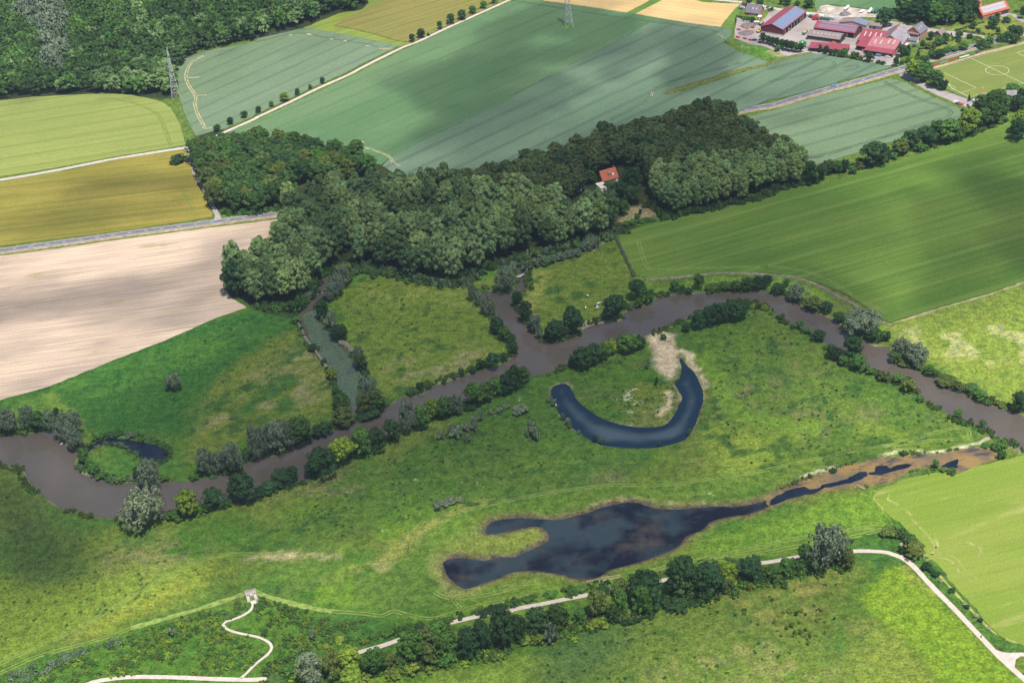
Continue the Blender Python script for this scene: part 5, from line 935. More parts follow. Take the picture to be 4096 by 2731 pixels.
M_SOLAR = mat('solar_panel', (0.14, 0.17, 0.25), .25, .5, .08, .6); M_SKYL = mat('skylight_sheet', (0.40, 0.36, 0.31), .5, .4, .1, .8); M_GLASS = mat('window_glass', (0.10, 0.12, 0.15), .1, .6, 0); M_BAYSHADE = mat('painted_bay_shade', (0.015, 0.014, 0.016), .9, .1, 0)  # last one: near-black colour standing for the shade inside open bays
M_GREYW = mat('grey_stone_wall', (0.15, 0.135, 0.13), .9, .1, .2, .8); M_CONCW = mat('concrete_wall', (0.33, 0.31, 0.29), .9, .1, .1, .5); M_BUILDR = dict(sel=0)
M_FLATW = mat('pale_flat_roof', (0.55, 0.50, 0.43), .8, .2, .10, .2); M_TIMB = mat('weathered_timber', (0.34, 0.29, 0.28), .85, .1, .18, 1.5)
def ground_xy(fr, p, z=0): return G(fr, p[0], p[1], z)
class Bld:
    """gabled (or mono-pitched) building: front eave e1->e2 in the picture at height he, depth away from it"""
    def __init__(s, name, label, fr, e1, e2, depth, he, hr, roof, wall, mono=False, ov=.45, cat='barn', barrel=False, group=None, gable_wall=None, ridge=.5):
        p = G(fr, *e1, he); q = G(fr, *e2, he); s.L = math.hypot(q[0] - p[0], q[1] - p[1]); s.rz = math.atan2(q[1] - p[1], q[0] - p[0]); s.D = depth; s.he = he; s.hr = hr; s.mono = mono; s.ov = ov
        s.yr = depth if mono else depth * ridge
        s.o = empty(name, (p[0], p[1], 0), s.rz); tag(s.o, label, cat, group); L, D = s.L, depth
        w = MB(); w.add([(0, 0, 0), (L, 0, 0), (L, D, 0), (0, D, 0), (0, 0, he), (L, 0, he), (L, D, hr if mono else he), (0, D, hr if mono else he)], [(0, 1, 5, 4), (2, 3, 7, 6), (1, 2, 6, 5), (3, 0, 4, 7)])
        if not mono: w.add([(0, 0, he), (0, D, he), (0, s.yr, hr)], [(2, 1, 0)], 1); w.add([(L, 0, he), (L, D, he), (L, s.yr, hr)], [(0, 1, 2)], 1)
        w.build('wall', [wall, gable_wall or wall], s.o)
        r = MB(); t = .18; k = (hr - he) / s.yr
        if barrel:
            n = 9; pr = [(-ov + (D + 2 * ov) * i / n, he - .1 + (hr - he) * math.sin(math.pi * i / n) ** .8) for i in range(n + 1)]
            vs = []; 
            for x in (-ov, L + ov): vs += [(x, y, z + t) for y, z in pr] + [(x, y, z) for y, z in pr]
            N = n + 1; fs = []
            for i in range(n): fs += [(i, 2 * N + i, 2 * N + i + 1, i + 1), (N + i, N + i + 1, 3 * N + i + 1, 3 * N + i), (i, i + 1, N + i + 1, N + i), (2 * N + i, 3 * N + i, 3 * N + i + 1, 2 * N + i + 1)]
            r.add(vs, fs + [(0, N, 3 * N, 2 * N), (n, 2 * N + n, 3 * N + n, N + n)])
        else:
            def slab(y0, z0, y1, z1): r.add([(-ov, y0, z0), (L + ov, y0, z0), (L + ov, y1, z1), (-ov, y1, z1), (-ov, y0, z0 + t), (L + ov, y0, z0 + t), (L + ov, y1, z1 + t), (-ov, y1, z1 + t)], [(3, 2, 1, 0), (4, 5, 6, 7), (0, 1, 5, 4), (2, 3, 7, 6), (1, 2, 6, 5), (3, 0, 4, 7)])
            slab(-ov, he - ov * k, s.yr, hr)
            if not mono: k2 = (hr - he) / (D - s.yr); slab(s.yr, hr, D + ov, he - ov * k2)
        s.roof = r.build('roof', roof, s.o); s.k = k
    def slope(s, name, m, rects, back=False, parent=None, lift=.24):
        """rects (x0,x1,v0,v1) in fractions of the front slope"""
        for (x0, x1, v0, v1) in rects:
            b = MB(); pts = []
            for x, v in ((x0, v0), (x1, v0), (x1, v1), (x0, v1)):
                y = v * s.yr; z = s.he + s.k * y
                if back: z = s.he + (s.hr - s.he) * v; y = s.D - v * (s.D - s.yr)
                pts.append((x * s.L, y, z + lift))
            b.add(pts + [(p[0], p[1], p[2] - .07) for p in pts], [(0, 1, 2, 3), (0, 4, 5, 1), (1, 5, 6, 2), (2, 6, 7, 3), (3, 7, 4, 0)]); b.build(name, m, parent or s.o)
    def face(s, name, m, rects, side='front', out=.05, frame=None):
        """rects (u,z,w,h) on a wall; out = how far it stands proud"""
        for (u, z, w, h) in rects:
            b = MB()
            if side == 'front': b.box((u, -out / 2, z + h / 2), (w, out, h))
            elif side == 'right': b.box((s.L + out / 2, u, z + h / 2), (out, w, h))
            else: b.box((-out / 2, u, z + h / 2), (out, w, h))
            o = b.build(name, m, s.o)
            if frame:
                f = MB(); e = .09
                for du, dz, ww, hh in ((0, h / 2 + e / 2, w + 2 * e, e), (0, -h / 2 - e / 2, w + 2 * e, e), (-w / 2 - e / 2, 0, e, h), (w / 2 + e / 2, 0, e, h)):
                    if side == 'front': f.box((u + du, -out * .8, z + h / 2 + dz), (ww, out * 1.6, hh))
                    elif side == 'right': f.box((s.L + out * .8, u + du, z + h / 2 + dz), (out * 1.6, ww, hh))
                    else: f.box((-out * .8, u + du, z + h / 2 + dz), (out * 1.6, ww, hh))
                f.build('frame', frame, o)
    def chimney(s, x, y, h=1.4): b = MB(); b.box((x, y, s.hr + h / 2 - .6), (.8, .8, h + .8)); b.box((x, y, s.hr + h + .05 - .6 + .4), (1.0, 1.0, .14)); b.build('chimney', M_BRICK, s.roof)
b = Bld('machinery_barn', 'largest barn, half dark red and half blue solar roof, beside the yard', 'A', (1088, 684), (1625, 270), 21, 5.6, 9.2, M_RED, M_DKRED); L = b.L
b.slope('solar_array', M_SOLAR, [(.01, .99, .03, .97)]); n = 6
b.face('bay_shade_panel', M_BAYSHADE, [(L * (.17 + .125 * i), .1, L * .105, 4.2) for i in range(n)]); b.face('post', M_CONCW, [(L * (.105 + .125 * i), 0, .45, 4.6) for i in range(n + 1)], out=.25)  # flat dark panels on the wall paint the bays' inner shade
b.face('base_wall', M_CONCW, [(b.D / 2, 0, b.D * .98, 1.2)], 'left', .12); b.face('gate', M_RED2, [(L * .80, .1, 2.4, 3.6)], out=.12)
b = Bld('brick_house', 'grey-roofed red brick house at the left edge of the farm', 'A', (247, 274), (560, 312), 9.5, 2.9, 9.2, M_GREYR, M_BRICK, cat='house'); L = b.L
b.slope('skylight', M_SKYL, [(.42, .50, .35, .6), (.68, .76, .35, .6)]); b.face('window', M_GLASS, [(L * .4, .9, 1.5, 1.3), (L * .7, .7, 2.0, 1.7)], frame=M_WHITEP); b.face('window', M_GLASS, [(2.6, 1, 1.3, 1.3), (6.6, 1, 1.3, 1.3), (4.7, 4.4, 1.6, 1.4)], 'right', frame=M_WHITEP); b.face('door', M_WOODD, [(L * .15, .05, 1.0, 2.1)]); b.chimney(L * .62, b.yr)
b = Bld('garden_shed', 'small red shed with pale roof in front of the brick house', 'A', (515, 392), (590, 400), 3.2, 2.2, 2.8, M_WHITEP, M_BRICK, True, .2, 'shed'); b.face('door', M_WHITEP, [(b.L * .5, .05, .9, 1.8)])
b = Bld('cattle_barn', 'long red barn whose roof carries rows of solar strips', 'B', (316, 290), (1250, 415), 16, 5.0, 8.0, M_RED2, M_WOODD); L = b.L
b.slope('solar_strip', M_SOLAR, [(.10 + .0595 * i, .135 + .0595 * i, .12, .66) for i in range(15)]); b.slope('solar_array', M_SOLAR, [(.13, .55, .80, .97), (.57, .97, .80, .97)])
b.face('bay_shade_panel', M_BAYSHADE, [(L * .90, .1, L * .15, 4.3)]); b.face('post', M_CONCW, [(L * .815, 0, .35, 4.8), (L * .985, 0, .35, 4.8)], out=.2); b.face('gate', M_DKRED, [(8, .1, 5, 4)], 'right', .1)
BC = b
b = Bld('lean_to_barn', 'dark timber barn with grey-brown curved roof in front of the long red barn', 'B', (166, 466), (905, 566), 12.5, 4.2, 6.6, M_SLATE, M_WOODD, barrel=True); L = b.L
for i in range(7):
    x = L * (.16 + .118 * i); q = MB(); y0, y1 = 2.6, 4.4; f = lambda y: b.he - .1 + (b.hr - b.he) * math.sin(math.pi * (y + b.ov) / (b.D + 2 * b.ov)) ** .8 + .24; q.add([(x, y0, f(y0)), (x + .8, y0, f(y0)), (x + .8, y1, f(y1)), (x, y1, f(y1))], [(0, 1, 2, 3)]); q.build('skylight', M_SKYL, b.o)
b.face('base_wall', M_CONCW, [(L / 2, 0, L * .98, .9)], out=.12); b.face('gate', M_DKRED, [(4.0, .05, 3, 2.8)], 'right', .1)
b = Bld('machine_shed', 'low open shed with plain red roof behind the lower tree row', 'B', (206, 750), (1075, 808), 10, 3.3, 4.5, M_RED, M_WOODD, True, cat='shed'); L = b.L
b.face('bay_shade_panel', M_BAYSHADE, [(L * (.12 + .15 * i), .1, L * .12, 2.6) for i in range(6)])
b = Bld('storage_hall', 'brown hall with one pale blue solar roof half', 'B', (1500, 246), (1593, 152), 24, 6.2, 8.6, M_BRNR, M_CONCW); b.slope('solar_array', M_SOLAR, [(.02, .98, .04, .95)]); b.face('gate', M_WOODD, [(5, .1, 4, 4)], 'left', .1)
b = Bld('stone_shed', 'small dark grey shed with red end wall behind the yard', 'B', (1532, 234), (1850, 274), 7, 3.1, 3.8, M_SLATE, M_GREYW, True, .2, 'shed'); b.face('gate', M_WOODD, [(b.L * .2, .1, 2.4, 2.3), (b.L * .5, .1, 2.4, 2.3)]); b.face('end_cladding', M_DKRED, [(3.5, .05, 6.6, 2.8)], 'right')
b = Bld('cow_house', 'upper red-roofed cow house with four pale skylights', 'B', (1312, 578), (1905, 640), 17, 4.4, 8.0, M_RED2, M_WOODD, True); L = b.L
b.slope('skylight', M_SKYL, [(.14 + .20 * i, .185 + .20 * i, .40, .78) for i in range(4)])
b = Bld('cow_house', 'lower red-roofed cow house with faded pink upper roof and brick end', 'B', (1472, 800), (2100, 892), 20, 3.4, 8.2, M_RED2, M_WOODD, True, gable_wall=M_BRICK); L = b.L
b.slope('roof_panel', M_PINK, [(-.01, 1.01, .28, .99)]); b.slope('skylight', M_SKYL, [(.16, .20, .5, .8), (.36, .40, .5, .8), (.62, .66, .6, .9), (.80, .84, .6, .9)], lift=.32)
b.face('end_cladding', M_BRICK, [(10, .02, 19.5, 3.3)], 'right'); b.face('bay_shade_panel', M_BAYSHADE, [(L * .3, .2, L * .5, 2.4)]); b.face('window', M_GLASS, [(6, 1.2, 1.2, 1.0), (12, 1.2, 1.2, 1.0)], 'right', frame=M_WHITEP)
b = Bld('open_stall', 'open-fronted stall under the left end of the red roofs', 'B', (1284, 700), (1510, 738), 12, 4.0, 6.2, M_RED, M_WOODD, True, cat='barn'); b.face('bay_shade_panel', M_BAYSHADE, [(b.L * .5, .1, b.L * .9, 3.4)])
b = Bld('old_barn', 'tall old barn with light grey roof and orange ridge next to the white house', 'C', (390, 672), (610, 395), 20, 4.2, 11.0, M_LGREY, M_BRICK); L = b.L
b.slope('ridge_tiles', M_ORANGE, [(.35, 1.0, .93, 1.0)]); b.slope('skylight', M_GLASS, [(.32, .36, .3, .38), (.62, .66, .3, .38), (.85, .89, .55, .63)]); b.slope('roof_panel', M_GREYR, [(0, 1, .02, .98)], back=True); b.face('window', M_GLASS, [(L * .2, 1.0, 1.1, 1.2), (L * .4, 1.0, 1.1, 1.2)], frame=M_WHITEP)
b = Bld('farmhouse', 'brick farmhouse with grey roof, pale roof box and white conservatory', 'C', (800, 432), (972, 300), 12, 6.0, 10.6, M_GREYR, M_BRICK, cat='house'); L = b.L
b.face('window', M_GLASS, [(L * (.12 + .19 * i), z, 1.1, 1.5) for i in range(5) for z in (.9, 3.7)], frame=M_WHITEP); b.slope('skylight', M_SKYL, [(.28, .36, .45, .62), (.60, .68, .5, .66)]); b.slope('roof_box', M_SKYL, [(.02, .55, .15, .75)], back=True, lift=.6)
q = MB(); q.box((-2.4, b.D * .5, 2.6), (4.6, b.D * .95, .25)); q.build('balcony', M_WHITEP, b.o); q = MB(); q.box((-1.1, b.D * .5, 5.6), (2.2, b.D * .9, .9)); q.build('dormer', M_BRNR, b.o)
b = Bld('conservatory', 'white-framed conservatory with dark roof on the farmhouse gable', 'C', (535, 575), (722, 602), 5, 2.4, 3.6, M_GREYR, M_WHITEP, True, .2, 'conservatory'); b.face('window', M_GLASS, [(b.L * (.1 + .2 * i), .7, b.L * .16, 1.5) for i in range(5)], frame=M_WHITEP)
b = Bld('garage', 'little garage with steep grey-brown roof among the garden trees', 'C', (1290, 474), (1403, 408), 8, 2.6, 6.0, M_BRNR, M_ORANGE, cat='garage', gable_wall=M_GREYR); b.face('gate', M_WOODD, [(4, .05, 2.6, 2.1)], 'left')
b = Bld('long_house', 'long brick house with orange roof and solar field, upper right', 'D', (1412, 356), (2012, 192), 13, 4.2, 9.4, M_ORANGE, M_BRICK, cat='house'); L = b.L
b.slope('solar_array', mat('grey_solar_panel', (.30, .30, .34), .3, .5, .1, .8), [(.05, .93, .18, .52), (.05, .93, .56, .92)]); b.face('gate', M_WOODD, [(L * .84, .1, L * .28, 3.3)]); b.face('window', M_GLASS, [(L * (.1 + .14 * i), 1, 1.2, 1.4) for i in range(4)], frame=M_WHITEP); b.face('window', M_GLASS, [(3, 1, 1.1, 1.4), (6.5, 1, 1.1, 1.4), (10, 1, 1.1, 1.4), (6.5, 4.6, 1.2, 1.3)], 'left', frame=M_WHITEP)
b = Bld('side_house', 'small grey-roofed house wing left of the long orange house', 'D', (1180, 270), (1290, 296), 8, 3.6, 6.2, M_GREYR, M_BRICK, cat='house'); b.face('window', M_GLASS, [(b.L * .5, 1, 1.2, 1.2)], frame=M_WHITEP)
b = Bld('rear_house', 'dull red-roofed building half hidden behind the long orange house', 'D', (1262, 196), (1392, 182), 10, 4, 9, mat('old_red_tile', (.33, .11, .09), .8, .2, .2, .5), M_BRICK, cat='house'); b.face('window', M_GLASS, [(b.L * .5, 1, 1.2, 1.2)], frame=M_WHITEP)
b = Bld('wood_house', 'orange-roofed stone house standing alone in the wood', 'G', (866, 364), (1208, 270), 9.5, 3.6, 9.6, M_ORANGE, M_GREYW, cat='house'); L = b.L
q = MB(); x = L * .52; w = 2.6; y0, y1, z1 = 1.2, 3.6, b.he + b.k * 3.6; q.add([(x - w / 2, y0, b.he + b.k * y0 - .2), (x + w / 2, y0, b.he + b.k * y0 - .2), (x + w / 2, y0, z1 - .3), (x - w / 2, y0, z1 - .3), (x - w / 2, 4.2, z1 + .4), (x + w / 2, 4.2, z1 + .4)], [(0, 1, 2, 3), (3, 2, 5, 4), (1, 5, 2), (0, 3, 4)]); q.build('dormer', mat('dormer_tile', (.30, .13, .08), .8, .2, .2, .6), b.o)  # dormer in its own duller tile colour
q = MB(); q.box((x, y0 - .05, b.he + b.k * y0 + .9), (2.0, .08, 1.2)); q.build('window', M_GLASS, b.o)
q = MB()
for dx in (-1.05, -.35, .35, 1.05): q.box((x + dx, y0 - .12, b.he + b.k * y0 + .9), (.16, .1, 1.4))
q.build('frame', M_WHITEP, b.o); b.slope('skylight', M_WHITEP, [(.72, .80, .28, .5)]); b.face('window', M_GLASS, [(L * .15, 1, 1.2, 1.1), (L * .40, 1, 1.2, 1.1)], frame=M_WHITEP); b.face('window', M_GLASS, [(3, 1.2, 1.2, 1.4), (6, 1.2, 1.2, 1.4), (4.7, 4.6, 1.2, 1.4)], 'left', frame=M_WHITEP); b.face('wall_panel', M_FLATW, [(L * .92, .1, 2.0, 3.1)]); b.chimney(L * .93, b.yr, 1.2)
b = Bld('annex', 'white flat-roofed annex in front of the wood house', 'G', (815, 540), (972, 500), 9, 2.9, 3.15, M_FLATW, M_WHITEP, True, .25, 'annex'); b.slope('roof_panel', mat('weathered_roof', (.42, .36, .30), .9, .1, .2, .3), [(.05, .95, .45, .58)], lift=.22); b.face('door', M_WOODD, [(b.L * .5, .05, 1.6, 2.1)])
b = Bld('hut', 'small grey-roofed hut half buried in poplars left of the wood house', 'G', (265, 560), (385, 530), 6, 2.4, 3.6, M_GREYR, M_WHITEP, cat='hut'); b.face('door', M_WOODD, [(b.L * .5, .05, 1.0, 1.9)])
b = Bld('clubhouse', 'low clubhouse with pale grey roof among trees beside the pitch', 'E', (2020, 722), (2360, 610), 11, 3.0, 4.6, mat('pale_roof_sheet', (.19, .185, .18), .7, .2, .15, .25), M_BRICK, cat='clubhouse'); b.face('window', M_GLASS, [(b.L * (.2 + .2 * i), 1, 1.6, 1.2) for i in range(4)], frame=M_WHITEP)
b = Bld('club_shed', 'small grey shed below the clubhouse trees', 'E', (1600, 890), (1720, 860), 5, 2.3, 3.2, M_LGREY, M_BRICK, cat='shed'); b.face('door', M_WOODD, [(b.L * .5, .05, 1.0, 1.9)])
# ------------------------------------------------------------------ vehicles and farm gear
M_TYRE = mat('tyre', (.02, .02, .02), .9, .1, 0); M_RIM = mat('rim', (.45, .45, .45), .4, .5, 0); PAINT = {}
def paint(nm, c):
    if nm not in PAINT: PAINT[nm] = mat(nm + '_paint', c, .3, .5, .03, .5)
    return PAINT[nm]
PC = dict(white=(.75, .75, .75), black=(.015, .015, .02), navy=(.03, .04, .10), blue=(.10, .22, .45), teal=(.03, .09, .11), red=(.45, .03, .05), grey=(.25, .27, .30), green=(.05, .20, .07), yellow=(.55, .36, .03), orange=(.70, .17, .03), silver=(.5, .52, .55))
def wheel(parent, x, y, r, w, rim=M_RIM):
    b = MB(); b.tube((x, y - w / 2, r), (x, y + w / 2, r), r, r, 12); o = b.build('wheel', M_TYRE, parent); c = MB(); c.tube((x, y - w / 2 - .02, r), (x, y + w / 2 + .02, r), r * .55, r * .55, 10); c.build('rim', rim, o)
def heading(fr, a, b): p = G(fr, *a); q = G(fr, *b); return math.atan2(q[1] - p[1], q[0] - p[0])
def car(fr, p, to, col, label, s=1.0, z=0.05):
    g = G(fr, *p); o = empty('car', (g[0], g[1], z), heading(fr, p, to)); o.scale = (s, s, s); tag(o, label, 'car'); m = paint(col, PC[col]); b = MB()
    b.add([(-2.15, -.85, .3), (2.1, -.85, .3), (2.1, .85, .3), (-2.15, .85, .3), (-2.2, -.88, .85), (2.2, -.84, .72), (2.2, .84, .72), (-2.2, .88, .85), (-2.1, -.8, .98), (1.0, -.82, .95), (1.0, .82, .95), (-2.1, .8, .98)], [(3, 2, 1, 0), (0, 1, 5, 4), (1, 2, 6, 5), (2, 3, 7, 6), (3, 0, 4, 7), (4, 5, 9, 8), (6, 7, 11, 10), (5, 6, 10, 9), (7, 4, 8, 11), (8, 9, 10, 11)]); b.build('body', m, o)
    b = MB(); b.box((-.35, 0, 1.2), (2.5, 1.5, .5), taper=.82); b.build('window', M_GLASS, o); b = MB(); b.box((-.38, 0, 1.475), (1.95, 1.2, .06)); b.build('roof', m, o)
    for x in (-1.35, 1.35):
        for y in (-.8, .8): wheel(o, x, y, .32, .2)
    return o
car('30', (600, 793), (720, 760), 'blue', 'blue car driving along the main road past the pale wheat field')
for x, y, tx, ty, c, l in ((790, 858, 850, 845, 'white', 'white car at the left end of the parked row by the drive'), (845, 890, 910, 880, 'black', 'black car parked in the row beside the white car'), (915, 912, 970, 905, 'red', 'dark red car parked at the end of the row by the drive'), (1075, 948, 1095, 985, 'black', 'black car standing crosswise alone on the drive'), (1230, 806, 1290, 775, 'white', 'white car in the parking bay nearest the pitch fence'), (1235, 862, 1290, 850, 'teal', 'dark teal car parked below the white car in the bay'), (1228, 945, 1290, 955, 'navy', 'navy car at the lower edge of the parking bay')): car('E', (x, y), (tx, ty), c, l)
for x, y, tx, ty, c, l in ((130, 212, 190, 222, 'navy', 'dark car parked left of the grey-roofed brick house'), (172, 184, 220, 190, 'silver', 'silver car parked between two dark cars left of the brick house'), (206, 153, 250, 160, 'black', 'black car parked beside the red and green cart'), (695, 228, 740, 180, 'silver', 'silver car parked right of the brick house'), (750, 180, 790, 160, 'navy', 'dark car parked right of the brick house behind the silver one'), (1655, 1090, 1690, 1050, 'grey', 'grey car standing at the left end of the red machine shed')): car('A', (x, y), (tx, ty), c, l, z=.08)
car('B', (2010, 968), (2070, 975), 'silver', 'silver car parked below the brick end of the cow house', z=.08); car('D', (1300, 1205), (1340, 1190), 'navy', 'dark car by the end of the advertising boards')
def trailer(fr, p, to, col, label, L=6, W=2.4, h=1.5, load=None, z=.06, cat='trailer'):
    g = G(fr, *p); o = empty('trailer', (g[0], g[1], z), heading(fr, p, to)); tag(o, label, cat); b = MB(); t = .12
    b.box((0, 0, 1.0), (L, W, .2)); 
    for y in (-W / 2, W / 2): b.box((0, y, 1.0 + h / 2), (L, t, h))
    for x in (-L / 2, L / 2): b.box((x, 0, 1.0 + h / 2), (t, W - .25, h))
    b.build('body', paint(col, PC[col]), o); b = MB(); b.tube((L / 2, 0, .8), (L / 2 + 1.4, 0, .7), .09, .06, 5); b.build('drawbar', M_TYRE, o)
    if load: b = MB(); b.box((0, 0, 1.0 + h * .55), (L - .4, W - .4, h * .7), taper=.9); b.build('load', load, o)
    for x in (-L * .25, L * .2):
        for y in (-W / 2 + .2, W / 2 - .2): wheel(o, x, y, .5, .35)
def tanker(fr, p, to, col, label, L=7, r=1.15, z=.06):
    g = G(fr, *p); o = empty('tank_trailer', (g[0], g[1], z), heading(fr, p, to)); tag(o, label, 'trailer'); b = MB(); b.tube((-L / 2, 0, 1.9), (L / 2, 0, 1.9), r, r, 14); b.ell((-L / 2, 0, 1.9), (.5, r, r), 10, 8); b.ell((L / 2, 0, 1.9), (.5, r, r), 10, 8); b.build('tank', paint(col, PC[col]), o); b = MB(); b.box((0, 0, .75), (L, 1.2, .2)); b.tube((L / 2, 0, .75), (L / 2 + 1.6, 0, .6), .1, .07, 5); b.build('frame', M_TYRE, o)
    for x in (-L * .25, L * .05):
        for y in (-.95, .95): wheel(o, x, y, .55, .4)
M_GRAIN = mat('grain_load', (.42, .30, .15), .9, .1, .2, 1.0)
trailer('A', (1595, 775), (1630, 740), 'green', 'green trailer with pale load standing alone in the yard', 7, 2.6, 1.5, M_GRAIN); trailer('A', (597, 570), (630, 545), 'navy', 'dark blue trailer with yellow load beside the machinery barn', 5.5, 2.4, 1.2, M_GRAIN)
trailer('30', (865, 113), (885, 95), 'white', 'white flatbed trailer behind the farm lane', 6.5, 2.4, .3); tanker('30', (722, 90), (748, 70), 'white', 'white tank trailer beside the rubble heap'); tanker('30', (938, 115), (955, 92), 'white', 'white tank trailer beside the green tanks'); tanker('30', (968, 115), (985, 92), 'green', 'green tank trailer next to the white tank'); tanker('30', (996, 118), (1012, 96), 'teal', 'dark tank trailer at the right end of the tanks')
trailer('A', (1840, 440), (1890, 400), 'red', 'bright red trailer in the row of green machines', 8, 2.6, 2.2); trailer('A', (215, 110), (250, 118), 'red', 'red cart with green load left of the brick house', 4, 2.2, 1.4, paint('green', PC['green']))
for x, y, c, l in ((1640, 370, 'white', 'white box trailer at the left end of the machine row'), (1945, 405, 'white', 'white topped trailer right of the red trailer'), (2200, 445, 'silver', 'silver topped trailer at the right end of the machine row')): trailer('A', (x, y), (x + 50, y + 8), c, l, 5.5, 2.4, 1.6, paint(c, PC[c]))
def tractor(fr, p, to, col, label, rim='yellow', z=.06):
    g = G(fr, *p); o = empty('tractor', (g[0], g[1], z), heading(fr, p, to)); tag(o, label, 'tractor'); m = paint(col, PC[col]); b = MB(); b.box((.9, 0, 1.35), (2.0, .9, .9)); b.box((-.6, 0, 1.1), (1.8, .8, .7)); b.build('body', m, o); b = MB(); b.box((-.6, 0, 2.1), (1.4, 1.4, 1.2), taper=.85); b.build('cab', M_GLASS, o); b = MB(); b.box((-.6, 0, 2.76), (1.4, 1.35, .12)); b.build('roof', m, o)
    for y in (-.85, .85): wheel(o, -.8, y, .9, .5, paint(rim, PC[rim])); wheel(o, 1.4, y, .6, .4, paint(rim, PC[rim]))
for x, y, l in ((1720, 400, 'green tractor at the left of the machine row'), (1770, 420, 'green tractor just left of the red trailer'), (1900, 460, 'green tractor just right of the red trailer'), (1990, 450, 'green tractor in the middle of the machine row'), (2060, 460, 'green tractor left of the last tractor in the machine row'), (2130, 470, 'rightmost green tractor in the machine row')): tractor('A', (x, y), (x + 40, y - 25), 'green', l)
tractor('B', (1130, 500), (1130, 530), 'green', 'green tractor with yellow wheels in the open bay of the long red barn'); tractor('A', (1230, 690), (1260, 720), 'yellow', 'yellow loader parked in the corner bay of the machinery barn', 'orange')
def digger(fr, p, to, label):
    g = G(fr, *p); o = empty('digger', (g[0], g[1], .06), heading(fr, p, to)); tag(o, label, 'digger'); m = paint('yellow', PC['yellow']); b = MB()
    for y in (-1.0, 1.0): b.box((0, y, .45), (3.6, .55, .8))
    b.build('track', M_TYRE, o); b = MB(); b.box((-.5, 0, 1.5), (2.8, 2.2, 1.0)); b.build('body', m, o); b = MB(); b.box((.6, .6, 2.4), (1.3, 1.0, 1.4), taper=.9); b.build('cab', M_GLASS, o); b = MB(); b.tube((.8, -.3, 1.8), (3.6, -.3, 3.6), .25, .2, 5); b.tube((3.6, -.3, 3.6), (5.2, -.3, 1.4), .2, .15, 5); b.box((5.2, -.3, .9), (.9, 1.0, .9), taper=.7); b.build('boom', m, o)
digger('A', (540, 745), (620, 730), 'yellow digger beside the corner of the machinery barn')
def implement(fr, p, to, col, label, L=4):
    g = G(fr, *p); o = empty('plough', (g[0], g[1], .06), heading(fr, p, to)); tag(o, label, 'farm implement'); b = MB(); b.box((0, 0, .9), (L, .25, .2)); b.box((0, -.9, .8), (L * .8, .2, .2)); b.box((0, .9, .8), (L * .8, .2, .2))
    for x in (-L * .35, 0, L * .35): b.box((x, 0, .85), (.15, 2.0, .15))
    b.build('frame', paint(col, PC[col]), o)
    for i in range(6): b = MB(); x = -L * .36 + L * .72 * i / 5; b.tube((x, -.95, .35), (x + .05, .95, .35), .35, .35, 8); b.build('disc', paint(col, PC[col]), o)
for x, y, c, l in ((65, 862, 'red', 'leftmost red implement on the gravel yard'), (225, 893, 'red', 'middle red implement on the gravel yard'), (350, 925, 'red', 'red implement beside the two dark implements'), (420, 930, 'navy', 'left dark blue implement standing on the gravel yard'), (460, 925, 'black', 'right black implement standing on the gravel yard'), (275, 658, 'orange', 'bright orange implement in the rubble yard'), (85, 690, 'red', 'red and orange implement at the yard edge'), (400, 640, 'red', 'red implement beside the grey container')): implement('A', (x, y), (x + 45, y + 12), c, l)
g = G('A', 497, 570); o = empty('container', (g[0], g[1], .06), heading('A', (460, 560), (540, 565))); tag(o, 'grey steel container standing in the rubble yard', 'container'); b = MB(); b.box((0, 0, 1.5), (4.5, 2.4, 2.8)); b.build('body', M_LGREY, o); b = MB(); b.box((0, 0, 2.95), (4.6, 2.5, .1)); b.build('roof', M_WHITEP, o)
g = G('A', 1530, 1010); b = MB(); b.ell((0, 0, .1), (3, 3, 3.4), 14, 10); tag(b.build('silo_dome', paint('green', PC['green']), None, True, (g[0], g[1], 0)), 'green domed cover behind the yard trees', 'silo')
g = G('A', 1590, 1060); trailer('A', (1590, 1065), (1600, 1000), 'green', 'dark green trailer behind the yard trees', 5, 2.4, 2.4); g = G('A', 2262, 1000)
trailer('A', (2262, 1000), (2300, 1004), 'orange', 'orange box trailer between the two lower sheds', 2.6, 2.2, 1.3); trailer('B', (1455, 835), (1490, 842), 'orange', 'small orange trailer at the open stall', 2.0, 1.6, .9)
trailer('B', (1790, 945), (1840, 952), 'blue', 'blue covered trailer along the lower cow house', 4.0, 1.8, .9, paint('blue', PC['blue']))
# heaps in the yard
for nm, fr, x, y, r, h, m, l in (('gravel_heap', '30', 540, 90, 7, 2.6, 'rubble', 'pale rubble heap behind the farm lane'), ('gravel_heap', '30', 705, 135, 5, 2.2, None, 'dark gravel heap beside the farm lane'), ('gravel_heap', 'A', 300, 590, 7, 1.8, None, 'dark brushwood and rubble heap in the left yard'), ('gravel_heap', 'A', 260, 760, 7, 1.4, None, 'grey gravel heap in the left yard')):
    g = G(fr, x, y); bm = bmesh.new(); bmesh.ops.create_icosphere(bm, subdivisions=3, radius=1)
    for v in bm.verts: k = 1 + .35 * (vnoise(np.array([v.co.x * 2 + x]), np.array([v.co.y * 2 + y]), .6, 9)[0] - .5); v.co = Vector((v.co.x * r * k, v.co.y * r * .8 * k, max(-.2, v.co.z * h * k)))
    me = bpy.data.meshes.new(nm); bm.to_mesh(me); bm.free(); me.materials.append(bpy.data.materials['rubble'] if m else M_BUILDR.setdefault('hp', mat('dark_gravel', (.15, .13, .13), .95, .05, .3, .8, detail=6))); o = bpy.data.objects.new(nm, me); C.objects.link(o); o.location = (g[0], g[1], 0.03); tag(o, l, 'heap')
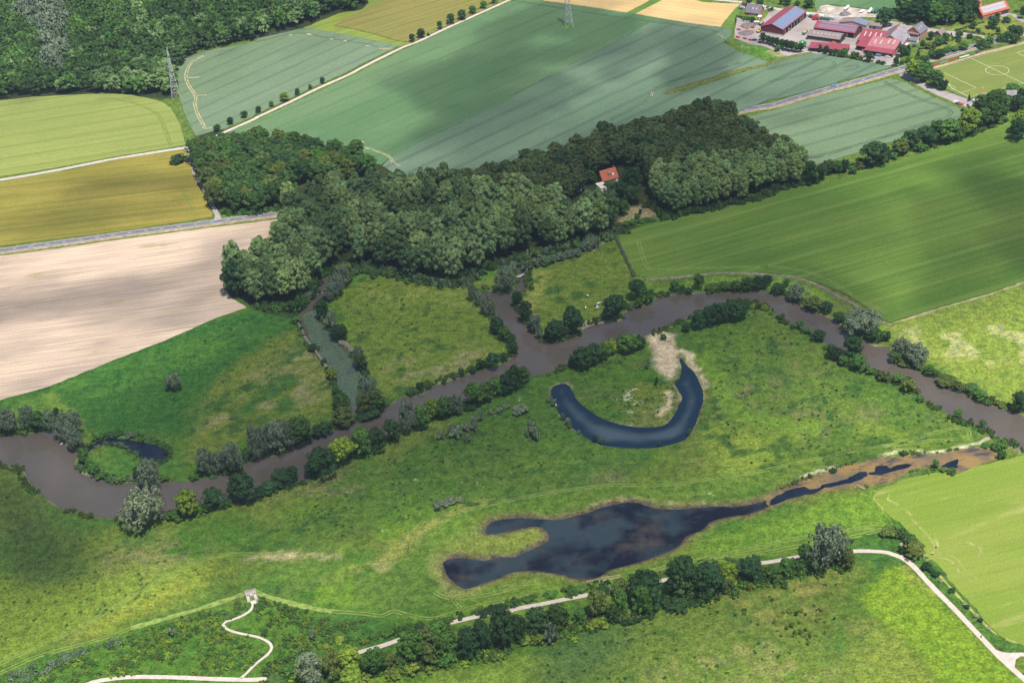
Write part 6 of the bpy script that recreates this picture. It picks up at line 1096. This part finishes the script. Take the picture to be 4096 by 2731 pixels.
# low block wall of the rubble yard, garden things
b = MB(); pts = smooth(PL('A 30,470 180,490 300,515'), 1.6)
for p in pts: b.box((p[0], p[1], .5), (1.3, .9, 1.0), random.uniform(0, .4))
tag(b.build('block_wall', M_CONCW), 'row of pale concrete blocks at the top of the rubble yard', 'wall')
g = G('C', 668, 722); o = empty('trampoline', (g[0], g[1], 0)); tag(o, 'round teal trampoline on the farmhouse lawn', 'trampoline'); b = MB(); b.tube((0, 0, .8), (0, 0, .9), 2.1, 2.1, 20); b.build('rim', paint('teal', (.03, .22, .22)), o); b = MB(); b.tube((0, 0, .91), (0, 0, .93), 1.7, 1.7, 20); b.build('mat', M_TYRE, o); b = MB()
for i in range(6): b.tube((1.9 * math.cos(i * 1.047), 1.9 * math.sin(i * 1.047), 0), (1.9 * math.cos(i * 1.047), 1.9 * math.sin(i * 1.047), .8), .05, .05, 5)
b.build('leg', M_RIM, o)
trailer('C', (495, 705), (530, 670), 'white', 'white covered boat trailer beside the brick barn wall', 4.2, 1.8, .8, paint('white', PC['white']))
for spec, w, h, l in (('D 780,715 1000,660 1150,600', 2.0, 1.7, 'clipped hedge running up left in the upper garden'), ('D 970,735 1200,770 1450,800 1650,825', 2.2, 1.7, 'straight clipped hedge along the garden lane'), ('D 1320,560 1430,520', 1.8, 1.5, 'short clipped hedge by the long house'), ('A 50,400 250,430 450,480', 2.4, 1.8, 'dark clipped hedge above the block wall')):
    pass
    P = smooth(PL(spec), 1.6); Vs = []; Ts = []
    for p in P:
        V, T = crown_arrays(w * .6, h, .02, 8, 12, .45, 'round', random.randrange(9999)); Vs.append(V + np.array([p[0], p[1], 0])); Ts.append(T)
    me = quads_mesh('clipped_hedge', np.concatenate(Vs), np.concatenate(Ts), [LM['dark']]); o = bpy.data.objects.new('clipped_hedge', me); C.objects.link(o); tag(o, l, 'hedge')
# ------------------------------------------------------------------ sports ground
def board(spec, col, label, h=1.0):
    p = PL(spec); o = empty('advertising_board', (p[0][0], p[0][1], 0), math.atan2(p[1][1] - p[0][1], p[1][0] - p[0][0])); L = math.hypot(p[1][0] - p[0][0], p[1][1] - p[0][1]); tag(o, label, 'board', 'boards along the pitch'); b = MB(); b.box((L / 2, 0, .2 + h / 2), (L, .08, h)); b.build('panel', paint(col, PC[col]), o); b = MB()
    for i in range(int(L / 2.5) + 1): b.tube((min(L, i * 2.5), .1, 0), (min(L, i * 2.5), .1, 1.2), .05, .05, 5)
    b.build('post', M_RIM, o)
for sp, c, l in (('D 200,1528 255,1512', 'white', 'short white board at the left end of the pitch boards'), ('D 258,1512 418,1465', 'red', 'leftmost red advertising board beside the pitch'), ('D 422,1462 615,1405', 'grey', 'grey advertising board between the red boards'), ('D 618,1405 718,1378', 'red', 'middle red advertising board beside the pitch'), ('D 724,1376 832,1348', 'red', 'right red advertising board next to the dark board'), ('D 836,1346 870,1338', 'navy', 'short dark board right of the red boards'), ('D 876,1338 1100,1274', 'white', 'long white advertising board beside the pitch'), ('D 1104,1272 1222,1240', 'green', 'green advertising board right of the white board')): board(sp, c, l)
def fence(name, label, spec, h, sp, m, rails=2, cat='fence', mesh=None):
    P = smooth(PL(spec), sp); o = empty(name, (P[0][0], P[0][1], 0)); tag(o, label, cat); x0, y0 = P[0]; b = MB(); st = max(1, len(P) // 95 + (len(P) > 95))
    for i, p in enumerate(P[::st]): q = MB(); q.box((p[0] - x0, p[1] - y0, h / 2), (.14, .14, h)); q.build('post', m, o)
    for k in range(rails):
        z = h * (k + 1) / rails - .06
        for i in range(len(P) - 1): b.tube((P[i][0] - x0, P[i][1] - y0, z), (P[i + 1][0] - x0, P[i + 1][1] - y0, z), .035, .035, 4)
    b.build('rail', m, o); return o
M_STEEL = mat('galvanised_steel', (.42, .44, .45), .45, .5, .1, 1, .3); M_POSTW = mat('fence_wood', (.30, .26, .21), .9, .1, .2, 1)
fence('pitch_fence', 'grey railing along the near side of the pitch', 'E 590,565 820,670 1055,778', 1.6, 2.4, M_STEEL, 3); fence('pitch_fence', 'grey railing from the little conifer to the flag', 'E 1150,765 1260,720 1370,690 1450,672', 1.6, 2.4, M_STEEL, 3)
fence('ball_net', 'tall ball net on posts behind the pitch boards', 'D 880,1320 1110,1255 1350,1190 1680,1090 2000,1010 2349,915', 5.5, 6, mat('green_net', (.06, .13, .09), .8, .2, .1, 1), 6, 'net')
fence('pasture_fence', 'wooden post fence along the top of the middle pasture', '11 880,1010 960,985 1080,958 1250,962 1500,1010 1680,1050 1850,1075 1960,1050', 1.3, 6, M_POSTW, 2); fence('pasture_fence', 'wooden post fence along the creek above the cow pasture', '21 225,895 350,855 520,805 740,740 850,660 945,605', 1.3, 6, M_POSTW, 2)
fence('path_railing', 'pale handrail along the winding lookout path, upper flight', 'F 355,890 418,850', 1.1, 1.5, M_POSTW, 2, 'railing'); fence('path_railing', 'pale handrail along the winding lookout path, lower flight', 'F 0,1035 125,978', 1.1, 1.5, M_POSTW, 2, 'railing')
fence('meadow_fence', 'dark post fence at the corner of the mown meadow', '33 1075,0 1130,60 1165,110', 1.2, 3, M_WOODD, 2); fence('meadow_gate', 'grey metal gate by the white path shrubs', '33 1420,400 1445,455', 1.2, 2, M_STEEL, 3, 'gate')
g = G('E', 1385, 672); o = empty('flag', (g[0], g[1], 0)); tag(o, 'orange and white feather flag by the pitch corner', 'flag'); b = MB(); b.tube((0, 0, 0), (0, 0, 6.5), .06, .04, 6); b.build('pole', M_STEEL, o); b = MB(); b.box((.45, 0, 3.2), (.8, .05, 4.0)); b.build('cloth', paint('orange', PC['orange']), o); b = MB(); b.box((.4, 0, 5.7), (.7, .05, 1.0)); b.build('cloth_tip', M_WHITEP, o)
def goal(fr, p, q, label):
    a = G(fr, *p); c = G(fr, *q); h = math.atan2(c[1] - a[1], c[0] - a[0]); o = empty('goal', (a[0], a[1], .06), h); tag(o, label, 'goal'); b = MB()
    for x in (-3.66, 3.66): b.tube((x, 0, 0), (x, 0, 2.44), .07, .07, 6); b.tube((x, 0, 2.44), (x, 1.8, 0), .04, .04, 5)
    b.tube((-3.66, 0, 2.44), (3.66, 0, 2.44), .07, .07, 6); b.build('frame', M_WHITEP, o); b = MB()
    for i in range(9): b.tube((-3.66 + i * .915, 0, 2.4), (-3.66 + i * .915, 1.8, .05), .02, .02, 4)
    b.build('net', M_WHITEP, o)
goal('30', (1640, 775), (1700, 808), 'white goal at the left end of the pitch')
for fr, x, y, h, l in (('30', 1853, 503, 11, 'left floodlight mast behind the pitch boards'), ('30', 2083, 452, 11, 'right floodlight mast behind the pitch net'), ('30', 1157, 672, 8, 'dark lamp post at the road junction'), ('30', 1640, 283, 9, 'pale wooden pole before the small wood'), ('22', 2244, 0, 1, '')):
    if not l: continue
    g = G(fr, x, y); o = empty('lamp_mast' if 'mast' in l else 'pole', (g[0], g[1], 0)); tag(o, l, 'mast' if 'mast' in l else 'pole'); b = MB(); b.tube((0, 0, 0), (0, 0, h), .14, .09, 7); b.build('shaft', M_STEEL if 'mast' in l else M_POSTW, o); b = MB(); b.box((0, 0, h), (1.2, .3, .3)); b.build('head', M_STEEL, o)
# ------------------------------------------------------------------ pylons and cables
M_PYL = mat('pylon_steel', (.46, .47, .48), .5, .4, .08, 1, .2); M_CABLE = mat("cable_aluminium", (.20, .21, .22), .9, .1, 0)
def pylon(fr, base, H, az, label, w0=6.4):
    g = G(fr, *base); o = empty('power_pylon', (g[0], g[1], 0), az); tag(o, label, 'pylon', 'pylons of the power line'); lv = [0, .14, .26, .37, .47, .56, .64, .71, .78, .85, .92, 1.0]; W = lambda t: (w0 * (1 - t) ** 1.15 * .5 + .35 if t < .99 else .12)
    cor = [(-1, -1), (1, -1), (1, 1), (-1, 1)]; legs = MB(); br = MB(); P = lambda t, c: (c[0] * W(t), c[1] * W(t), t * H)
    for c in cor:
        q = MB()
        for a, bb in zip(lv[:-1], lv[1:]): q.tube(P(a, c), P(bb, c), .17 - .09 * a, .17 - .09 * bb, 4)
        q.build('leg', M_PYL, o)
    for a, bb in zip(lv[:-1], lv[1:]):
        for i in range(4):
            c, d = cor[i], cor[(i + 1) % 4]; br.tube(P(a, c), P(bb, d), .07, .07, 4); br.tube(P(a, d), P(bb, c), .07, .07, 4); br.tube(P(bb, c), P(bb, d), .06, .06, 4)
    br.build('bracing', M_PYL, o); tips = []
    for t, l in ((.58, 8.0), (.72, 6.4), (.86, 4.6)):
        q = MB(); w = W(t)
        for s in (-1, 1):
            for c in (-1, 1): q.tube((s * w, c * w, t * H), (s * l, 0, t * H + .6), .09, .07, 4); q.tube((s * w, c * w, t * H + 2.0), (s * l, 0, t * H + .6), .08, .06, 4)
            for k in (.33, .66): x = s * (w + (l - w) * k); q.tube((x, -w * (1 - k), t * H + .2), (x, 0, t * H + .6 + 1.4 * (1 - k)), .05, .05, 4); q.tube((x, w * (1 - k), t * H + .2), (x, 0, t * H + .6 + 1.4 * (1 - k)), .05, .05, 4)
            tips.append((s * l, t * H - 1.4)); 
        q.build('crossarm', M_PYL, o)
        for s in (-1, 1): q = MB(); q.tube((s * l, 0, t * H + .6), (s * l, 0, t * H - 1.4), .12, .12, 6); q.build('insulator', M_WOODD, o)
    return g, tips
pa = G('00', 1618, 902); pb = G('20', 522, 250); az = math.atan2(pb[1] - pa[1], pb[0] - pa[0]) + math.pi / 2
G1, TP = pylon('00', (1618, 902), 46, az, 'pale lattice pylon between the forest and the green barley field'); G2, _ = pylon('20', (522, 250), 48, az, 'lattice pylon standing in the wheat at the top edge')
G0 = (G1[0] - 330, G1[1] - 95)
def cable(a, b, sag, label):
    q = MB(); n = 26; pr = None
    for i in range(n + 1):
        t = i / n; p = tuple(a[k] + (b[k] - a[k]) * t for k in range(3)); p = (p[0], p[1], p[2] - sag * 4 * t * (1 - t))
        if pr: q.tube(pr, p, .028, .028, 4)
        pr = p
    tag(q.build("power_cable", M_CABLE), label, 'cable', 'cables of the power line')
ca, sa = math.cos(az), math.sin(az)
for (x, z) in TP:
    off = (x * ca, x * sa)
    cable((G1[0] + off[0], G1[1] + off[1], z), (G2[0] + off[0], G2[1] + off[1], z * 48 / 46), 9, 'thin power cable strung between the two pylons'); cable((G0[0] + off[0], G0[1] + off[1], z), (G1[0] + off[0], G1[1] + off[1], z), 9, 'thin power cable running left from the forest-edge pylon over the trees')
cable((G1[0], G1[1], 46), (G2[0], G2[1], 48), 6, 'topmost earth wire between the two pylons'); cable((G0[0], G0[1], 46), (G1[0], G1[1], 46), 6, 'topmost earth wire running left from the forest-edge pylon')
poly_obj('grass_patch', [(G2[0] + 5.5 * math.cos(i * .5), G2[1] + 5.5 * math.sin(i * .5)) for i in range(12)], .64, mat('pylon_grass', (.10, .17, .03), .95, .05, .4, .5), jitter=.5)
# ------------------------------------------------------------------ lookout, roadside bits
fc = [G('F', 452, 412), G('F', 700, 350), G('F', 765, 575), G('F', 505, 632)]; ang = math.atan2(fc[1][1] - fc[0][1], fc[1][0] - fc[0][0]); WL = math.hypot(fc[1][0] - fc[0][0], fc[1][1] - fc[0][1]); DL = math.hypot(fc[3][0] - fc[0][0], fc[3][1] - fc[0][1])
o = empty('lookout', (fc[0][0], fc[0][1], 0), ang); tag(o, 'square wooden lookout with benches at the end of the winding path', 'lookout')
for nm, x, y, sx, sy in (('deck', WL / 2, -DL * .16, WL, DL * .3), ('deck', WL * .15, -DL * .88, WL * .3, DL * .24), ('deck', WL * .85, -DL * .85, WL * .3, DL * .24)): q = MB(); q.box((x, y, .35), (sx, sy, .7)); q.build(nm, M_TIMB, o)
q = MB(); q.box((WL * .5, -DL * .42, .5), (WL * .26, DL * .16, 1.0)); q.build('bench', M_TIMB, o); q = MB(); q.box((WL * .5, -DL * .40, 1.05), (WL * .16, DL * .1, .06)); q.build('bench_top', M_FLATW, o)
for x in (.18, .82): q = MB(); q.box((WL * x, -DL * .5, .04), (WL * .26, DL * .34, .08)); q.build('gravel_bed', M_GRAV, o)
for x, y, sx, sy in ((WL / 2, -.1, WL, .16), (.08, -DL / 2, .16, DL * .96), (WL - .08, -DL / 2, .16, DL * .96)): q = MB(); q.box((x, y, .9), (sx, sy, 1.8)); q.build('wall', M_TIMB, o)
for t in (.2, .35, .5, .65, .8): q = MB(); q.box((WL * t, -DL * .16, .73), (.12, DL * .3, .08)); q.build('plank', M_WOODD, o)
for i, (fr, x, y) in enumerate((('01', 157, 692), ('01', 895, 590), ('01', 893, 632), ('01', 1512, 502), ('01', 1518, 548), ('01', 1865, 452), ('01', 2076, 474), ('01', 2128, 425))):
    g = G(fr, x, y); o = empty('marker_post', (g[0], g[1], 0)); tag(o, 'white roadside marker post, %s from the left along the left road' % ordn(i), 'post', 'road marker posts'); q = MB(); q.box((0, 0, .55), (.2, .2, 1.1), taper=.8); q.build('post', M_WHITEP, o); q = MB(); q.box((0, 0, .92), (.21, .21, .14)); q.build('band', M_TYRE, o)
g = G('01', 2048, 392); o = empty('road_sign', (g[0], g[1], 0), .3); tag(o, 'small white road sign at the lane junction', 'sign'); q = MB(); q.tube((0, 0, 0), (0, 0, 2.4), .05, .05, 6); q.build('pole', M_STEEL, o); q = MB(); q.box((0, -.06, 2.2), (.8, .04, .8)); q.build('panel', M_WHITEP, o)
def log(fr, a, b, r, label):
    p = G(fr, *a); q = G(fr, *b); L = math.hypot(q[0] - p[0], q[1] - p[1]); m = MB(); m.tube((0, 0, .3), (L, 0, .5), r, r * .4, 7)
    for i in range(5): t = L * (.35 + .13 * i); s = 1 if i % 2 else -1; m.tube((t, 0, .4), (t + 1.2, s * 1.3, .8), r * .4, r * .12, 5)
    ob = m.build('fallen_tree', mat('bleached_wood', (.36, .31, .25), .9, .1, .2, 2) if 'bleached_wood' not in bpy.data.materials else bpy.data.materials['bleached_wood'], None, False, (p[0], p[1], WLEV + .2 if fr == '11' else 0), math.atan2(q[1] - p[1], q[0] - p[0])); tag(ob, label, 'log')
log('11', (500, 1140), (620, 1118), .3, 'bleached fallen tree lying across the brown backwater'); log('21', (745, 742), (855, 655), .28, 'bleached fallen trunk at the pasture corner under the wood'); log('32', (815, 1320), (890, 1365), .3, 'bleached trunk lying at the foot of the drying channel'); log('33', (360, 550), (500, 542), .3, 'pale log lying in front of the big grey tree')
q = MB(); a1 = G('21', 80, 968); q.box((0, 0, .15), (7, 1.6, .25)); q.box((0, .75, .7), (7, .08, .1)); q.box((0, -.75, .7), (7, .08, .1))
tag(q.build('footbridge', M_FLATW, None, False, (a1[0], a1[1], 0), .5), 'pale plank footbridge over the creek mouth', 'bridge')
# ------------------------------------------------------------------ animals and people
def skin_mesh(name, verts, edges, radii, m, sub=1):
    me = bpy.data.meshes.new(name + '_armature'); me.from_pydata(verts, edges, []); o = bpy.data.objects.new(name, me); C.objects.link(o); md = o.modifiers.new('skin', 'SKIN'); md.use_smooth_shade = True
    sv = me.skin_vertices[0].data
    for i, r in enumerate(radii): sv[i].radius = (r, r) if not isinstance(r, tuple) else r
    sv[0].use_root = True; s2 = o.modifiers.new('sub', 'SUBSURF'); s2.levels = s2.render_levels = sub
    dg = bpy.context.evaluated_depsgraph_get(); out = bpy.data.meshes.new_from_object(o.evaluated_get(dg)); bpy.data.objects.remove(o); out.materials.clear(); out.materials.append(m); out.name = name; return out
def cow_mat():
    k = NB('cow_hide'); o = k.tc.outputs['Object']; oi = k.n.new('ShaderNodeObjectInfo'); v = k.n.new('ShaderNodeVectorMath'); v.operation = 'ADD'; k.l.new(o, v.inputs[0]); k.l.new(oi.outputs['Location'], v.inputs[1])
    return k.done(k.mix(k.ramp(k.noise(v.outputs[0], .9, 1.0), .52, .54), (.70, .67, .63), (.02, .018, .018)), .8, .2)
def cow_mesh(graze):
    hz = .45 if graze else 1.45; hx = 1.55 if graze else 1.55
    V = [(-.75, 0, 1.12), (0, 0, 1.08), (.7, 0, 1.15), (1.1, 0, 1.3 if not graze else 1.0), (hx - .1, 0, hz + .15), (hx + .3, 0, hz - .1)]; E_ = [(0, 1), (1, 2), (2, 3), (3, 4), (4, 5)]; R = [.34, .42, .34, .21, .17, .10]
    for x, b in ((-.75, 0), (.7, 2)):
        for s in (-1, 1):
            i = len(V); back = x < 0; V += [(x + (.05 if back else 0), s * .24, .85), (x + (-.12 if back else .03), s * .24, .48), (x + (-.02 if back else 0), s * .24, .06)]; E_ += [(b, i), (i, i + 1), (i + 1, i + 2)]; R += [.17, .085, .07]
    i = len(V); V += [(-1.1, 0, 1.2), (-1.18, 0, .6)]; E_ += [(0, i), (i, i + 1)]; R += [.05, .04]
    for s in (-1, 1): i = len(V); V += [(hx - .12, s * .24, hz + .22)]; E_ += [(4, i)]; R += [.05]
    return V, E_, R
M_COW = cow_mat(); cw = [skin_mesh('cow', *cow_mesh(gz), M_COW) for gz in (False, True)]
for i, (x, y, rz, gz, l) in enumerate(((765, 505, 2.2, 1, 'white and black cow grazing alone above the other cows'), (1205, 835, .2, 0, 'black and white cow standing highest of the right trio'), (1135, 955, 3.0, 1, 'mostly black cow standing in the middle of the trio'), (1150, 1030, .1, 1, 'mostly white cow lowest of the right trio'), (668, 1010, 1.2, 1, 'black and white cow grazing apart at the lower left'))):
    g = G('H', x, y); o = bpy.data.objects.new('cow', cw[gz]); C.objects.link(o); o.location = (g[0], g[1], 0); o.rotation_euler.z = rz; o.scale = (1.1, 1.1, 1.1); tag(o, l, 'cow', 'cows on the river pasture')
M_SWAN = mat('white_feathers', (.78, .77, .74), .8, .2, 0); sw = skin_mesh('swan', [(-.35, 0, .12), (0, 0, .18), (.3, 0, .2), (.5, 0, .5), (.5, 0, .8), (.68, 0, .78), (-.65, 0, .25)], [(0, 1), (1, 2), (2, 3), (3, 4), (4, 5), (0, 6)], [.2, .26, .18, .07, .06, .05, .05], M_SWAN)
for fr, x, y, rz, l in (('22', 396, 533, 1, 'upper white swan by the left rim of the oxbow lake'), ('22', 404, 572, 2, 'lower white swan by the left rim of the oxbow lake'), ('02', 563, 928, .5, 'white swan on the river beside the grey willows')):
    g = G(fr, x, y); o = bpy.data.objects.new('swan', sw); C.objects.link(o); o.location = (g[0], g[1], WLEV - .05); o.rotation_euler.z = rz; o.scale = (1.3, 1.3, 1.3); tag(o, l, 'swan')
M_CLOTH = [mat('jacket_%s' % n, c, .85, .1, .1, 2) for n, c in (('dark', (.03, .035, .06)), ('blue', (.05, .08, .18)), ('grey', (.10, .10, .11)))]; M_SKIN = mat('skin', (.45, .27, .19), .6, .3, .05, 4); M_HAIR = mat('hair', (.06, .04, .03), .8, .2, 0)
RIDER = ([(0, 0, 1.0), (.12, 0, 1.25), (.25, 0, 1.48), (.3, 0, 1.62), (.34, 0, 1.76), (.36, 0, 1.84)] + [(.1, s * .12, .98) for s in (-1, 1)] + [(.42, -.13, .78), (.36, .13, .62), (.30, -.13, .36), (.15, .13, .30), (.42, -.13, .30), (.27, .13, .25)] + [(.25, s * .2, 1.45) for s in (-1, 1)] + [(.42, s * .24, 1.22) for s in (-1, 1)] + [(.62, s * .2, 1.08) for s in (-1, 1)],
         [(0, 1), (1, 2), (2, 3), (3, 4), (4, 5), (0, 6), (0, 7), (6, 8), (7, 9), (8, 10), (9, 11), (10, 12), (11, 13), (2, 14), (2, 15), (14, 16), (15, 17), (16, 18), (17, 19)], [.15, .16, .15, .055, .10, .09, .09, .09, .075, .075, .05, .05, .04, .04, .07, .07, .045, .045, .035, .035])
def bicycle(loc, rz, label):
    o = empty('bicycle', loc, rz); tag(o, label, 'bicycle'); M = paint('black', PC['black'])
    for x in (-.5, .52):
        q = MB()
        for i in range(16): a, c = i * math.pi / 8, (i + 1) * math.pi / 8; q.tube((x + .33 * math.cos(a), 0, .34 + .33 * math.sin(a)), (x + .33 * math.cos(c), 0, .34 + .33 * math.sin(c)), .02, .02, 4)
        for i in range(4): a = i * math.pi / 4; q.tube((x + .33 * math.cos(a), 0, .34 + .33 * math.sin(a)), (x - .33 * math.cos(a), 0, .34 - .33 * math.sin(a)), .005, .005, 3)
        q.build('wheel', M_TYRE, o)
    q = MB()
    for a, c in (((-.5, 0, .34), (0, 0, .3)), ((0, 0, .3), (-.15, 0, .9)), ((-.5, 0, .34), (-.12, 0, .8)), ((-.12, 0, .8), (.4, 0, .85)), ((0, 0, .3), (.4, 0, .8)), ((.52, 0, .34), (.38, 0, .95))): q.tube(a, c, .022, .022, 5)
    q.build('frame', M, o); q = MB(); q.box((-.15, 0, .92), (.26, .14, .06)); q.build('saddle', M, o); q = MB(); q.tube((.38, 0, .95), (.42, 0, 1.05), .02, .02, 5); q.tube((.5, -.28, 1.05), (.5, .28, 1.05), .018, .018, 5); q.build('handlebar', M, o)
for i, (x, y, tx, ty, pl, bl) in enumerate(((1957, 1152, 2010, 1215, 'person in dark clothes cycling alone on the white path', 'bicycle ridden alone down the white path'), (2147, 1268, 2230, 1285, 'person in blue jacket cycling left of the other cyclist at the fork', 'bicycle left of the other one at the path fork'), (2232, 1283, 2330, 1300, 'person in grey jacket cycling right at the path fork', 'right bicycle at the path fork'))):
    g = G('33', x, y); rz = heading('33', (x, y), (tx, ty)); bicycle((g[0], g[1], .07), rz, bl); me = skin_mesh('person', *RIDER, M_CLOTH[i], 1); o = bpy.data.objects.new('person', me); C.objects.link(o); o.location = (g[0] - .2 * math.cos(rz), g[1] - .2 * math.sin(rz), .05); o.rotation_euler.z = rz; tag(o, pl, 'person')
    q = MB(); q.ell((.35, 0, 1.79), (.115, .095, .14), 10, 8); q.ell((.47, 0, 1.78), (.03, .02, .025), 6, 4); q.build('face', M_SKIN, o); q = MB(); q.ell((.33, 0, 1.84), (.13, .11, .12), 10, 8); q.build('hair', M_HAIR, o)
# ------------------------------------------------------------------ unseen broken cloud overhead, shaped to lay its shade on the land, and the summer haze
CLZ = 1000.0; SIG = 0.030
def cloud_layer():
    cs = 9.0; x0, x1, y0, y1 = GX0 - 20, GX1 + 20, GY0 - 20, GY1 + 40
    xs = np.arange(x0, x1, cs); ys = np.arange(y0, y1, cs); CX, CY = np.meshgrid(xs, ys); S = np.zeros_like(CX)
    nA = fbm(CX, CY, 120., 301, 5); nB = fbm(CX, CY, 45., 333, 4)
    def area(spec, s, f=40., rough=50.):
        P = smooth(PL(spec), 15., True); d = sdf_poly(P, CX, CY, 200.) + (nA - .5) * 2 * rough + (nB - .5) * rough * .8
        np.maximum(S, sst(f, -f, d) * s, out=S)
    def streak(spec, s, w=30., f=25., rough=22.):
        d = dist_line(smooth(PL(spec), 10.), CX, CY, 160.) + (nA - .5) * 2 * rough + (nB - .5) * rough
        np.maximum(S, sst(w / 2 + f, w / 2 - f * .5, d) * s, out=S)
    def patches(spec, s, sc, lo, hi, seed, f=40.):
        P = smooth(PL(spec), 15., True); d = sdf_poly(P, CX, CY, 200.) + (nA - .5) * 60
        np.maximum(S, sst(f, -f, d) * sst(lo, hi, fbm(CX, CY, sc, seed, 4)) * s, out=S)
    # wide thin veil over the middle of the land
    area('M 640,480 1000,380 1350,250 1650,200 1780,330 2000,400 2200,560 2000,640 1950,720 1980,800 1800,860 1700,960 1640,1040 1400,1060 1250,1160 900,1190 640,1240 330,1150 130,1060 -80,1010 -80,960 250,900 480,760 620,690 560,640', .57, 60, 40)
    # deeper spots
    area('M -80,1080 60,1070 210,1180 260,1270 140,1390 -80,1440', .72, 40, 40)
    area('M 1080,400 1280,330 1400,260 1640,200 1740,260 1700,360 1480,390 1420,500 1150,440', .58, 40, 35)
    streak('M 1435,590 1600,588 1760,602 1880,640 1960,690', .66, 30, 22, 16)
    streak('M 2352,480 2320,450 2270,430', .72, 40, 30, 25); streak('M 2400,590 2340,560', .7, 40, 30, 20)
    streak('M 1460,540 1600,545 1640,580', .5, 40, 30)
    area('M 650,480 900,430 1400,480 1420,560 1100,640 700,650 560,640', .34, 60, 40)
    # upper wheat: broken bands
    patches('M 560,330 800,240 1100,60 1300,-20 1680,60 1700,150 2000,160 1900,260 1700,260 1300,350 900,420 700,340', .50, 95., .48, .60, 411)
    patches('M 900,330 1150,90 1330,40 1680,90 1900,200 1700,260 1300,340', .60, 60., .45, .60, 437)
    streak('M 980,320 1080,280 1240,240 1330,215', .6, 26, 22, 24); streak('M 1140,140 1300,125 1420,110', .55, 30, 22, 24)
    streak('M 1260,60 1500,110 1680,120', .5, 26, 20, 20); streak('M 1700,250 1760,230 1850,210', .5, 30, 25); streak('M 1740,290 1850,270', .5, 25, 20)
    # ripening barley and fallow
    streak('M 190,445 260,430 400,430 440,425', .5, 25, 25, 20); streak('M 60,510 250,490 400,480', .35, 30, 25, 20)
    streak('M -60,720 150,700 330,660 520,600', .6, 26, 22, 22); area('M 440,560 640,500 560,620 530,700 420,760 280,840 300,760 400,680', .52, 30, 40)
    # bottom hedge and meadow
    streak('M 950,1520 1150,1440 1400,1390 1650,1330', .35, 60, 40, 40); area('M 1150,1470 1480,1400 1480,1480 1300,1600 1150,1600', .40, 40, 50)
    area('M 1000,1260 1250,1200 1700,1100 1950,1060 1800,1160 1500,1290 1100,1380 900,1400', .30, 50, 40)
    
    patches('M 1450,600 1700,470 2050,380 2352,330 2352,640 2000,760 1900,700', .52, 110., .47, .60, 455)
    patches('M 650,1230 1100,960 1300,1000 1700,1060 1500,1200 1000,1300 900,1420 500,1450 100,1400 150,1260', .45, 80., .48, .62, 471)
    patches('M 900,1568 1500,1400 1950,1300 1900,1568', .35, 70., .48, .62, 483); patches('M 0,600 640,510 500,700 0,920', .30, 60., .5, .62, 489)
    patches('M -60,-60 840,-60 700,100 200,230 -60,230', .40, 70., .45, .6, 497)

    S[:] = np.clip(S, 0, .93)
    T = np.where(S > .03, -np.log(1 - S) * math.sin(SUN_EL) / SIG, 0); sh = CLZ / SUN_DIR.z  # cloud thickness worked back from the hand-placed shade map
    T[0, :] = T[-1, :] = 0; T[:, 0] = T[:, -1] = 0
    ny_, nx_ = T.shape; cell = (T[:-1, :-1] > 0) | (T[1:, :-1] > 0) | (T[:-1, 1:] > 0) | (T[1:, 1:] > 0)
    # split into separate clouds
    lab = np.zeros(cell.shape, int); nl = 0
    for j, i in zip(*np.nonzero(cell)):
        if lab[j, i]: continue
        nl += 1; st = [(j, i)]; lab[j, i] = nl
        while st:
            a, b = st.pop()
            for c, d in ((a + 1, b), (a - 1, b), (a, b + 1), (a, b - 1)):
                if 0 <= c < cell.shape[0] and 0 <= d < cell.shape[1] and cell[c, d] and not lab[c, d]: lab[c, d] = nl; st.append((c, d))
    m = bpy.data.materials.new('cloud_vapour'); m.use_nodes = True; n = m.node_tree.nodes; n.remove(n['Principled BSDF'])
    v = n.new('ShaderNodeVolumeScatter'); v.inputs['Color'].default_value = (1, 1, 1, 1); v.inputs['Density'].default_value = SIG; v.inputs['Anisotropy'].default_value = .6; m.node_tree.links.new(v.outputs[0], n['Material Output'].inputs['Volume'])
    for L in range(1, nl + 1):
        JJ, II = np.nonzero(lab == L)
        if len(JJ) < 12: continue
        vs = []; fs = []; top = {}; bot = {}
        def vt(j, i):
            if (j, i) not in top:
                x = xs[i] + SUN_DIR.x * sh; y = ys[j] + SUN_DIR.y * sh; t = T[j, i]; top[(j, i)] = len(vs); vs.append((x, y, CLZ + .62 * t))
                if t > 0: bot[(j, i)] = len(vs); vs.append((x, y, CLZ - .38 * t))
                else: bot[(j, i)] = top[(j, i)]
        for j, i in zip(JJ, II):
            q = ((j, i), (j, i + 1), (j + 1, i + 1), (j + 1, i))
            for k in q: vt(*k)
            fs.append(tuple(top[k] for k in q)); fs.append(tuple(bot[k] for k in q[::-1]))
        me = bpy.data.meshes.new('cloud'); me.from_pydata(vs, [], fs); me.materials.append(m); me.polygons.foreach_set('use_smooth', [True] * len(fs))
        o = bpy.data.objects.new('cloud', me); C.objects.link(o); tag(o, 'broken summer cloud out of view, shaped to shade the valley', 'cloud', 'clouds above the valley', 'stuff')
cloud_layer()
def haze():
    b = MB(); b.box((0, 900, 297.5), (5200, 5200, 602)); m = bpy.data.materials.new('summer_haze'); m.use_nodes = True; n = m.node_tree.nodes; n.remove(n['Principled BSDF'])
    v = n.new('ShaderNodeVolumePrincipled'); v.inputs['Color'].default_value = (.62, .80, 1, 1); v.inputs['Density'].default_value = HAZE; v.inputs['Anisotropy'].default_value = .3
    m.node_tree.links.new(v.outputs[0], n['Material Output'].inputs['Volume']); o = b.build('haze', m); tag(o, kind='stuff')
HAZE = 0.000055
haze()
